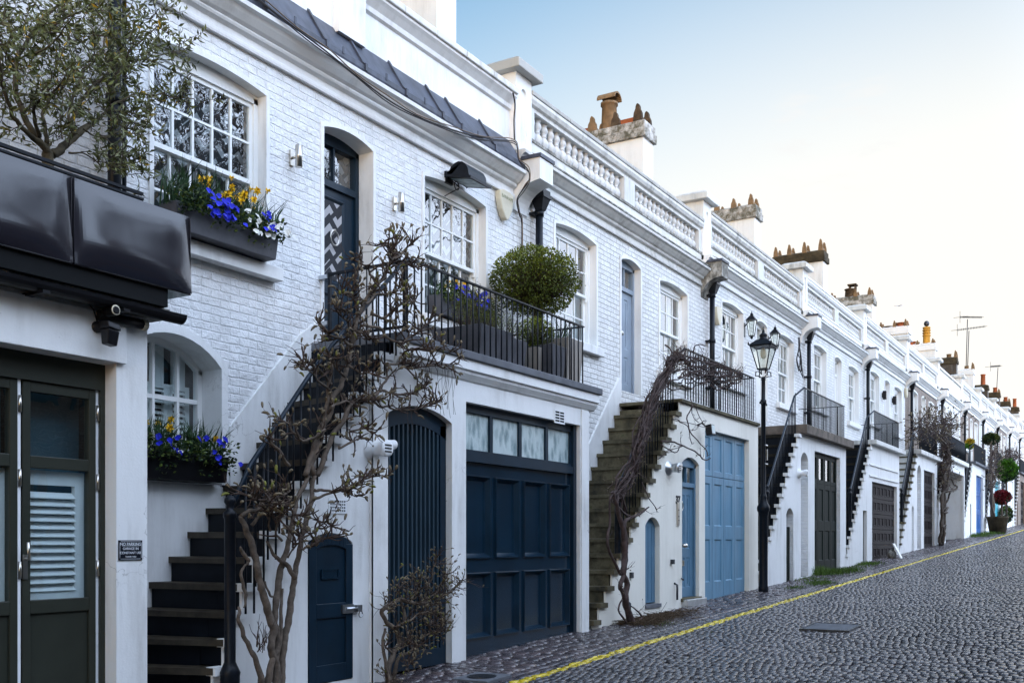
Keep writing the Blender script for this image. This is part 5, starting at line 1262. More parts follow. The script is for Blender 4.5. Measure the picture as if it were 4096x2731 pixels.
def airplane(xx, yy, d, label, s):
    u = (xx - 2048) / FPX; c = Vector((d * (CT + u * ST), d * (ST - u * CT), EYE + (HOR - yy) / FPX * d))
    t = thing('airplane', tuple(c), label, 'airplane', 'airplanes far off in the sky')
    m = MB(); ax = Vector((ST, -CT, 0)); f = Vector((CT, ST, 0)); z = Vector((0, 0, 1))
    m.tube([c - ax * 19 * s, c - ax * 17 * s + z * .4 * s, c - ax * 10 * s, c + ax * 12 * s, c + ax * 18 * s + z * 1 * s], [.4 * s, 1.4 * s, 2 * s, 2 * s, .5 * s], 8); m.build('fuselage', 'plane_grey', t)
    for sg in (-1, 1):
        w = MB(); r = c - z * .6 * s; w.hexa([r + ax * -3 * s - z * .3 * s, r + ax * 4 * s - z * .3 * s, r + ax * 9 * s + f * sg * 17 * s + z * 1.5 * s, r + ax * 7 * s + f * sg * 17 * s + z * 1.5 * s, r + ax * -3 * s + z * .3 * s, r + ax * 4 * s + z * .3 * s, r + ax * 9 * s + f * sg * 17 * s + z * 1.7 * s, r + ax * 7 * s + f * sg * 17 * s + z * 1.7 * s]); w.build('wing', 'plane_grey', t)
    w = MB(); w.hexa([c + ax * 13 * s - f * .2 * s, c + ax * 18 * s - f * .2 * s, c + ax * 18 * s + f * .2 * s, c + ax * 13 * s + f * .2 * s, c + ax * 17 * s - f * .2 * s + z * 6 * s, c + ax * 20 * s - f * .2 * s + z * 6 * s, c + ax * 20 * s + f * .2 * s + z * 6 * s, c + ax * 17 * s + f * .2 * s + z * 6 * s]); w.build('tail_fin', 'plane_grey', t)
airplane(3594, 1223, 4200, 'tiny grey airplane in the bright sky above the chimneys', 1.0)
# ------------------------------------------------------------------ the street
import numpy as np
def street():
    # one sheet to the horizon
    m = MB(); zz = lambda x, y: SL * x - .030
    xs = [-60, -10, 5, 20, 40, 70, 100, 160, 300, 700]; ys = [-400, -60, -10, 0, 5, 8, 60, 400]
    for i in range(len(xs) - 1):
        for j in range(len(ys) - 1): m.quad(*[(a, b, zz(a, b)) for a, b in ((xs[i], ys[j]), (xs[i + 1], ys[j]), (xs[i + 1], ys[j + 1]), (xs[i], ys[j + 1]))])
    tag(m.build('ground', 'joint_soil'), kind='structure')
    V = []; F = []
    def crown(y): return .035 * (1 - ((y - 1) / 4.0) ** 2) if -3 < y < 5 else 0
    def dome(cx, cy, lx, ly, h, ang=0):
        b = len(V); z0 = SL * cx + (0.0); tx, ty = ru(-.035, .035), ru(-.07, .07); ca, sa = math.cos(ang), math.sin(ang)
        def put(fx, fy, z):
            x, y = fx * lx, fy * ly; V.append((cx + x * ca - y * sa, cy + x * sa + y * ca, z0 + SL * x + z + x * tx + y * ty))
        j = [ru(-.05, .05) for _ in range(8)]; cs = [(-.5 + j[0] * .6, -.5 + j[1] * .6), (.5 + j[2] * .6, -.5 + j[3] * .6), (.5 + j[4] * .6, .5 + j[5] * .6), (-.5 + j[6] * .6, .5 + j[7] * .6)]
        for fx, fy in cs: put(fx, fy, -.03)
        for fx, fy in cs: put(fx * .98, fy * .96, -.014 + h)
        for fx, fy in cs: put(fx * .86, fy * .78, -.002 + h)
        for r in (0, 4):
            for k in range(4): F.append((b + r + k, b + r + (k + 1) % 4, b + r + 4 + (k + 1) % 4, b + r + 4 + k))
        F.append((b + 8, b + 9, b + 10, b + 11))
    x = 3.5
    while x < 78:
        lx = ru(.115, .145) if x < 36 else ru(.17, .2); ymin = max(-3.0, .052 * x - 2.0); y = ymin + ru(0, .2)
        while y < 4.99:
            ly = ru(.066, .098) * (1 if x < 36 else 1.4); xo = .018 * math.sin(y * 1.7 + x * .35) + .012 * math.sin(y * 4.1)
            if rnd() > .004: dome(x + lx / 2 + xo, y + ly / 2, lx - .026, ly - .014, ru(-.007, .007))
            y += ly
        x += lx
    nroad = len(F)
    me = bpy.data.meshes.new('road'); me.from_pydata(V, [], F); me.materials.append(M['setts']); me.polygons.foreach_set('use_smooth', [True] * len(F)); me.update()
    o = bpy.data.objects.new('road', me); COL.objects.link(o); tag(o, kind='structure')
    V.clear(); F.clear()
    # gutter channel: two courses of long stones, then the narrow footway of setts up to the walls
    for yy in (5.0, 5.12):
        x = 3.5
        while x < 78:
            l = ru(.2, .32); dome(x + l / 2, yy + .055, l - .012, .105, -.006); x += l
    x = 3.5
    while x < 78:
        lx = ru(.095, .13); y = 5.26 + ru(-.02, .0)
        while y < 6.2:
            ly = ru(.13, .21); dome(x + lx / 2 + .03 * math.sin(y * 3), y + ly / 2, lx - .012, ly - .012, ru(-.005, .005) + .02 * (y - 5.2), .0); y += ly
        x += lx
    me = bpy.data.meshes.new('footway'); me.from_pydata(V, [], F); me.materials.append(M['footway_setts']); me.polygons.foreach_set('use_smooth', [True] * len(F)); me.update()
    o = bpy.data.objects.new('footway', me); COL.objects.link(o); tag(o, kind='structure')
street()
def covers():
    x, y = 8.17, 5.30; z = gz(x)
    t = thing('drain_cover', (x, y, z), 'round ridged iron drain cover set in a square stone by the slatted gate', 'drain cover')
    m = MB(); m.hexa([(x - .22, y - .2, z - .03 - .22 * SL), (x + .22, y - .2, z - .03 + .22 * SL), (x + .22, y + .2, z - .03 + .22 * SL), (x - .22, y + .2, z - .03 - .22 * SL), (x - .22, y - .2, z + .018 - .22 * SL), (x + .22, y - .2, z + .018 + .22 * SL), (x + .22, y + .2, z + .018 + .22 * SL), (x - .22, y + .2, z + .018 - .22 * SL)]); m.build('surround_stone', 'slab_grey', t, .004)
    m = MB(); m.lathe((x, y, z + .014), [(.14, 0), (.14, .012), (.12, .012), (.12, .008), (.02, .009)], 24, smooth=False)
    for i in range(-4, 5): w = math.sqrt(max(0, .0121 - (i * .026) ** 2)); m.box(x + i * .026 - .007, x + i * .026 + .007, y - w, y + w, z + .018, z + .027)
    m.build('lid', 'wet_iron', t)
    x, y = 13.35, 3.32; z = gz(x)
    t = thing('manhole_cover', (x, y, z), 'rectangular inset manhole cover in the cobbles in the middle of the road', 'manhole cover')
    m = MB(); a, b = .36, .28
    def pl(x0, x1, y0, y1, h): m.hexa([(x0, y0, gz(x0) - .03), (x1, y0, gz(x1) - .03), (x1, y1, gz(x1) - .03), (x0, y1, gz(x0) - .03), (x0, y0, gz(x0) + h), (x1, y0, gz(x1) + h), (x1, y1, gz(x1) + h), (x0, y1, gz(x0) + h)])
    pl(x - a, x + a, y - b, y + b, .014); m.build('lid', 'slab_grey', t); m = MB(); pl(x - a - .03, x - a, y - b, y + b, .02); pl(x + a, x + a + .03, y - b, y + b, .02); pl(x - a - .03, x + a + .03, y - b - .03, y - b, .02); pl(x - a - .03, x + a + .03, y + b, y + b + .03, .02); m.build('frame', 'wet_iron', t)
covers()

def leaning_board():
    c = P(3607, 2200, 5.6); x, y = c.x, 5.75; g = gz(x)
    t = thing('leaning_board', (x, y, g), 'small white board leaning against a stone by the white riser stair', 'board')
    m = MB(); m.hexa([(x - .12, y - .16, g), (x + .12, y - .16, g), (x + .12, y - .13, g), (x - .12, y - .13, g), (x - .12, y + .06, g + .42), (x + .12, y + .06, g + .42), (x + .12, y + .09, g + .42), (x - .12, y + .09, g + .42)]); m.build('panel', 'white_plastic', t)
    m = MB(); m.ellipsoid((x, y + .12, g + .1), (.2, .12, .16), 9, 6); m.build('stone', 'dirty_stone', t)
leaning_board()
# ------------------------------------------------------------------ plants
def rvec(s=1.0): return Vector((ru(-s, s), ru(-s, s), ru(-s, s)))
def rdir():
    while True:
        v = rvec()
        if .05 < v.length < 1: return v.normalized()
def catmull(pp, n=5):
    out = []
    for i in range(len(pp) - 1):
        p0, p1, p2, p3 = pp[max(i - 1, 0)], pp[i], pp[i + 1], pp[min(i + 2, len(pp) - 1)]
        for k in range(n):
            u = k / n; out.append(.5 * ((2 * p1) + (p2 - p0) * u + (2 * p0 - 5 * p1 + 4 * p2 - p3) * u * u + (3 * p1 - p0 - 3 * p2 + p3) * u ** 3))
    return out + [pp[-1]]
def leaf(mb, p, d, L, w, nrm=None):
    d = d.normalized(); n = nrm or rdir(); s = d.cross(n)
    if s.length < 1e-3: s = d.orthogonal()
    s.normalize(); k = d.cross(s) * (L * .12)
    mb.quad(p, p + d * L * .45 + s * w - k, p + d * L, p + d * L * .45 - s * w - k)
def traced(mb, pts, Y, r, wob=.02, n=8, y_end=None):
    """polyline surveyed on the photo, set on a plane Y, radii in photo pixels"""
    ps = []; m = len(pts)
    for i, (x, y) in enumerate(pts):
        yy = Y + ((y_end - Y) * i / max(1, m - 1) if y_end is not None else 0)
        ps.append(P(x, y, yy))
    rr = r if isinstance(r, (list, tuple)) else [r] * m
    if len(rr) == 2 and m != 2: rr = [rr[0] + (rr[1] - rr[0]) * i / (m - 1) for i in range(m)]
    k = 5; sp = catmull(ps, k); rad = []; sd = ru(0, 50)
    for i, q in enumerate(sp):
        f = i / k; a = int(min(f, m - 1)); b = min(a + 1, m - 1); rp = rr[a] + (rr[b] - rr[a]) * (f - a)
        w = rp * depth(q) / FPX; rad.append(w * (1 + .18 * mnoise.noise((i * .9 + sd, 0, 0))))
        sp[i] = q + Vector((mnoise.noise((i * .35 + sd, 1, 0)), 1.6 * mnoise.noise((i * .35, 7 + sd, 0)), mnoise.noise((i * .35, 3, sd)))) * wob
    mb.tube(sp, rad, n); return sp, rad
def bud(mb, p, d, L, r):
    s = rdir(); L *= ru(.8, 1.15); q = [p, p + d * L * .35 + Vector((0, 0, .12 * L)), p + d * L * .75 + Vector((0, 0, .06 * L)) + s * L * .08, p + d * L - Vector((0, 0, .10 * L)) + s * L * .15]
    mb.tube(q, [r * .6, r, r * .85, r * .2], 5)
def twig_grow(tw, bd, p, d, L, r, lv, budp=.8, budL=.05, bend=.5, bgreen=None, br=.0065):
    pts = [p]; rad = [r]; n = 4; c = Vector(p); d = d.normalized()
    for i in range(n):
        d = (d + rvec(bend) * .6 + Vector((0, 0, .08))).normalized(); c = c + d * L / n; pts.append(c.copy()); rad.append(r * (1 - .6 * (i + 1) / n))
        if lv > 0 and rnd() < .62: twig_grow(tw, bd, c, (d + rdir() * .9).normalized(), L * ru(.4, .75), rad[-1] * .8, lv - 1, budp, budL, bend, bgreen, br)
    tw.tube(pts, rad, 4 if r < .006 else 5, False)
    if rnd() < budp:
        for _ in range(random.choice((1, 1, 1, 2))): bud(bgreen if bgreen is not None and rnd() < .12 else bd, c - d * ru(0, .02), (d + rdir() * .7 + Vector((0, 0, .25))).normalized(), budL * ru(.6, 1.4), br * ru(.7, 1.2))
A_ = lambda pts: [(850 + .53 * x, 1900 + .53 * y) for x, y in pts]
B_ = lambda pts: [(1000 + .6377 * x, 900 + .6377 * y) for x, y in pts]
C_ = lambda pts: [(1500 + .5 * x, 1947 + .5 * y) for x, y in pts]
D_ = lambda pts: [(2400 + .5 * x, 1350 + .5 * y) for x, y in pts]
T_ = lambda pts: [(1500 + .5 * x, 1500 + .5 * y) for x, y in pts]
def wisteria_one():
    g = P(1090, 2760, 5.86); t = thing('wisteria', (g.x, 5.86, gz(g.x)), 'big leafless budding wisteria with twisted trunks climbing the stair of the navy door house', 'climbing plant')
    tk = MB(); br = []; Y0, Y1 = 5.84, 5.93
    T = lambda pts, r, a=Y0, b=None, wob=.012: traced(tk, pts, a, r, wob, 9, b)
    T(A_([(480, 1720), (482, 1568), (478, 1420), (440, 1300), (462, 1180), (440, 1100), (405, 980), (372, 850), (345, 740), (322, 620), (290, 500), (250, 400), (215, 310)]), [18, 17, 16, 15, 16, 16, 16, 15, 14, 14, 14, 12, 9])
    T(A_([(395, 1720), (370, 1568), (345, 1450), (290, 1320), (230, 1180), (195, 1080), (205, 990)]), [14, 14, 12, 10, 9, 8, 5])
    T(A_([(415, 1720), (420, 1568), (445, 1410), (500, 1290), (515, 1180), (522, 1000), (528, 850)]), [16, 16, 13, 11, 8, 7, 5])
    b1, _ = T(A_([(500, 1720), (490, 1568), (482, 1400), (492, 1200), (470, 1100), (482, 950), (502, 800), (520, 680), (548, 600), (582, 480), (600, 350), (625, 250), (645, 170), (700, 60), (725, 0)]), [17, 16, 14, 13, 12, 14, 14, 13, 11, 10, 9, 9, 9, 9, 9], Y0, Y1)
    T(A_([(515, 1720), (520, 1568), (535, 1350), (556, 1200), (580, 1050), (600, 900), (620, 780), (642, 650), (672, 500), (702, 350), (750, 180), (764, 0)]), [14, 14, 14, 14, 14, 13, 12, 11, 11, 11, 10, 10], Y0, Y1)
    T(A_([(205, 540), (230, 585), (268, 640), (250, 680), (216, 730), (230, 820), (250, 900), (240, 1000)]), [5, 8, 8, 4, 6, 7, 7, 3])
    br.append(T(A_([(215, 310), (280, 270), (340, 260), (400, 190), (500, 170), (590, 110)]), [9, 9, 8, 7, 6, 4])[0]); T(A_([(300, 380), (350, 310), (410, 270), (450, 180)]), [8, 7, 6, 4]); T(A_([(620, 780), (575, 690), (520, 650), (470, 600), (410, 500)]), [11, 10, 9, 7, 4])
    T(A_([(395, 800), (430, 900), (462, 915)]), [4, 5, 4])
    up = [([(397, 1568), (385, 1500), (430, 1380), (462, 1270), (482, 1140), (498, 960), (505, 840)], [11, 11, 10, 9, 8, 7, 5]),
          ([(345, 1575), (392, 1420), (455, 1280), (520, 1100), (575, 980), (612, 890), (632, 780), (652, 680), (682, 560), (742, 450), (802, 380), (852, 290), (892, 230), (902, 150), (915, 90)], [12, 12, 12, 11, 10, 10, 9, 9, 8, 8, 8, 7, 6, 5, 3]),
          ([(430, 1568), (482, 1400), (562, 1250), (642, 1120), (722, 1085), (802, 1045)], [11, 11, 10, 9, 8, 7])]
    for p, r in up: br.append(traced(tk, B_(p), Y1, r, .02, 8, Y1 - .03)[0])
    side = [([(720, 1090), (800, 1050), (870, 1050), (950, 1060), (1050, 1040), (1110, 1000)], 5), ([(770, 1085), (810, 1130), (870, 1150), (960, 1160), (1060, 1150), (1150, 1120), (1190, 1095)], 4), ([(820, 1040), (850, 960), (880, 880), (950, 870), (1000, 890), (1100, 890), (1200, 880), (1310, 870)], 4),
            ([(760, 560), (830, 580), (900, 540), (960, 480), (1030, 490)], 5), ([(700, 630), (800, 650), (900, 740), (1000, 710), (1080, 650), (1115, 610)], 5), ([(960, 830), (1000, 780), (1060, 790), (1150, 780), (1290, 800)], 3.5), ([(640, 760), (560, 720), (490, 690), (440, 620)], 5),
            ([(520, 1000), (440, 920), (360, 840)], 5), ([(500, 1050), (420, 960), (340, 900)], 4), ([(470, 1280), (380, 1350), (290, 1310), (210, 1230)], 5), ([(250, 1500), (190, 1420), (120, 1330)], 6), ([(560, 1390), (640, 1360), (690, 1330)], 4), ([(620, 1300), (700, 1280), (780, 1310)], 3.5), ([(650, 690), (600, 600), (560, 520)], 4), ([(690, 560), (650, 440), (640, 370)], 4),
            ([(800, 380), (760, 300), (700, 240), (680, 220)], 4), ([(850, 300), (900, 260), (980, 240), (1060, 280)], 4), ([(880, 230), (950, 170), (1020, 130)], 4), ([(720, 500), (800, 440), (880, 420), (960, 370)], 4), ([(610, 890), (700, 920), (780, 930)], 4), ([(600, 950), (540, 900), (500, 830)], 4), ([(880, 420), (960, 440), (1020, 500)], 3), ([(700, 470), (640, 470), (590, 430)], 4), ([(660, 660), (740, 700), (790, 720)], 4), ([(890, 230), (870, 160), (850, 110)], 4), ([(500, 1150), (560, 1120), (640, 1110), (700, 1120)], 5)]
    for p, r in side: br.append(traced(tk, B_(p), Y1 + ru(-.12, .03), [r * 1.35, r * .6], .03, 6, Y1 + ru(-.35, .05))[0])
    side2 = [([(770, 185), (830, 155), (920, 130), (1000, 120), (1085, 160)], 6), ([(765, 110), (850, 120), (930, 120), (1030, 90), (1110, 50), (1200, 5), (1330, 10)], 7), ([(650, 560), (730, 545), (800, 500), (890, 475)], 6), ([(690, 480), (760, 420), (830, 360), (870, 350)], 5), ([(570, 620), (600, 560), (650, 470), (640, 450)], 4), ([(450, 230), (400, 200), (330, 190), (300, 160)], 5), ([(440, 420), (430, 300), (440, 180)], 5), ([(560, 330), (620, 300), (690, 300)], 4), ([(520, 500), (480, 420), (500, 300), (540, 240)], 5)]
    for p, r in side2: br.append(traced(tk, A_(p), Y0 - .02, [r, r * .4], .02, 6, Y0 - .18)[0])
    tag(tk.build('stem', 'grey_bark', t))
    tw, b1_, b2_ = MB(), MB(), MB()
    for s in br:
        for i, q in enumerate(s):
            if i < 2: continue
            k = (2 if rnd() < .22 else 1) if i > len(s) * .35 else (1 if rnd() < .18 else 0)
            for _ in range(k):
                d = ((s[min(i + 1, len(s) - 1)] - s[i - 1]).normalized() * .5 + rdir() + Vector((0, -.15, .25))).normalized(); twig_grow(tw, b1_, q, d, ru(.07, .20), .0095, 1, .36, .05, .6, b2_, .0115)
    for pts in ([(1100, 890)], [(1180, 880)], [(1000, 1000)], [(1240, 880)], [(1290, 900)]):        # hanging fine strands
        for _ in range(3):
            a = P(*B_(pts)[0], 5.75) + Vector((ru(-.1, .1), 0, 0)); tw.tube(catmull([a, a + Vector((ru(-.03, .03), 0, -.12)), a + Vector((ru(-.05, .05), 0, -.3)), a + Vector((ru(-.05, .05), 0, ru(-.5, -.35)))], 3), .0018, 4, False)
    for s in A_([(360, 1300)] * 1):
        for _ in range(16): c = P(*s, 5.8); twig_grow(tw, b1_, c + rvec(.04), Vector((ru(-.4, .4), ru(-.4, .2), 1)), ru(.1, .28), .005, 0, .1)
    tag(tw.build('twig', 'twig', t), kind='stuff'); tag(b1_.build('bud', 'bud', t), kind='stuff'); tag(b2_.build('bud', 'bud_green', t), kind='stuff')
wisteria_one()
def wisteria_stump():
    g = P(1570, 2735, 5.88); t = thing('wisteria', (g.x, 5.88, gz(g.x)), 'small low gnarled wisteria stump in front of the navy slatted gate', 'climbing plant')
    tk, tw, b_, b2 = MB(), MB(), MB(), MB(); br = []
    for p, r in (([(120, 1640), (118, 1568), (100, 1450), (150, 1330), (192, 1250), (180, 1150), (125, 1110), (72, 1050), (62, 980), (120, 940), (200, 900), (290, 925), (400, 930), (500, 940)], [16, 15, 13, 12, 11, 10, 10, 9, 9, 9, 9, 8, 6, 3]), ([(85, 1130), (60, 1250), (80, 1400), (112, 1520), (125, 1600)], [5, 6, 7, 8, 8]), ([(215, 900), (235, 1000), (240, 1080), (170, 1112)], [5, 6, 5, 5]), ([(150, 1600), (165, 1450), (190, 1360), (260, 1330), (330, 1280), (420, 1230)], [9, 8, 7, 6, 5, 3]),
                 ([(140, 1350), (110, 1300), (75, 1270)], [5, 4, 2])): s, _ = traced(tk, C_(p), 5.88, r, .01, 8, 5.80); br.append(s)
    for p, r in (([(480, 910), (560, 865), (640, 800), (702, 740)], 5), ([(400, 870), (430, 780), (470, 650), (500, 550)], 5), ([(330, 880), (300, 820), (180, 790)], 3), ([(250, 1080), (320, 1040), (400, 1000), (470, 1010)], 5), ([(300, 900), (360, 800), (350, 700)], 4), ([(430, 1090), (500, 1070), (560, 1085)], 3), ([(330, 1250), (430, 1180), (550, 1150)], 4), ([(400, 900), (480, 850), (540, 750), (600, 690)], 4), ([(200, 1300), (280, 1240), (250, 1200)], 4), ([(420, 960), (450, 1050), (440, 1140), (540, 1200)], 4), ([(220, 1380), (280, 1390), (250, 1430)], 5)):
        s, _ = traced(tk, C_(p), 5.82, [r, r * .4], .02, 6, 5.72); br.append(s)
    tk.build('stem', 'grey_bark', t)
    for j, s in enumerate(br):
        for i, q in enumerate(s):
            if (j < 5 and i < len(s) * .62) or i < 2: continue
            for _ in range(2): twig_grow(tw, b_, q, (rdir() + Vector((.2, -.1, .3))).normalized(), ru(.06, .17), .0048, 1, .45, .035, .5, b2, .007)
    tag(tw.build('twig', 'twig', t), kind='stuff'); tag(b_.build('bud', 'bud', t), kind='stuff'); tag(b2.build('bud', 'bud_green', t), kind='stuff')
wisteria_stump()
def wisteria_two():
    g = P(2520, 2490, 5.86); t = thing('wisteria', (g.x, 5.86, gz(g.x)), 'bare brown vine bundled along the railing of the mossy sandstone stair', 'climbing plant')
    tk, tw, b_ = MB(), MB(), MB(); br = []
    for p, r in ((C_([(2055, 1100), (2030, 1000), (2000, 900), (2015, 780), (1985, 680), (2002, 560), (1985, 350), (1960, 260), (1925, 120), (1900, 40)]), [16, 14, 14, 12, 12, 12, 11, 10, 9, 8]), (C_([(2040, 1080), (1985, 850), (1960, 790), (2000, 650), (2010, 480), (1995, 300), (2040, 250), (2110, 220), (2190, 160)]), [9, 9, 9, 9, 9, 8, 6, 5, 3]), (C_([(1965, 700), (1890, 550), (1855, 430), (1880, 300), (1880, 100), (1925, 30)]), [6, 6, 6, 5, 4, 3]), (C_([(2010, 1085), (1950, 980), (1975, 900)]), [4, 4, 3]), (C_([(2080, 1090), (2130, 1030), (2050, 950)]), [4, 4, 2])): br.append(traced(tk, p, 5.84, r, .012, 8)[0])
    spine = D_([(170, 1400), (120, 1300), (150, 1200), (215, 1080), (270, 900), (330, 700), (400, 520), (470, 330), (545, 190), (590, 120)])
    for i in range(34):
        a = random.choice((0, 1, 1, 2, 3, 4, 5)); b = random.choice((7, 8, 9, 9, 9)); w = ru(14, 34)
        p = [(x + ru(-w, w) + 14, y + ru(-w, w)) for x, y in spine[a:b + 1]]
        if len(p) > 2: br.append(traced(tk, p, 5.97 + ru(-.12, .02), [ru(2.5, 5.5), ru(1.2, 2.5)], .03, 5)[0])
    for i in range(44):     # mass over the balcony rail
        x0 = ru(520, 950); p = [(x0, ru(150, 380))]; n = random.choice((3, 4, 5)); dx = ru(30, 90)
        for k in range(n): p.append((p[-1][0] + dx + ru(-30, 30), p[-1][1] + ru(-60, 60)))
        p = [(min(x, 1130), max(120 + max(0, (x - 600)) * .32, min(y, 420))) for x, y in p]
        br.append(traced(tk, D_(p), 5.96 + ru(-.15, .1), [ru(2, 4.5), 1.2], .04, 5)[0])
    for p, r in (([(740, 540), (700, 650), (740, 770), (830, 870), (855, 950)], 3), ([(570, 650), (640, 670), (700, 720), (735, 850)], 2.5), ([(490, 830), (560, 830), (650, 860), (780, 920), (830, 975), (880, 970)], 4), ([(490, 850), (600, 915), (650, 860)], 3), ([(340, 1150), (380, 1280), (455, 1395)], 2.5), ([(760, 530), (800, 640), (850, 730)], 1.8), ([(590, 660), (740, 690), (850, 720)], 1.6), ([(460, 970), (560, 900), (660, 870)], 2), ([(735, 120), (770, 60), (840, 65)], 3), ([(720, 480), (740, 600), (790, 680)], 2), ([(520, 60), (560, 90), (600, 150)], 4)): br.append(traced(tk, D_(p), 5.92, [r, r * .6], .02, 5, 5.75)[0])
    tk.build('stem', 'dry_vine', t)
    for s in br:
        for i, q in enumerate(s):
            if rnd() < .30 and i > 3: twig_grow(tw, b_, q, (rdir() + Vector((0, -.2, .2))).normalized(), ru(.06, .22), .0045, 1, .12, .03, .6, None, .006)
    tag(tw.build('twig', 'dry_vine', t), kind='stuff'); tag(b_.build('bud', 'bud', t), kind='stuff')
wisteria_two()
def climber_far():
    g = P(3790, 2180, 5.85); t = thing('wisteria', (g.x, 5.85, gz(g.x)), 'shaggy bare climber with thick trunk beside the open carport in the distance', 'climbing plant')
    tk, tw, b_ = MB(), MB(), MB(); F_ = lambda pts: [(3720 + .338 * x, 1650 + .338 * y) for x, y in pts]; br = []
    for i in range(9):
        j = ru(-18, 18); br.append(traced(tk, F_([(140 + j * .6, 1560), (150 + j, 1300), (160 + ru(-20, 20), 1000), (190 + ru(-30, 30), 800), (215 + ru(-30, 30), 600), (180 + ru(-50, 50), 420), (120 + ru(-150, 60), 250)]), 5.85 + ru(-.15, .1), [6, 3], .08, 6)[0])
    for p in ([(190, 940), (290, 910), (330, 880), (300, 860), (250, 790)], [(160, 1150), (210, 1120), (170, 1190), (200, 1180)], [(170, 1100), (220, 1000), (240, 940)], [(150, 1350), (185, 1330), (150, 1350)]): br.append(traced(tk, F_(p), 5.75, [4, 3], .03, 6, 5.55)[0])
    tk.build('stem', 'bark', t)
    c0 = P(3740, 1725, 5.9)
    for i in range(330):
        u, v = ru(-1, 1), ru(-1, 1); px, py = 3735 + 85 * u, 1718 + 55 * v - 12 * u * u
        if (u * u + v * v) > 1: continue
        q = P(px, py, 5.95 + ru(-.5, .35)); twig_grow(tw, b_, q, rdir(), ru(.25, .6), .012, 1, .5, .08, .6, None, .02)
    for i in range(150): q = P(ru(3765, 3800), ru(1760, 1960), 5.85 + ru(-.2, .2)); twig_grow(tw, b_, q, rdir(), ru(.2, .45), .012, 1, .3, .08, .6, None, .02)
    tag(tw.build('twig', 'dry_vine', t), kind='stuff'); tag(b_.build('bud', 'bud', t), kind='stuff')
climber_far()
def olive_tree():
    g = P(205, 690, 6.45); t = thing('olive_tree', (g.x, 6.45, 3.39), 'olive tree with thin grey green leaves standing on the balcony behind dark cladding', 'tree')
    tk, tw, lf, lp, ly = MB(), MB(), MB(), MB(), MB(); O_ = lambda pts: [(.459 * x, .459 * y) for x, y in pts]; br = []
    for p, r, ye in (([(435, 1900), (430, 1600), (425, 1480), (415, 1330)], [25, 24, 23, 22], 6.45), ([(415, 1340), (340, 1240), (225, 1150), (130, 1030), (60, 880), (20, 720), (0, 550), (-40, 380)], [17, 12, 10, 9, 8, 7, 6, 4], 6.2), ([(405, 1300), (285, 1160), (205, 1010), (150, 850), (130, 640), (160, 500), (250, 330), (420, 120), (550, 0), (650, -120)], [17, 13, 12, 11, 10, 9, 8, 6, 5, 3], 6.7), ([(345, 1190), (302, 1050), (300, 920), (400, 850), (520, 740), (600, 600)], [9, 7, 6, 5, 4, 2], 6.0), ([(405, 1260), (392, 1100), (380, 1000), (430, 820), (440, 600)], [10, 8, 6, 5, 3], 6.5),
                     ([(450, 1350), (520, 1310), (600, 1240), (720, 1130), (800, 1080), (900, 1000), (1000, 900)], [20, 17, 15, 13, 9, 6, 3], 6.6), ([(650, 1170), (620, 1050), (680, 950), (760, 800), (870, 700), (950, 640), (1080, 500), (1200, 330)], [9, 8, 8, 7, 6, 6, 5, 3], 6.5), ([(600, 1110), (612, 950), (700, 680), (790, 560), (870, 480), (930, 300), (960, 120)], [6, 6, 6, 5, 5, 4, 3], 6.8), ([(130, 640), (60, 500), (0, 350), (-60, 250)], [7, 6, 5, 3], 6.2),
                     ([(950, 930), (1050, 880), (1200, 820), (1400, 820), (1560, 860), (1700, 860)], [4, 4, 4, 3, 3, 2], 6.4), ([(1000, 650), (1200, 540), (1400, 480), (1600, 450)], [4, 3, 3, 2], 6.5), ([(1080, 500), (1250, 340), (1380, 220), (1400, 150)], [4, 3, 2, 2], 6.5), ([(250, 330), (420, 250), (600, 150), (760, 60), (830, 0)], [5, 4, 3, 3, 2], 6.2), ([(160, 500), (100, 300), (50, 100), (40, -60)], [5, 4, 3, 2], 6.6), ([(300, 480), (450, 380), (560, 260), (650, 120)], [4, 4, 3, 2], 6.1), ([(540, 740), (535, 900), (540, 1200)], [2, 3, 3], 6.3), ([(720, 1130), (900, 1200), (1080, 1130), (1250, 1100)], [4, 3, 2, 2], 6.5), ([(600, 1330), (760, 1350), (900, 1450), (1000, 1400)], [4, 3, 2, 2], 6.4), ([(900, 1000), (1050, 1020), (1220, 1010)], [3, 2, 2], 6.5), ([(900, 1200), (1060, 1330), (1180, 1370)], [3, 2, 1], 6.4), ([(1000, 1450), (1090, 1520), (1200, 1440)], [2, 2, 1], 6.5)):
        s, _ = traced(tk, O_(p), 6.45, r, .015, 7, ye); br.append(s)
    tk.build('trunk', 'olive_bark', t)
    def spray(p, d, L):
        pts = [p]; c = Vector(p); d = d.normalized(); n = 7
        for i in range(n):
            d = (d + rvec(.25) + Vector((0, 0, .03))).normalized(); c = c + d * L / n; pts.append(c.copy())
        tw.tube(pts, [.003, .0028, .0025, .0022, .002, .0018, .0015, .001], 4, False)
        for i in range(1, n + 1):
            for s in (0, 1):
                if rnd() < .14: continue
                dd = (pts[i] - pts[i - 1]).normalized(); o = dd.orthogonal(); o.rotate(Matrix.Rotation(ru(0, 2 * PI), 3, dd)); k = rnd()
                leaf(ly if k < .018 else lp if k < .3 else lf, pts[i], dd * .8 + o, ru(.042, .078), ru(.007, .011))
    for j, s in enumerate(br):
        if j == 0: continue
        for i, q in enumerate(s):
            f = i / len(s)
            if f < .25: continue
            for _ in range((2 if rnd() < .4 else 1) if f > .5 else (1 if rnd() < .5 else 0)):
                sp = q + rvec(.05); spray(sp, rdir() + Vector((.1, 0, .25)), ru(.12, .32))
    R_ = [(0, 300, 0, 240, 40), (250, 640, 0, 280, 42), (430, 600, 230, 600, 26), (0, 380, 200, 400, 8), (380, 560, 60, 400, 22)]
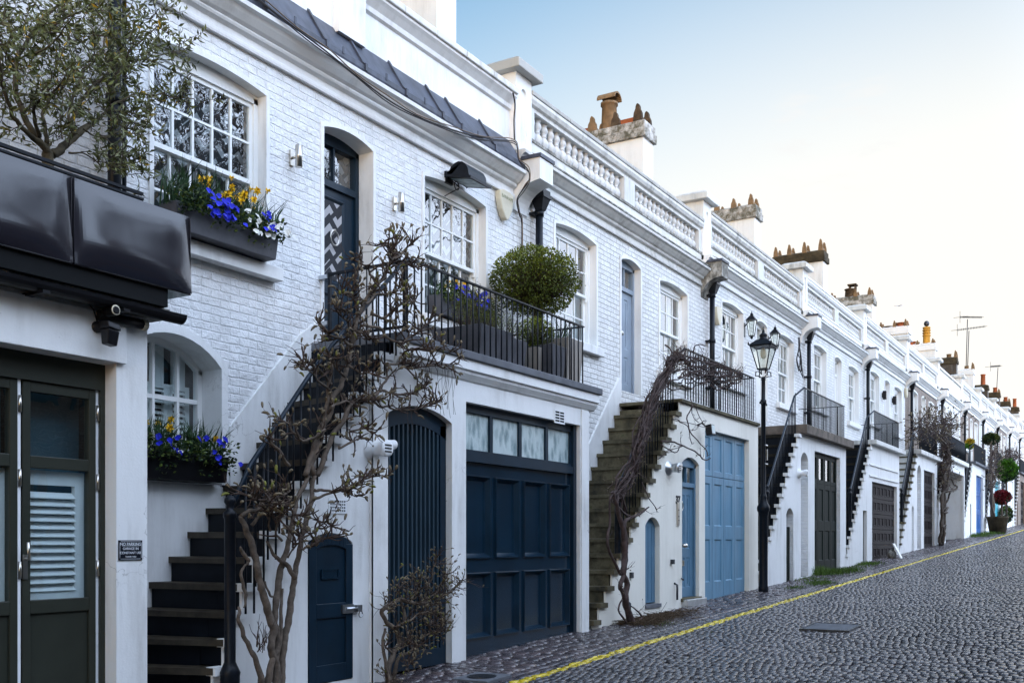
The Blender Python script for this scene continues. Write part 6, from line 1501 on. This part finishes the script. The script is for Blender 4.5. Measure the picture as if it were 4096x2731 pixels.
    for x0, x1, y0, y1, n in R_:
        for _ in range(n): spray(P(ru(x0, x1), ru(y0, y1), 6.45 + ru(-.45, .5)), rdir() + Vector((0, 0, .2)), ru(.12, .34))
    tag(tw.build('twig', 'twig', t), kind='stuff'); tag(lf.build('leaf', 'olive_leaf', t), kind='stuff'); tag(lp.build('leaf', 'olive_leaf_pale', t), kind='stuff'); tag(ly.build('leaf', 'yellow_leaf', t), kind='stuff')
    m = MB(); m.frustum(g.x, 6.45, 3.39, 3.85, .19, .19, .23, .23); m.build('pot', 'zinc_box', t)
olive_tree()
def crown_ball(t, c, r, n, mats, ls=.02, name='foliage', shell=.35, tw_mat='twig', gaps=.0, low=0.0):
    """clipped crown: twig skeleton and a shell of small leaves with holes and tufts"""
    mbs = [MB() for _ in mats]; tw = MB()
    for i in range(int(n / 14)):
        d = rdir(); e = Vector(c) + Vector((d.x * r[0], d.y * r[1], d.z * r[2])) * ru(.55, .98)
        s = Vector(c) + Vector((d.x * r[0] * .1, d.y * r[1] * .1, -r[2] * .6)); m_ = s.lerp(e, .5) + rvec(.05 * r[0]); tw.tube([s, m_, e], [.006, .004, .002], 4, False)
    for i in range(n):
        d = rdir(); lump = 1 + .17 * mnoise.noise((d.x * 2.6 + c[0], d.y * 2.6, d.z * 2.6)) + .08 * mnoise.noise((d.x * 8, d.y * 8, d.z * 8 + c[0]))
        if gaps and mnoise.noise((d.x * 4.5 + 3, d.y * 4.5, d.z * 4.5)) > .42 - gaps * (1 if d.z < .1 else .3): 
            if rnd() < .8: continue
        k = lump * (1 - shell * rnd() ** 2.2) * (1.0 if rnd() > .05 else ru(1.03, 1.14)); p = Vector(c) + Vector((d.x * r[0], d.y * r[1], d.z * r[2])) * k
        q = (mnoise.noise((p.x * 5, p.y * 5, p.z * 5)) + 1) / 2 + ru(-.25, .25) + .25 * d.z
        mi = min(len(mats) - 1, max(0, int(q * len(mats)))); leaf(mbs[mi], p, d + rdir() * .9, ls * ru(.7, 1.4), ls * ru(.25, .42))
    for mb, m in zip(mbs, mats):
        if mb.f: tag(mb.build(name, m, t), kind='stuff')
    tag(tw.build('twig', tw_mat, t), kind='stuff')
def planter_box(t, x, y, z0, z1, a, b, mat): m = MB(); m.frustum(x, y, z0, z1, a * .8, a * .8, a, a); m.frustum(x, y, z1, z1 + .0005, a, a, a * .85, a * .85); m.build('planter', mat, t, .006); m = MB(); m.box(x - a * .8, x + a * .8, y - a * .8, y + a * .8, z1 - .01, z1 + .004); m.build('soil', 'joint_soil', t)
def balcony_plants():
    zl = 3.60; c = P(2140, 1123, 6.48)
    t = thing('topiary_tree', (c.x, 6.48, zl), 'round clipped topiary ball on a thin stem on the first balcony', 'topiary')
    planter_box(t, c.x - .05, 6.42, zl, zl + .46, .20, .2, 'zinc_box'); m = MB(); m.tube(catmull([Vector((c.x - .05, 6.45, zl + .4)), Vector((c.x - .02, 6.47, zl + .65)), Vector((c.x - .03, 6.48, c.z - .1)), Vector((c.x, 6.48, c.z + .1))], 4), .026, 8); m.build('stem', 'bark', t)
    crown_ball(t, (c.x, 6.48, c.z), (.56, .54, .41), 13000, ['box_leaf', 'box_leaf', 'box_leaf_bright'], .031, shell=.62, gaps=.10, low=.3)
    for i, (sx, sy, w, ht, lab, kind) in enumerate(((1890, 1290, .42, .5, 'feathery green shrub in a dark box behind the railing, below the second window', 'feather'), (2128, 1360, .20, .38, 'clipped boxwood cube in a dark pot behind the railing, under the topiary ball', 'box'), (2010, 1345, .22, .34, 'loose pale green shrub in a dark tub, between the feathery shrub and boxwood', 'feather'))):
        x = PX(sx, 6.35); t = thing('potted_shrub', (x, 6.35, zl), lab, 'shrub', 'potted shrubs behind the first balcony railing')
        planter_box(t, x, 6.35, zl, zl + .36, w * .8 if i == 0 else w, .2, 'zinc_box' if i != 1 else 'taupe_box')
        if kind == 'box': crown_ball(t, (x, 6.3, zl + .56), (.22, .22, .2), 2600, ['box_leaf', 'box_leaf_bright'], .024, shell=.5)
        else:
            tw, a, b = MB(), MB(), MB()
            for _ in range(110 if i == 0 else 60):
                p = Vector((x + ru(-w, w) * .75, 6.35 + ru(-.15, .15), zl + .36)); q = p + Vector((ru(-.15, .15), ru(-.12, .1), ru(.25, ht))); tw.tube([p, p.lerp(q, .5) + rvec(.02), q], [.003, .002, .001], 4, False)
                for k in range(16): u = ru(.25, 1); leaf(a if rnd() < .6 else b, p.lerp(q, u) + rvec(.012), (q - p).normalized() + rdir() * .8, ru(.014, .026), ru(.003, .006))
            tag(tw.build('twig', 'twig', t), kind='stuff'); tag(a.build('foliage', 'box_leaf', t), kind='stuff'); tag(b.build('foliage', 'box_leaf_bright', t), kind='stuff')
    x = PX(2245, 6.4); t = thing('planter', (x, 6.4, zl), 'tall square taupe planter with strap leaves at the right end of the first balcony', 'planter')
    planter_box(t, x, 6.4, zl, zl + .62, .22, .22, 'taupe_box'); a = MB()
    for _ in range(40): p = Vector((x + ru(-.18, .18), 6.4 + ru(-.15, .15), zl + .6)); d = Vector((ru(-.5, .5), ru(-.5, .5), 1)); leaf(a, p, d, ru(.2, .42), .009)
    tag(a.build('foliage', 'blade', t), kind='stuff')
    for i, xx in enumerate((2185,)):
        x = PX(xx, 6.2); t = thing('planter', (x, 6.2, zl), 'low dark grey tapered planter next to the taupe one', 'planter'); planter_box(t, x, 6.2, zl, zl + .40, .19, .2, 'zinc_box')
balcony_plants()
# ---- flowering window boxes
def flower_mesh(kind):
    m = MB()
    if kind in ('pansy_blue', 'pansy_white'):
        for a, r, o in ((80, .020, .016), (100, .020, .016), (10, .019, .017), (170, .019, .017), (270, .023, .018)):
            c = Vector((math.cos(R(a)) * o, -.004 if a == 270 else (.0 if a in (10, 170) else .004), math.sin(R(a)) * o)); n = 8; ring = [c + Vector((r * math.cos(2 * PI * k / n), -.005 * math.sin(4 * PI * k / n) - .003, r * math.sin(2 * PI * k / n))) for k in range(n)]
            for k in range(n): m.quad(c, ring[k], ring[(k + 1) % n])
    else:
        for k in range(6):
            a = k * PI / 3; d = Vector((math.cos(a), 0, math.sin(a))); s = Vector((-d.z, 0, d.x)); m.quad(Vector((0, 0, 0)), d * .018 + s * .011 + Vector((0, -.003, 0)), d * .038 + Vector((0, .004, 0)), d * .018 - s * .011 + Vector((0, -.003, 0)))
        m.lathe((0, 0, 0), [(.009, 0), (.010, -.018), (.015, -.028), (.013, -.026), (.007, -.01)], 9, 'y')
    me = bpy.data.meshes.new(kind); me.from_pydata(m.v, [], m.f); me.materials.append(M[{'pansy_blue': 'petal_blue', 'pansy_white': 'petal_white', 'daffodil': 'petal_yellow'}[kind]]); return me
FM = {k: flower_mesh(k) for k in ('pansy_blue', 'pansy_white', 'daffodil')}
def window_box(x0, x1, y0, y1, z0, z1, label, mat, blades, blue, white, yel, spill, sc=1.0, tall=.34, hide_left=None):
    t = thing('window_box', ((x0 + x1) / 2, y0, z0), label, 'window box', 'flowering window boxes of the navy door house'); o0 = org(t)
    m = MB(); m.hexa([(x0 + .02, y0 + .02, z0), (x1 - .02, y0 + .02, z0), (x1 - .02, y1, z0), (x0 + .02, y1, z0), (x0, y0, z1), (x1, y0, z1), (x1, y1, z1), (x0, y1, z1)]); m.build('trough', mat, t, .006)
    bl, gr, dk = MB(), MB(), MB()
    for i in range(blades):
        cl = x0 + (x1 - x0) * ((i * .618) % 1); p = Vector((cl + ru(-.04, .04), ru(y0 + .03, y1 - .03), z1 - .02)); L = tall * ru(.6, 1.15); out = Vector((ru(-.5, .5), ru(-.6, .25), 0)); w = ru(.004, .008)
        q1 = p + out * L * .25 + Vector((0, 0, L * .55)); q2 = p + out * L * .75 + Vector((0, 0, L * ru(.75, 1.0))); s = Vector((1, ru(-.4, .4), 0)).normalized() * w
        bl.quad(p - s, p + s, q1 + s, q1 - s); bl.quad(q1 - s, q1 + s, q2)
    n = int((x1 - x0) * 900)
    for i in range(n):
        cx = x0 - .03 + (x1 - x0 + .06) * rnd(); f = rnd(); p = Vector((cx, y0 + ru(-.10, .14), z1 + ru(-.06, .13) + (ru(-spill, 0) if f < .28 and mnoise.noise((cx * 6, 1, z0)) > -.1 else 0)))
        if p.z < z1 - .02: p.y = y0 - ru(.0, .06)
        leaf(gr if rnd() < .45 else dk, p, Vector((ru(-1, 1), -1 + ru(-.3, .6), ru(-.7, .9))), ru(.025, .05), ru(.009, .018))
    tag(bl.build('blade_leaf', 'blade', t), kind='stuff'); tag(gr.build('foliage', 'ivy', t), kind='stuff'); tag(dk.build('foliage', 'dark_leaf', t), kind='stuff')
    stem = MB()
    def place(kind, n, name, zlo, zhi, ylo, yhi, cl):
        cs = [ru(x0 + .05, x1 - .05) for _ in range(cl)]
        for i in range(n):
            o = bpy.data.objects.new(name, FM[kind]); COL.objects.link(o); o.parent = t; cx = min(x1 + .03, max(x0 - .02, random.choice(cs) + random.gauss(0, .09)))
            p = Vector((cx, ru(ylo, yhi), ru(zlo, zhi))); o.location = p - o0; o.rotation_euler = (ru(-.7, .1), ru(-.4, .4), ru(-1.1, .5)); k = ru(.55, .85) * sc * (1.35 if kind == 'daffodil' else 1); o.scale = (k, k, k)
            if kind == 'daffodil': stem.tube([Vector((cx + ru(-.03, .03), (y0 + y1) / 2, z1 - .02)), p + Vector((0, .02, -.05)), p + Vector((0, .015, 0))], .0035, 4, False)
    place('pansy_blue', blue, 'pansy', z1 - spill * .45, z1 + .15, y0 - .13, y0 - .05, max(3, blue // 9)); place('pansy_white', white, 'pansy', z1 - spill * .6, z1 + .12, y0 - .13, y0 - .06, 4); place('daffodil', yel, 'daffodil', z1 + tall * .45, z1 + tall * .9, y0 - .05, y1, 6)
    if stem.f: tag(stem.build('flower_stem', 'blade', t), kind='stuff')
wb = window_box
wb(5.86, 7.06, 6.84, 7.06, 4.235, 4.46, 'long grey window box of daffodils, blue and white pansies under the large left window', 'zinc_box', 330, 44, 22, 24, .13, 1.1, .40)
wb(9.78, 11.0, 6.90, 7.12, 4.265, 4.50, 'dark window box of blue pansies and daffodils behind the balcony railing', 'zinc_box', 110, 44, 2, 9, .10, 1.1, .24)
wb(5.50, 6.53, 6.93, 7.22, 2.13, 2.36, 'black window box with trailing ivy and blue pansies on the arched lower window', 'black_plastic', 220, 17, 1, 7, .17, 1.15, .36)
def far_plants():
    F_ = lambda x, y: (3720 + .338 * x, 1650 + .338 * y)
    def ball(fx, fy, rx, rz, Y, label, mats, n, ls, name='topiary_tree', stem_to=None, pot=None):
        c = P(*F_(fx, fy), Y); k = depth(c) / FPX * .338; t = thing(name, (c.x, Y, gz(c.x)), label, 'topiary' if 'topiary' in name else 'shrub')
        crown_ball(t, tuple(c), (rx * k, rx * k * .9, rz * k), n, mats, ls, shell=.4)
        if stem_to is not None: m = MB(); m.tube([(c.x, Y, stem_to), (c.x, Y, c.z)], .05, 8); m.build('stem', 'bark', t)
        if pot: m = MB(); m.lathe((c.x, Y, gz(c.x)), [(.32, 0), (.45, .7), (.49, .72), (.49, .8), (.42, .8)], 16); m.build('pot', pot, t)
        return c, t
    ball(905, 680, 122, 118, 5.55, 'bright green clipped ball tree in the distance at the right', ['dark_leaf', 'vivid_leaf', 'vivid_leaf'], 4200, .10, stem_to=gz(57) + .3)
    c, t = ball(722, 312, 92, 58, 6.1, 'flat dark green pompom tree above the far white balcony', ['dark_leaf', 'dark_leaf', 'box_leaf'], 2600, .09, stem_to=gz(54) + 3.9)
    ball(850, 1000, 100, 72, 5.6, 'red leaved round shrub under the bright green ball tree', ['dark_leaf', 'red_leaf', 'red_leaf'], 2600, .10, 'red_shrub', gz(57))
    ball(470, 370, 45, 50, 6.3, 'orange and green potted shrub on the far white balcony', ['vivid_leaf', 'yellow_leaf'], 700, .09, 'potted_shrub', gz(49) + 4.0)
    ball(900, 1200, 70, 90, 5.75, 'loose dark green bush beside the big plum coloured tub', ['dark_leaf', 'box_leaf'], 900, .11, 'bush', gz(58))
    for fx, r, h, lab, mat in ((800, .47, .82, 'big round plum coloured tub by the far doorway', 'sooty_clay'),):
        x = P(*F_(fx, 1400), 5.5).x; t = thing('plant_tub', (x, 5.5, gz(x)), lab, 'tub'); m = MB(); m.lathe((x, 5.5, gz(x) - .02), [(r * .72, 0), (r, h * .9), (r * 1.05, h * .92), (r * 1.05, h), (r * .9, h), (r * .88, h - .06)], 18); m.build('tub', 'dark_cap', t)
    tk, tw, b_ = MB(), MB(), MB(); g = P(3970, 2120, 5.6); t = thing('wisteria', (g.x, 5.6, gz(g.x)), 'thin leaning bare climber behind the big plum coloured tub', 'climbing plant')
    for i in range(5): s, _ = traced(tk, [F_(760 + ru(-12, 12), 1250), F_(730 + ru(-12, 12), 1000), F_(735 + ru(-15, 15), 800), F_(740 + ru(-25, 25), 600), F_(760 + ru(-60, 60), 430)], 5.6 + ru(-.2, .2), [5, 2.5], .1, 6)
    for i in range(150): q = P(*F_(ru(700, 800), ru(400, 900)), 5.6 + ru(-.4, .4)); twig_grow(tw, b_, q, rdir(), ru(.2, .5), .012, 1, .3, .08, .6, None, .02)
    tk.build('stem', 'grey_bark', t); tag(tw.build('twig', 'dry_vine', t), kind='stuff'); tag(b_.build('bud', 'bud', t), kind='stuff')
    tw, b_ = MB(), MB(); g = P(4075, 1830, 5.9); t = thing('wisteria', (g.x, 5.9, gz(g.x) + 3.8), 'small tangle of bare climber on the railing at the right edge', 'climbing plant')
    for i in range(120): q = P(*F_(ru(880, 1060), ru(440, 560)), 5.9 + ru(-.5, .3)); twig_grow(tw, b_, q, rdir(), ru(.3, .6), .014, 1, .3, .08, .6, None, .02)
    tag(tw.build('twig', 'dry_vine', t), kind='stuff')
far_plants()
def ground_cover():
    m = MB()
    def tuft(x, y, n, h, s):
        for _ in range(n):
            p = Vector((x + random.gauss(0, s), y + random.gauss(0, s * .5), 0)); p.z = gz(p.x) - .01
            if p.y > 6.03: p.y = 6.02
            d = Vector((ru(-.6, .6), ru(-.6, .6), 1)); leaf(m, p, d, h * ru(.5, 1.3), .006)
    for x, y, n, h, s in ((20.6, 5.35, 500, .07, .28), (21.6, 5.8, 300, .06, .35), (23.5, 5.85, 700, .12, .35), (24.4, 5.75, 700, .10, .4), (22.9, 5.95, 260, .22, .16), (27.2, 5.85, 500, .09, .3), (19.4, 5.5, 150, .05, .2), (26.2, 5.8, 150, .06, .3), (48.4, 5.8, 500, .2, .5), (52, 5.7, 500, .16, .6), (13.0, 5.55, 160, .03, .2)): tuft(x, y, n, h, s)
    for _ in range(1500): x = ru(7, 40); y = ru(max(-1, .06 * x - .5), 4.8); p = Vector((x, y, gz(x) - .012)); leaf(m, p, Vector((ru(-1, 1), ru(-1, 1), .7)), ru(.012, .03), .004)
    tag(m.build('grass', 'grass'), kind='stuff', label='short green grass and weeds along the foot of the walls and in the cobble joints')
    m = MB()
    for _ in range(3600):
        x = 12.9 + abs(random.gauss(0, .9)); y = 5.98 - abs(random.gauss(0, .20)) - .02 * (x - 12.9); x -= .3
        if x > 15.0: continue
        p = Vector((x, y, gz(x) + ru(.0, .05))); d = Vector((ru(-1, 1), ru(-1, 1), ru(-.12, .12))).normalized(); L = ru(.03, .26) if rnd() < .3 else ru(.015, .04)
        if L > .05: m.tube([p, p + d * L * .5 + rvec(.008), p + d * L], .0025, 4, False)
        else: leaf(m, p, d, L, ru(.004, .009))
    tag(m.build('leaf_litter', 'litter'), kind='stuff', label='brown dead leaves and broken twigs swept against the cream wall')
ground_cover()
# ------------------------------------------------------------------ the other side of the mews (seen in the window panes)
def opposite():
    random.seed(11)
    for i in range(13):
        x0 = -48 + i * 7.0; z = gz(x0 + 3.5); t = thing('mews_house', (x0 + 3.5, -5.6, z), ('first', 'second', 'third', 'fourth', 'fifth', 'sixth', 'sky-blocking heightened seventh', 'sky-blocking heightened eighth', 'ninth', 'tenth', 'eleventh', 'twelfth', 'thirteenth')[i] + ' brick mews house of the row'+' '*0+' across the street, seen only in window reflections', 'house', 'mews houses across the street')
        up = 3.2 if i in (6, 7) else 0; m = MB(); m.box(x0, x0 + 7, -11.5, -5.6, z - .6, z + 6.9 + up); m.box(x0 + 3, x0 + 7, -5.6, -4.6, z - .6, z + 3.3); m.box(x0, x0 + 7, -5.7, -5.45, z + 6.9 + up, z + 7.4 + up); m.build('wall', 'brown_brick' if i % 3 else 'grey_white_brick', t)  # two houses given added height to block sky light on the left
        m = MB()
        for a in (1.2, 3.4, 5.0): m.box(x0 + a, x0 + a + 1.2, -5.6, -5.57, z + 3.9, z + 5.6)
        m.build('window', 'room_teal', t)
        m = MB(); m.box(x0 + 3.5, x0 + 6.4, -4.6, -4.57, z, z + 2.6); m.build('garage_door', 'slate_blue_paint', t)
        m = MB(); m.box(x0 - .25, x0 + .25, -9.2, -7.2, z + 6 + up, z + 9.2 + up); c = m.build('chimney', 'brown_brick', t)
        m = MB()
        for k in range(4): m.lathe((x0, -7.5 - .45 * k, z + 9.2 + up), [(.14, 0), (.11, .5), (.13, .55)], 8)
        m.build('chimney_pot', 'terracotta', c)
opposite()
def back_trees():
    random.seed(5)
    for i, (x, y, h) in enumerate(((20, -12.8, 20), (25.5, -13.2, 22), (31.5, -12.8, 20))):
        t = thing('bare_tree', (x, y, gz(x)), ('leftmost', 'middle', 'rightmost')[i] + ' leafless garden tree behind the houses across the street', 'tree', 'bare trees behind the houses across the street'); m = MB()
        def grow(p, d, L, r, lv):
            q = p + d * L; m.tube([p, p.lerp(q, .5) + rvec(.05 * L), q], [r, r * .85, r * .7], 5, False)
            if lv > 0:
                for _ in range(3): grow(p.lerp(q, ru(.6, 1)), (d + rdir() * .75 + Vector((0, 0, .15))).normalized(), L * ru(.6, .8), r * .64, lv - 1)
        grow(Vector((x, y, gz(x) - .3)), Vector((0, 0, 1)), h * .32, .24, 7); m.build('trunk', 'bark', t)
back_trees()
# ------------------------------------------------------------------ sky, sun, camera
SKY_TINT = (4.1, 4.3, 4.3); SKY_VEIL = (10.8, 10.45, 9.75); SKY_BANK = 39.0; SKY_FILLC = (.78, .92, 1.20)
SUN_EL, SUN_AZ = R(4), R(-158)      # low evening sun behind the viewer, over the opposite roofs (azimuth from +X)
w = bpy.data.worlds.new('World'); bpy.context.scene.world = w; w.use_nodes = True; t = w.node_tree; t.nodes.clear()
o = t.nodes.new('ShaderNodeOutputWorld'); bg = t.nodes.new('ShaderNodeBackground'); sky = t.nodes.new('ShaderNodeTexSky')
sky.sky_type = 'NISHITA'; sky.sun_disc = False; sky.sun_elevation = SUN_EL; sky.sun_rotation = PI / 2 - SUN_AZ; sky.air_density = 1.0; sky.dust_density = .6; sky.ozone_density = 2.0
bg.inputs['Strength'].default_value = .05
tc = t.nodes.new('ShaderNodeTexCoord'); dirv = tc.outputs['Generated']
def dot(v):
    n = t.nodes.new('ShaderNodeVectorMath'); n.operation = 'DOT_PRODUCT'; t.links.new(dirv, n.inputs[0]); n.inputs[1].default_value = Vector(v).normalized(); return n.outputs['Value']
def sstep(f, a, b, lo=0.0, hi=1.0):
    n = t.nodes.new('ShaderNodeMapRange'); n.interpolation_type = 'SMOOTHSTEP'; t.links.new(f, n.inputs[0])
    for i, v in enumerate((a, b, lo, hi)): n.inputs[i + 1].default_value = v
    return n.outputs[0]
# thin bright evening veil: white towards the far end of the street, unseen bright sky added behind the viewer to light the facades
dx = t.nodes.new('ShaderNodeSeparateXYZ'); t.links.new(dirv, dx.inputs[0])
veil = sstep(mth(t, 'SUBTRACT', dx.outputs[0], mth(t, 'MULTIPLY', mth(t, 'ABSOLUTE', dx.outputs[2]), 1.1)), .12, .66)
wisp_n = noise(t, scaled(t, dirv, (9, 9, 40)), 1.6, 5, .6)
bank = mth(t, 'MULTIPLY', sstep(dot((.1, -1, .22)), .05, .9), SKY_BANK)
col = mixc(t, veil, mixc(t, 1.0, sky.outputs[0], SKY_TINT, 'MULTIPLY'), SKY_VEIL)
sky_fillc = mixc(t, 1.0, SKY_FILLC, bank, 'MULTIPLY')
col = mixc(t, 1.0, col, sky_fillc, 'ADD')
cu, cv = (1920 * 1.7415 - 2048) / FPX, (HOR - 315 * 1.7415) / FPX
cdv = Vector((CT + cu * ST, ST - cu * CT, cv)).normalized()
wm = mth(t, 'MULTIPLY', sstep(dot(cdv), .9976, .99985), sstep(wisp_n, .46, .68))
col = mixc(t, mth(t, 'MULTIPLY', wm, .8), col, (9.5, 9.5, 9.4))
t.links.new(col, bg.inputs[0]); t.links.new(bg.outputs[0], o.inputs[0])
sd = bpy.data.lights.new('sun', 'SUN'); sd.energy = .5; sd.angle = R(10); sd.color = (1, .80, .62)
so = bpy.data.objects.new('sun', sd); COL.objects.link(so)
dv = Vector((math.cos(SUN_EL) * math.cos(SUN_AZ), math.cos(SUN_EL) * math.sin(SUN_AZ), math.sin(SUN_EL)))
so.rotation_euler = dv.to_track_quat('Z', 'Y').to_euler(); so.location = (0, -10, 30)
cd = bpy.data.cameras.new('camera'); cam = bpy.data.objects.new('camera', cd); COL.objects.link(cam); bpy.context.scene.camera = cam
cd.sensor_width = 36; cd.lens = 36 * FPX / 4096; cd.shift_y = (HOR - 1365.5) / 4096; cd.clip_end = 20000; cd.clip_start = .05
cam.location = (0, 0, EYE); cam.rotation_euler = (PI / 2, 0, TH - PI / 2)
sc = bpy.context.scene
sc.view_settings.view_transform = 'Standard'; sc.view_settings.look = 'None'; sc.view_settings.exposure = 1.0; sc.view_settings.gamma = 1
sc.cycles.max_bounces = 8; sc.cycles.transparent_max_bounces = 12; sc.cycles.glossy_bounces = 4; sc.cycles.diffuse_bounces = 4
sc.cycles.use_denoising = True; sc.cycles.sample_clamp_indirect = 6
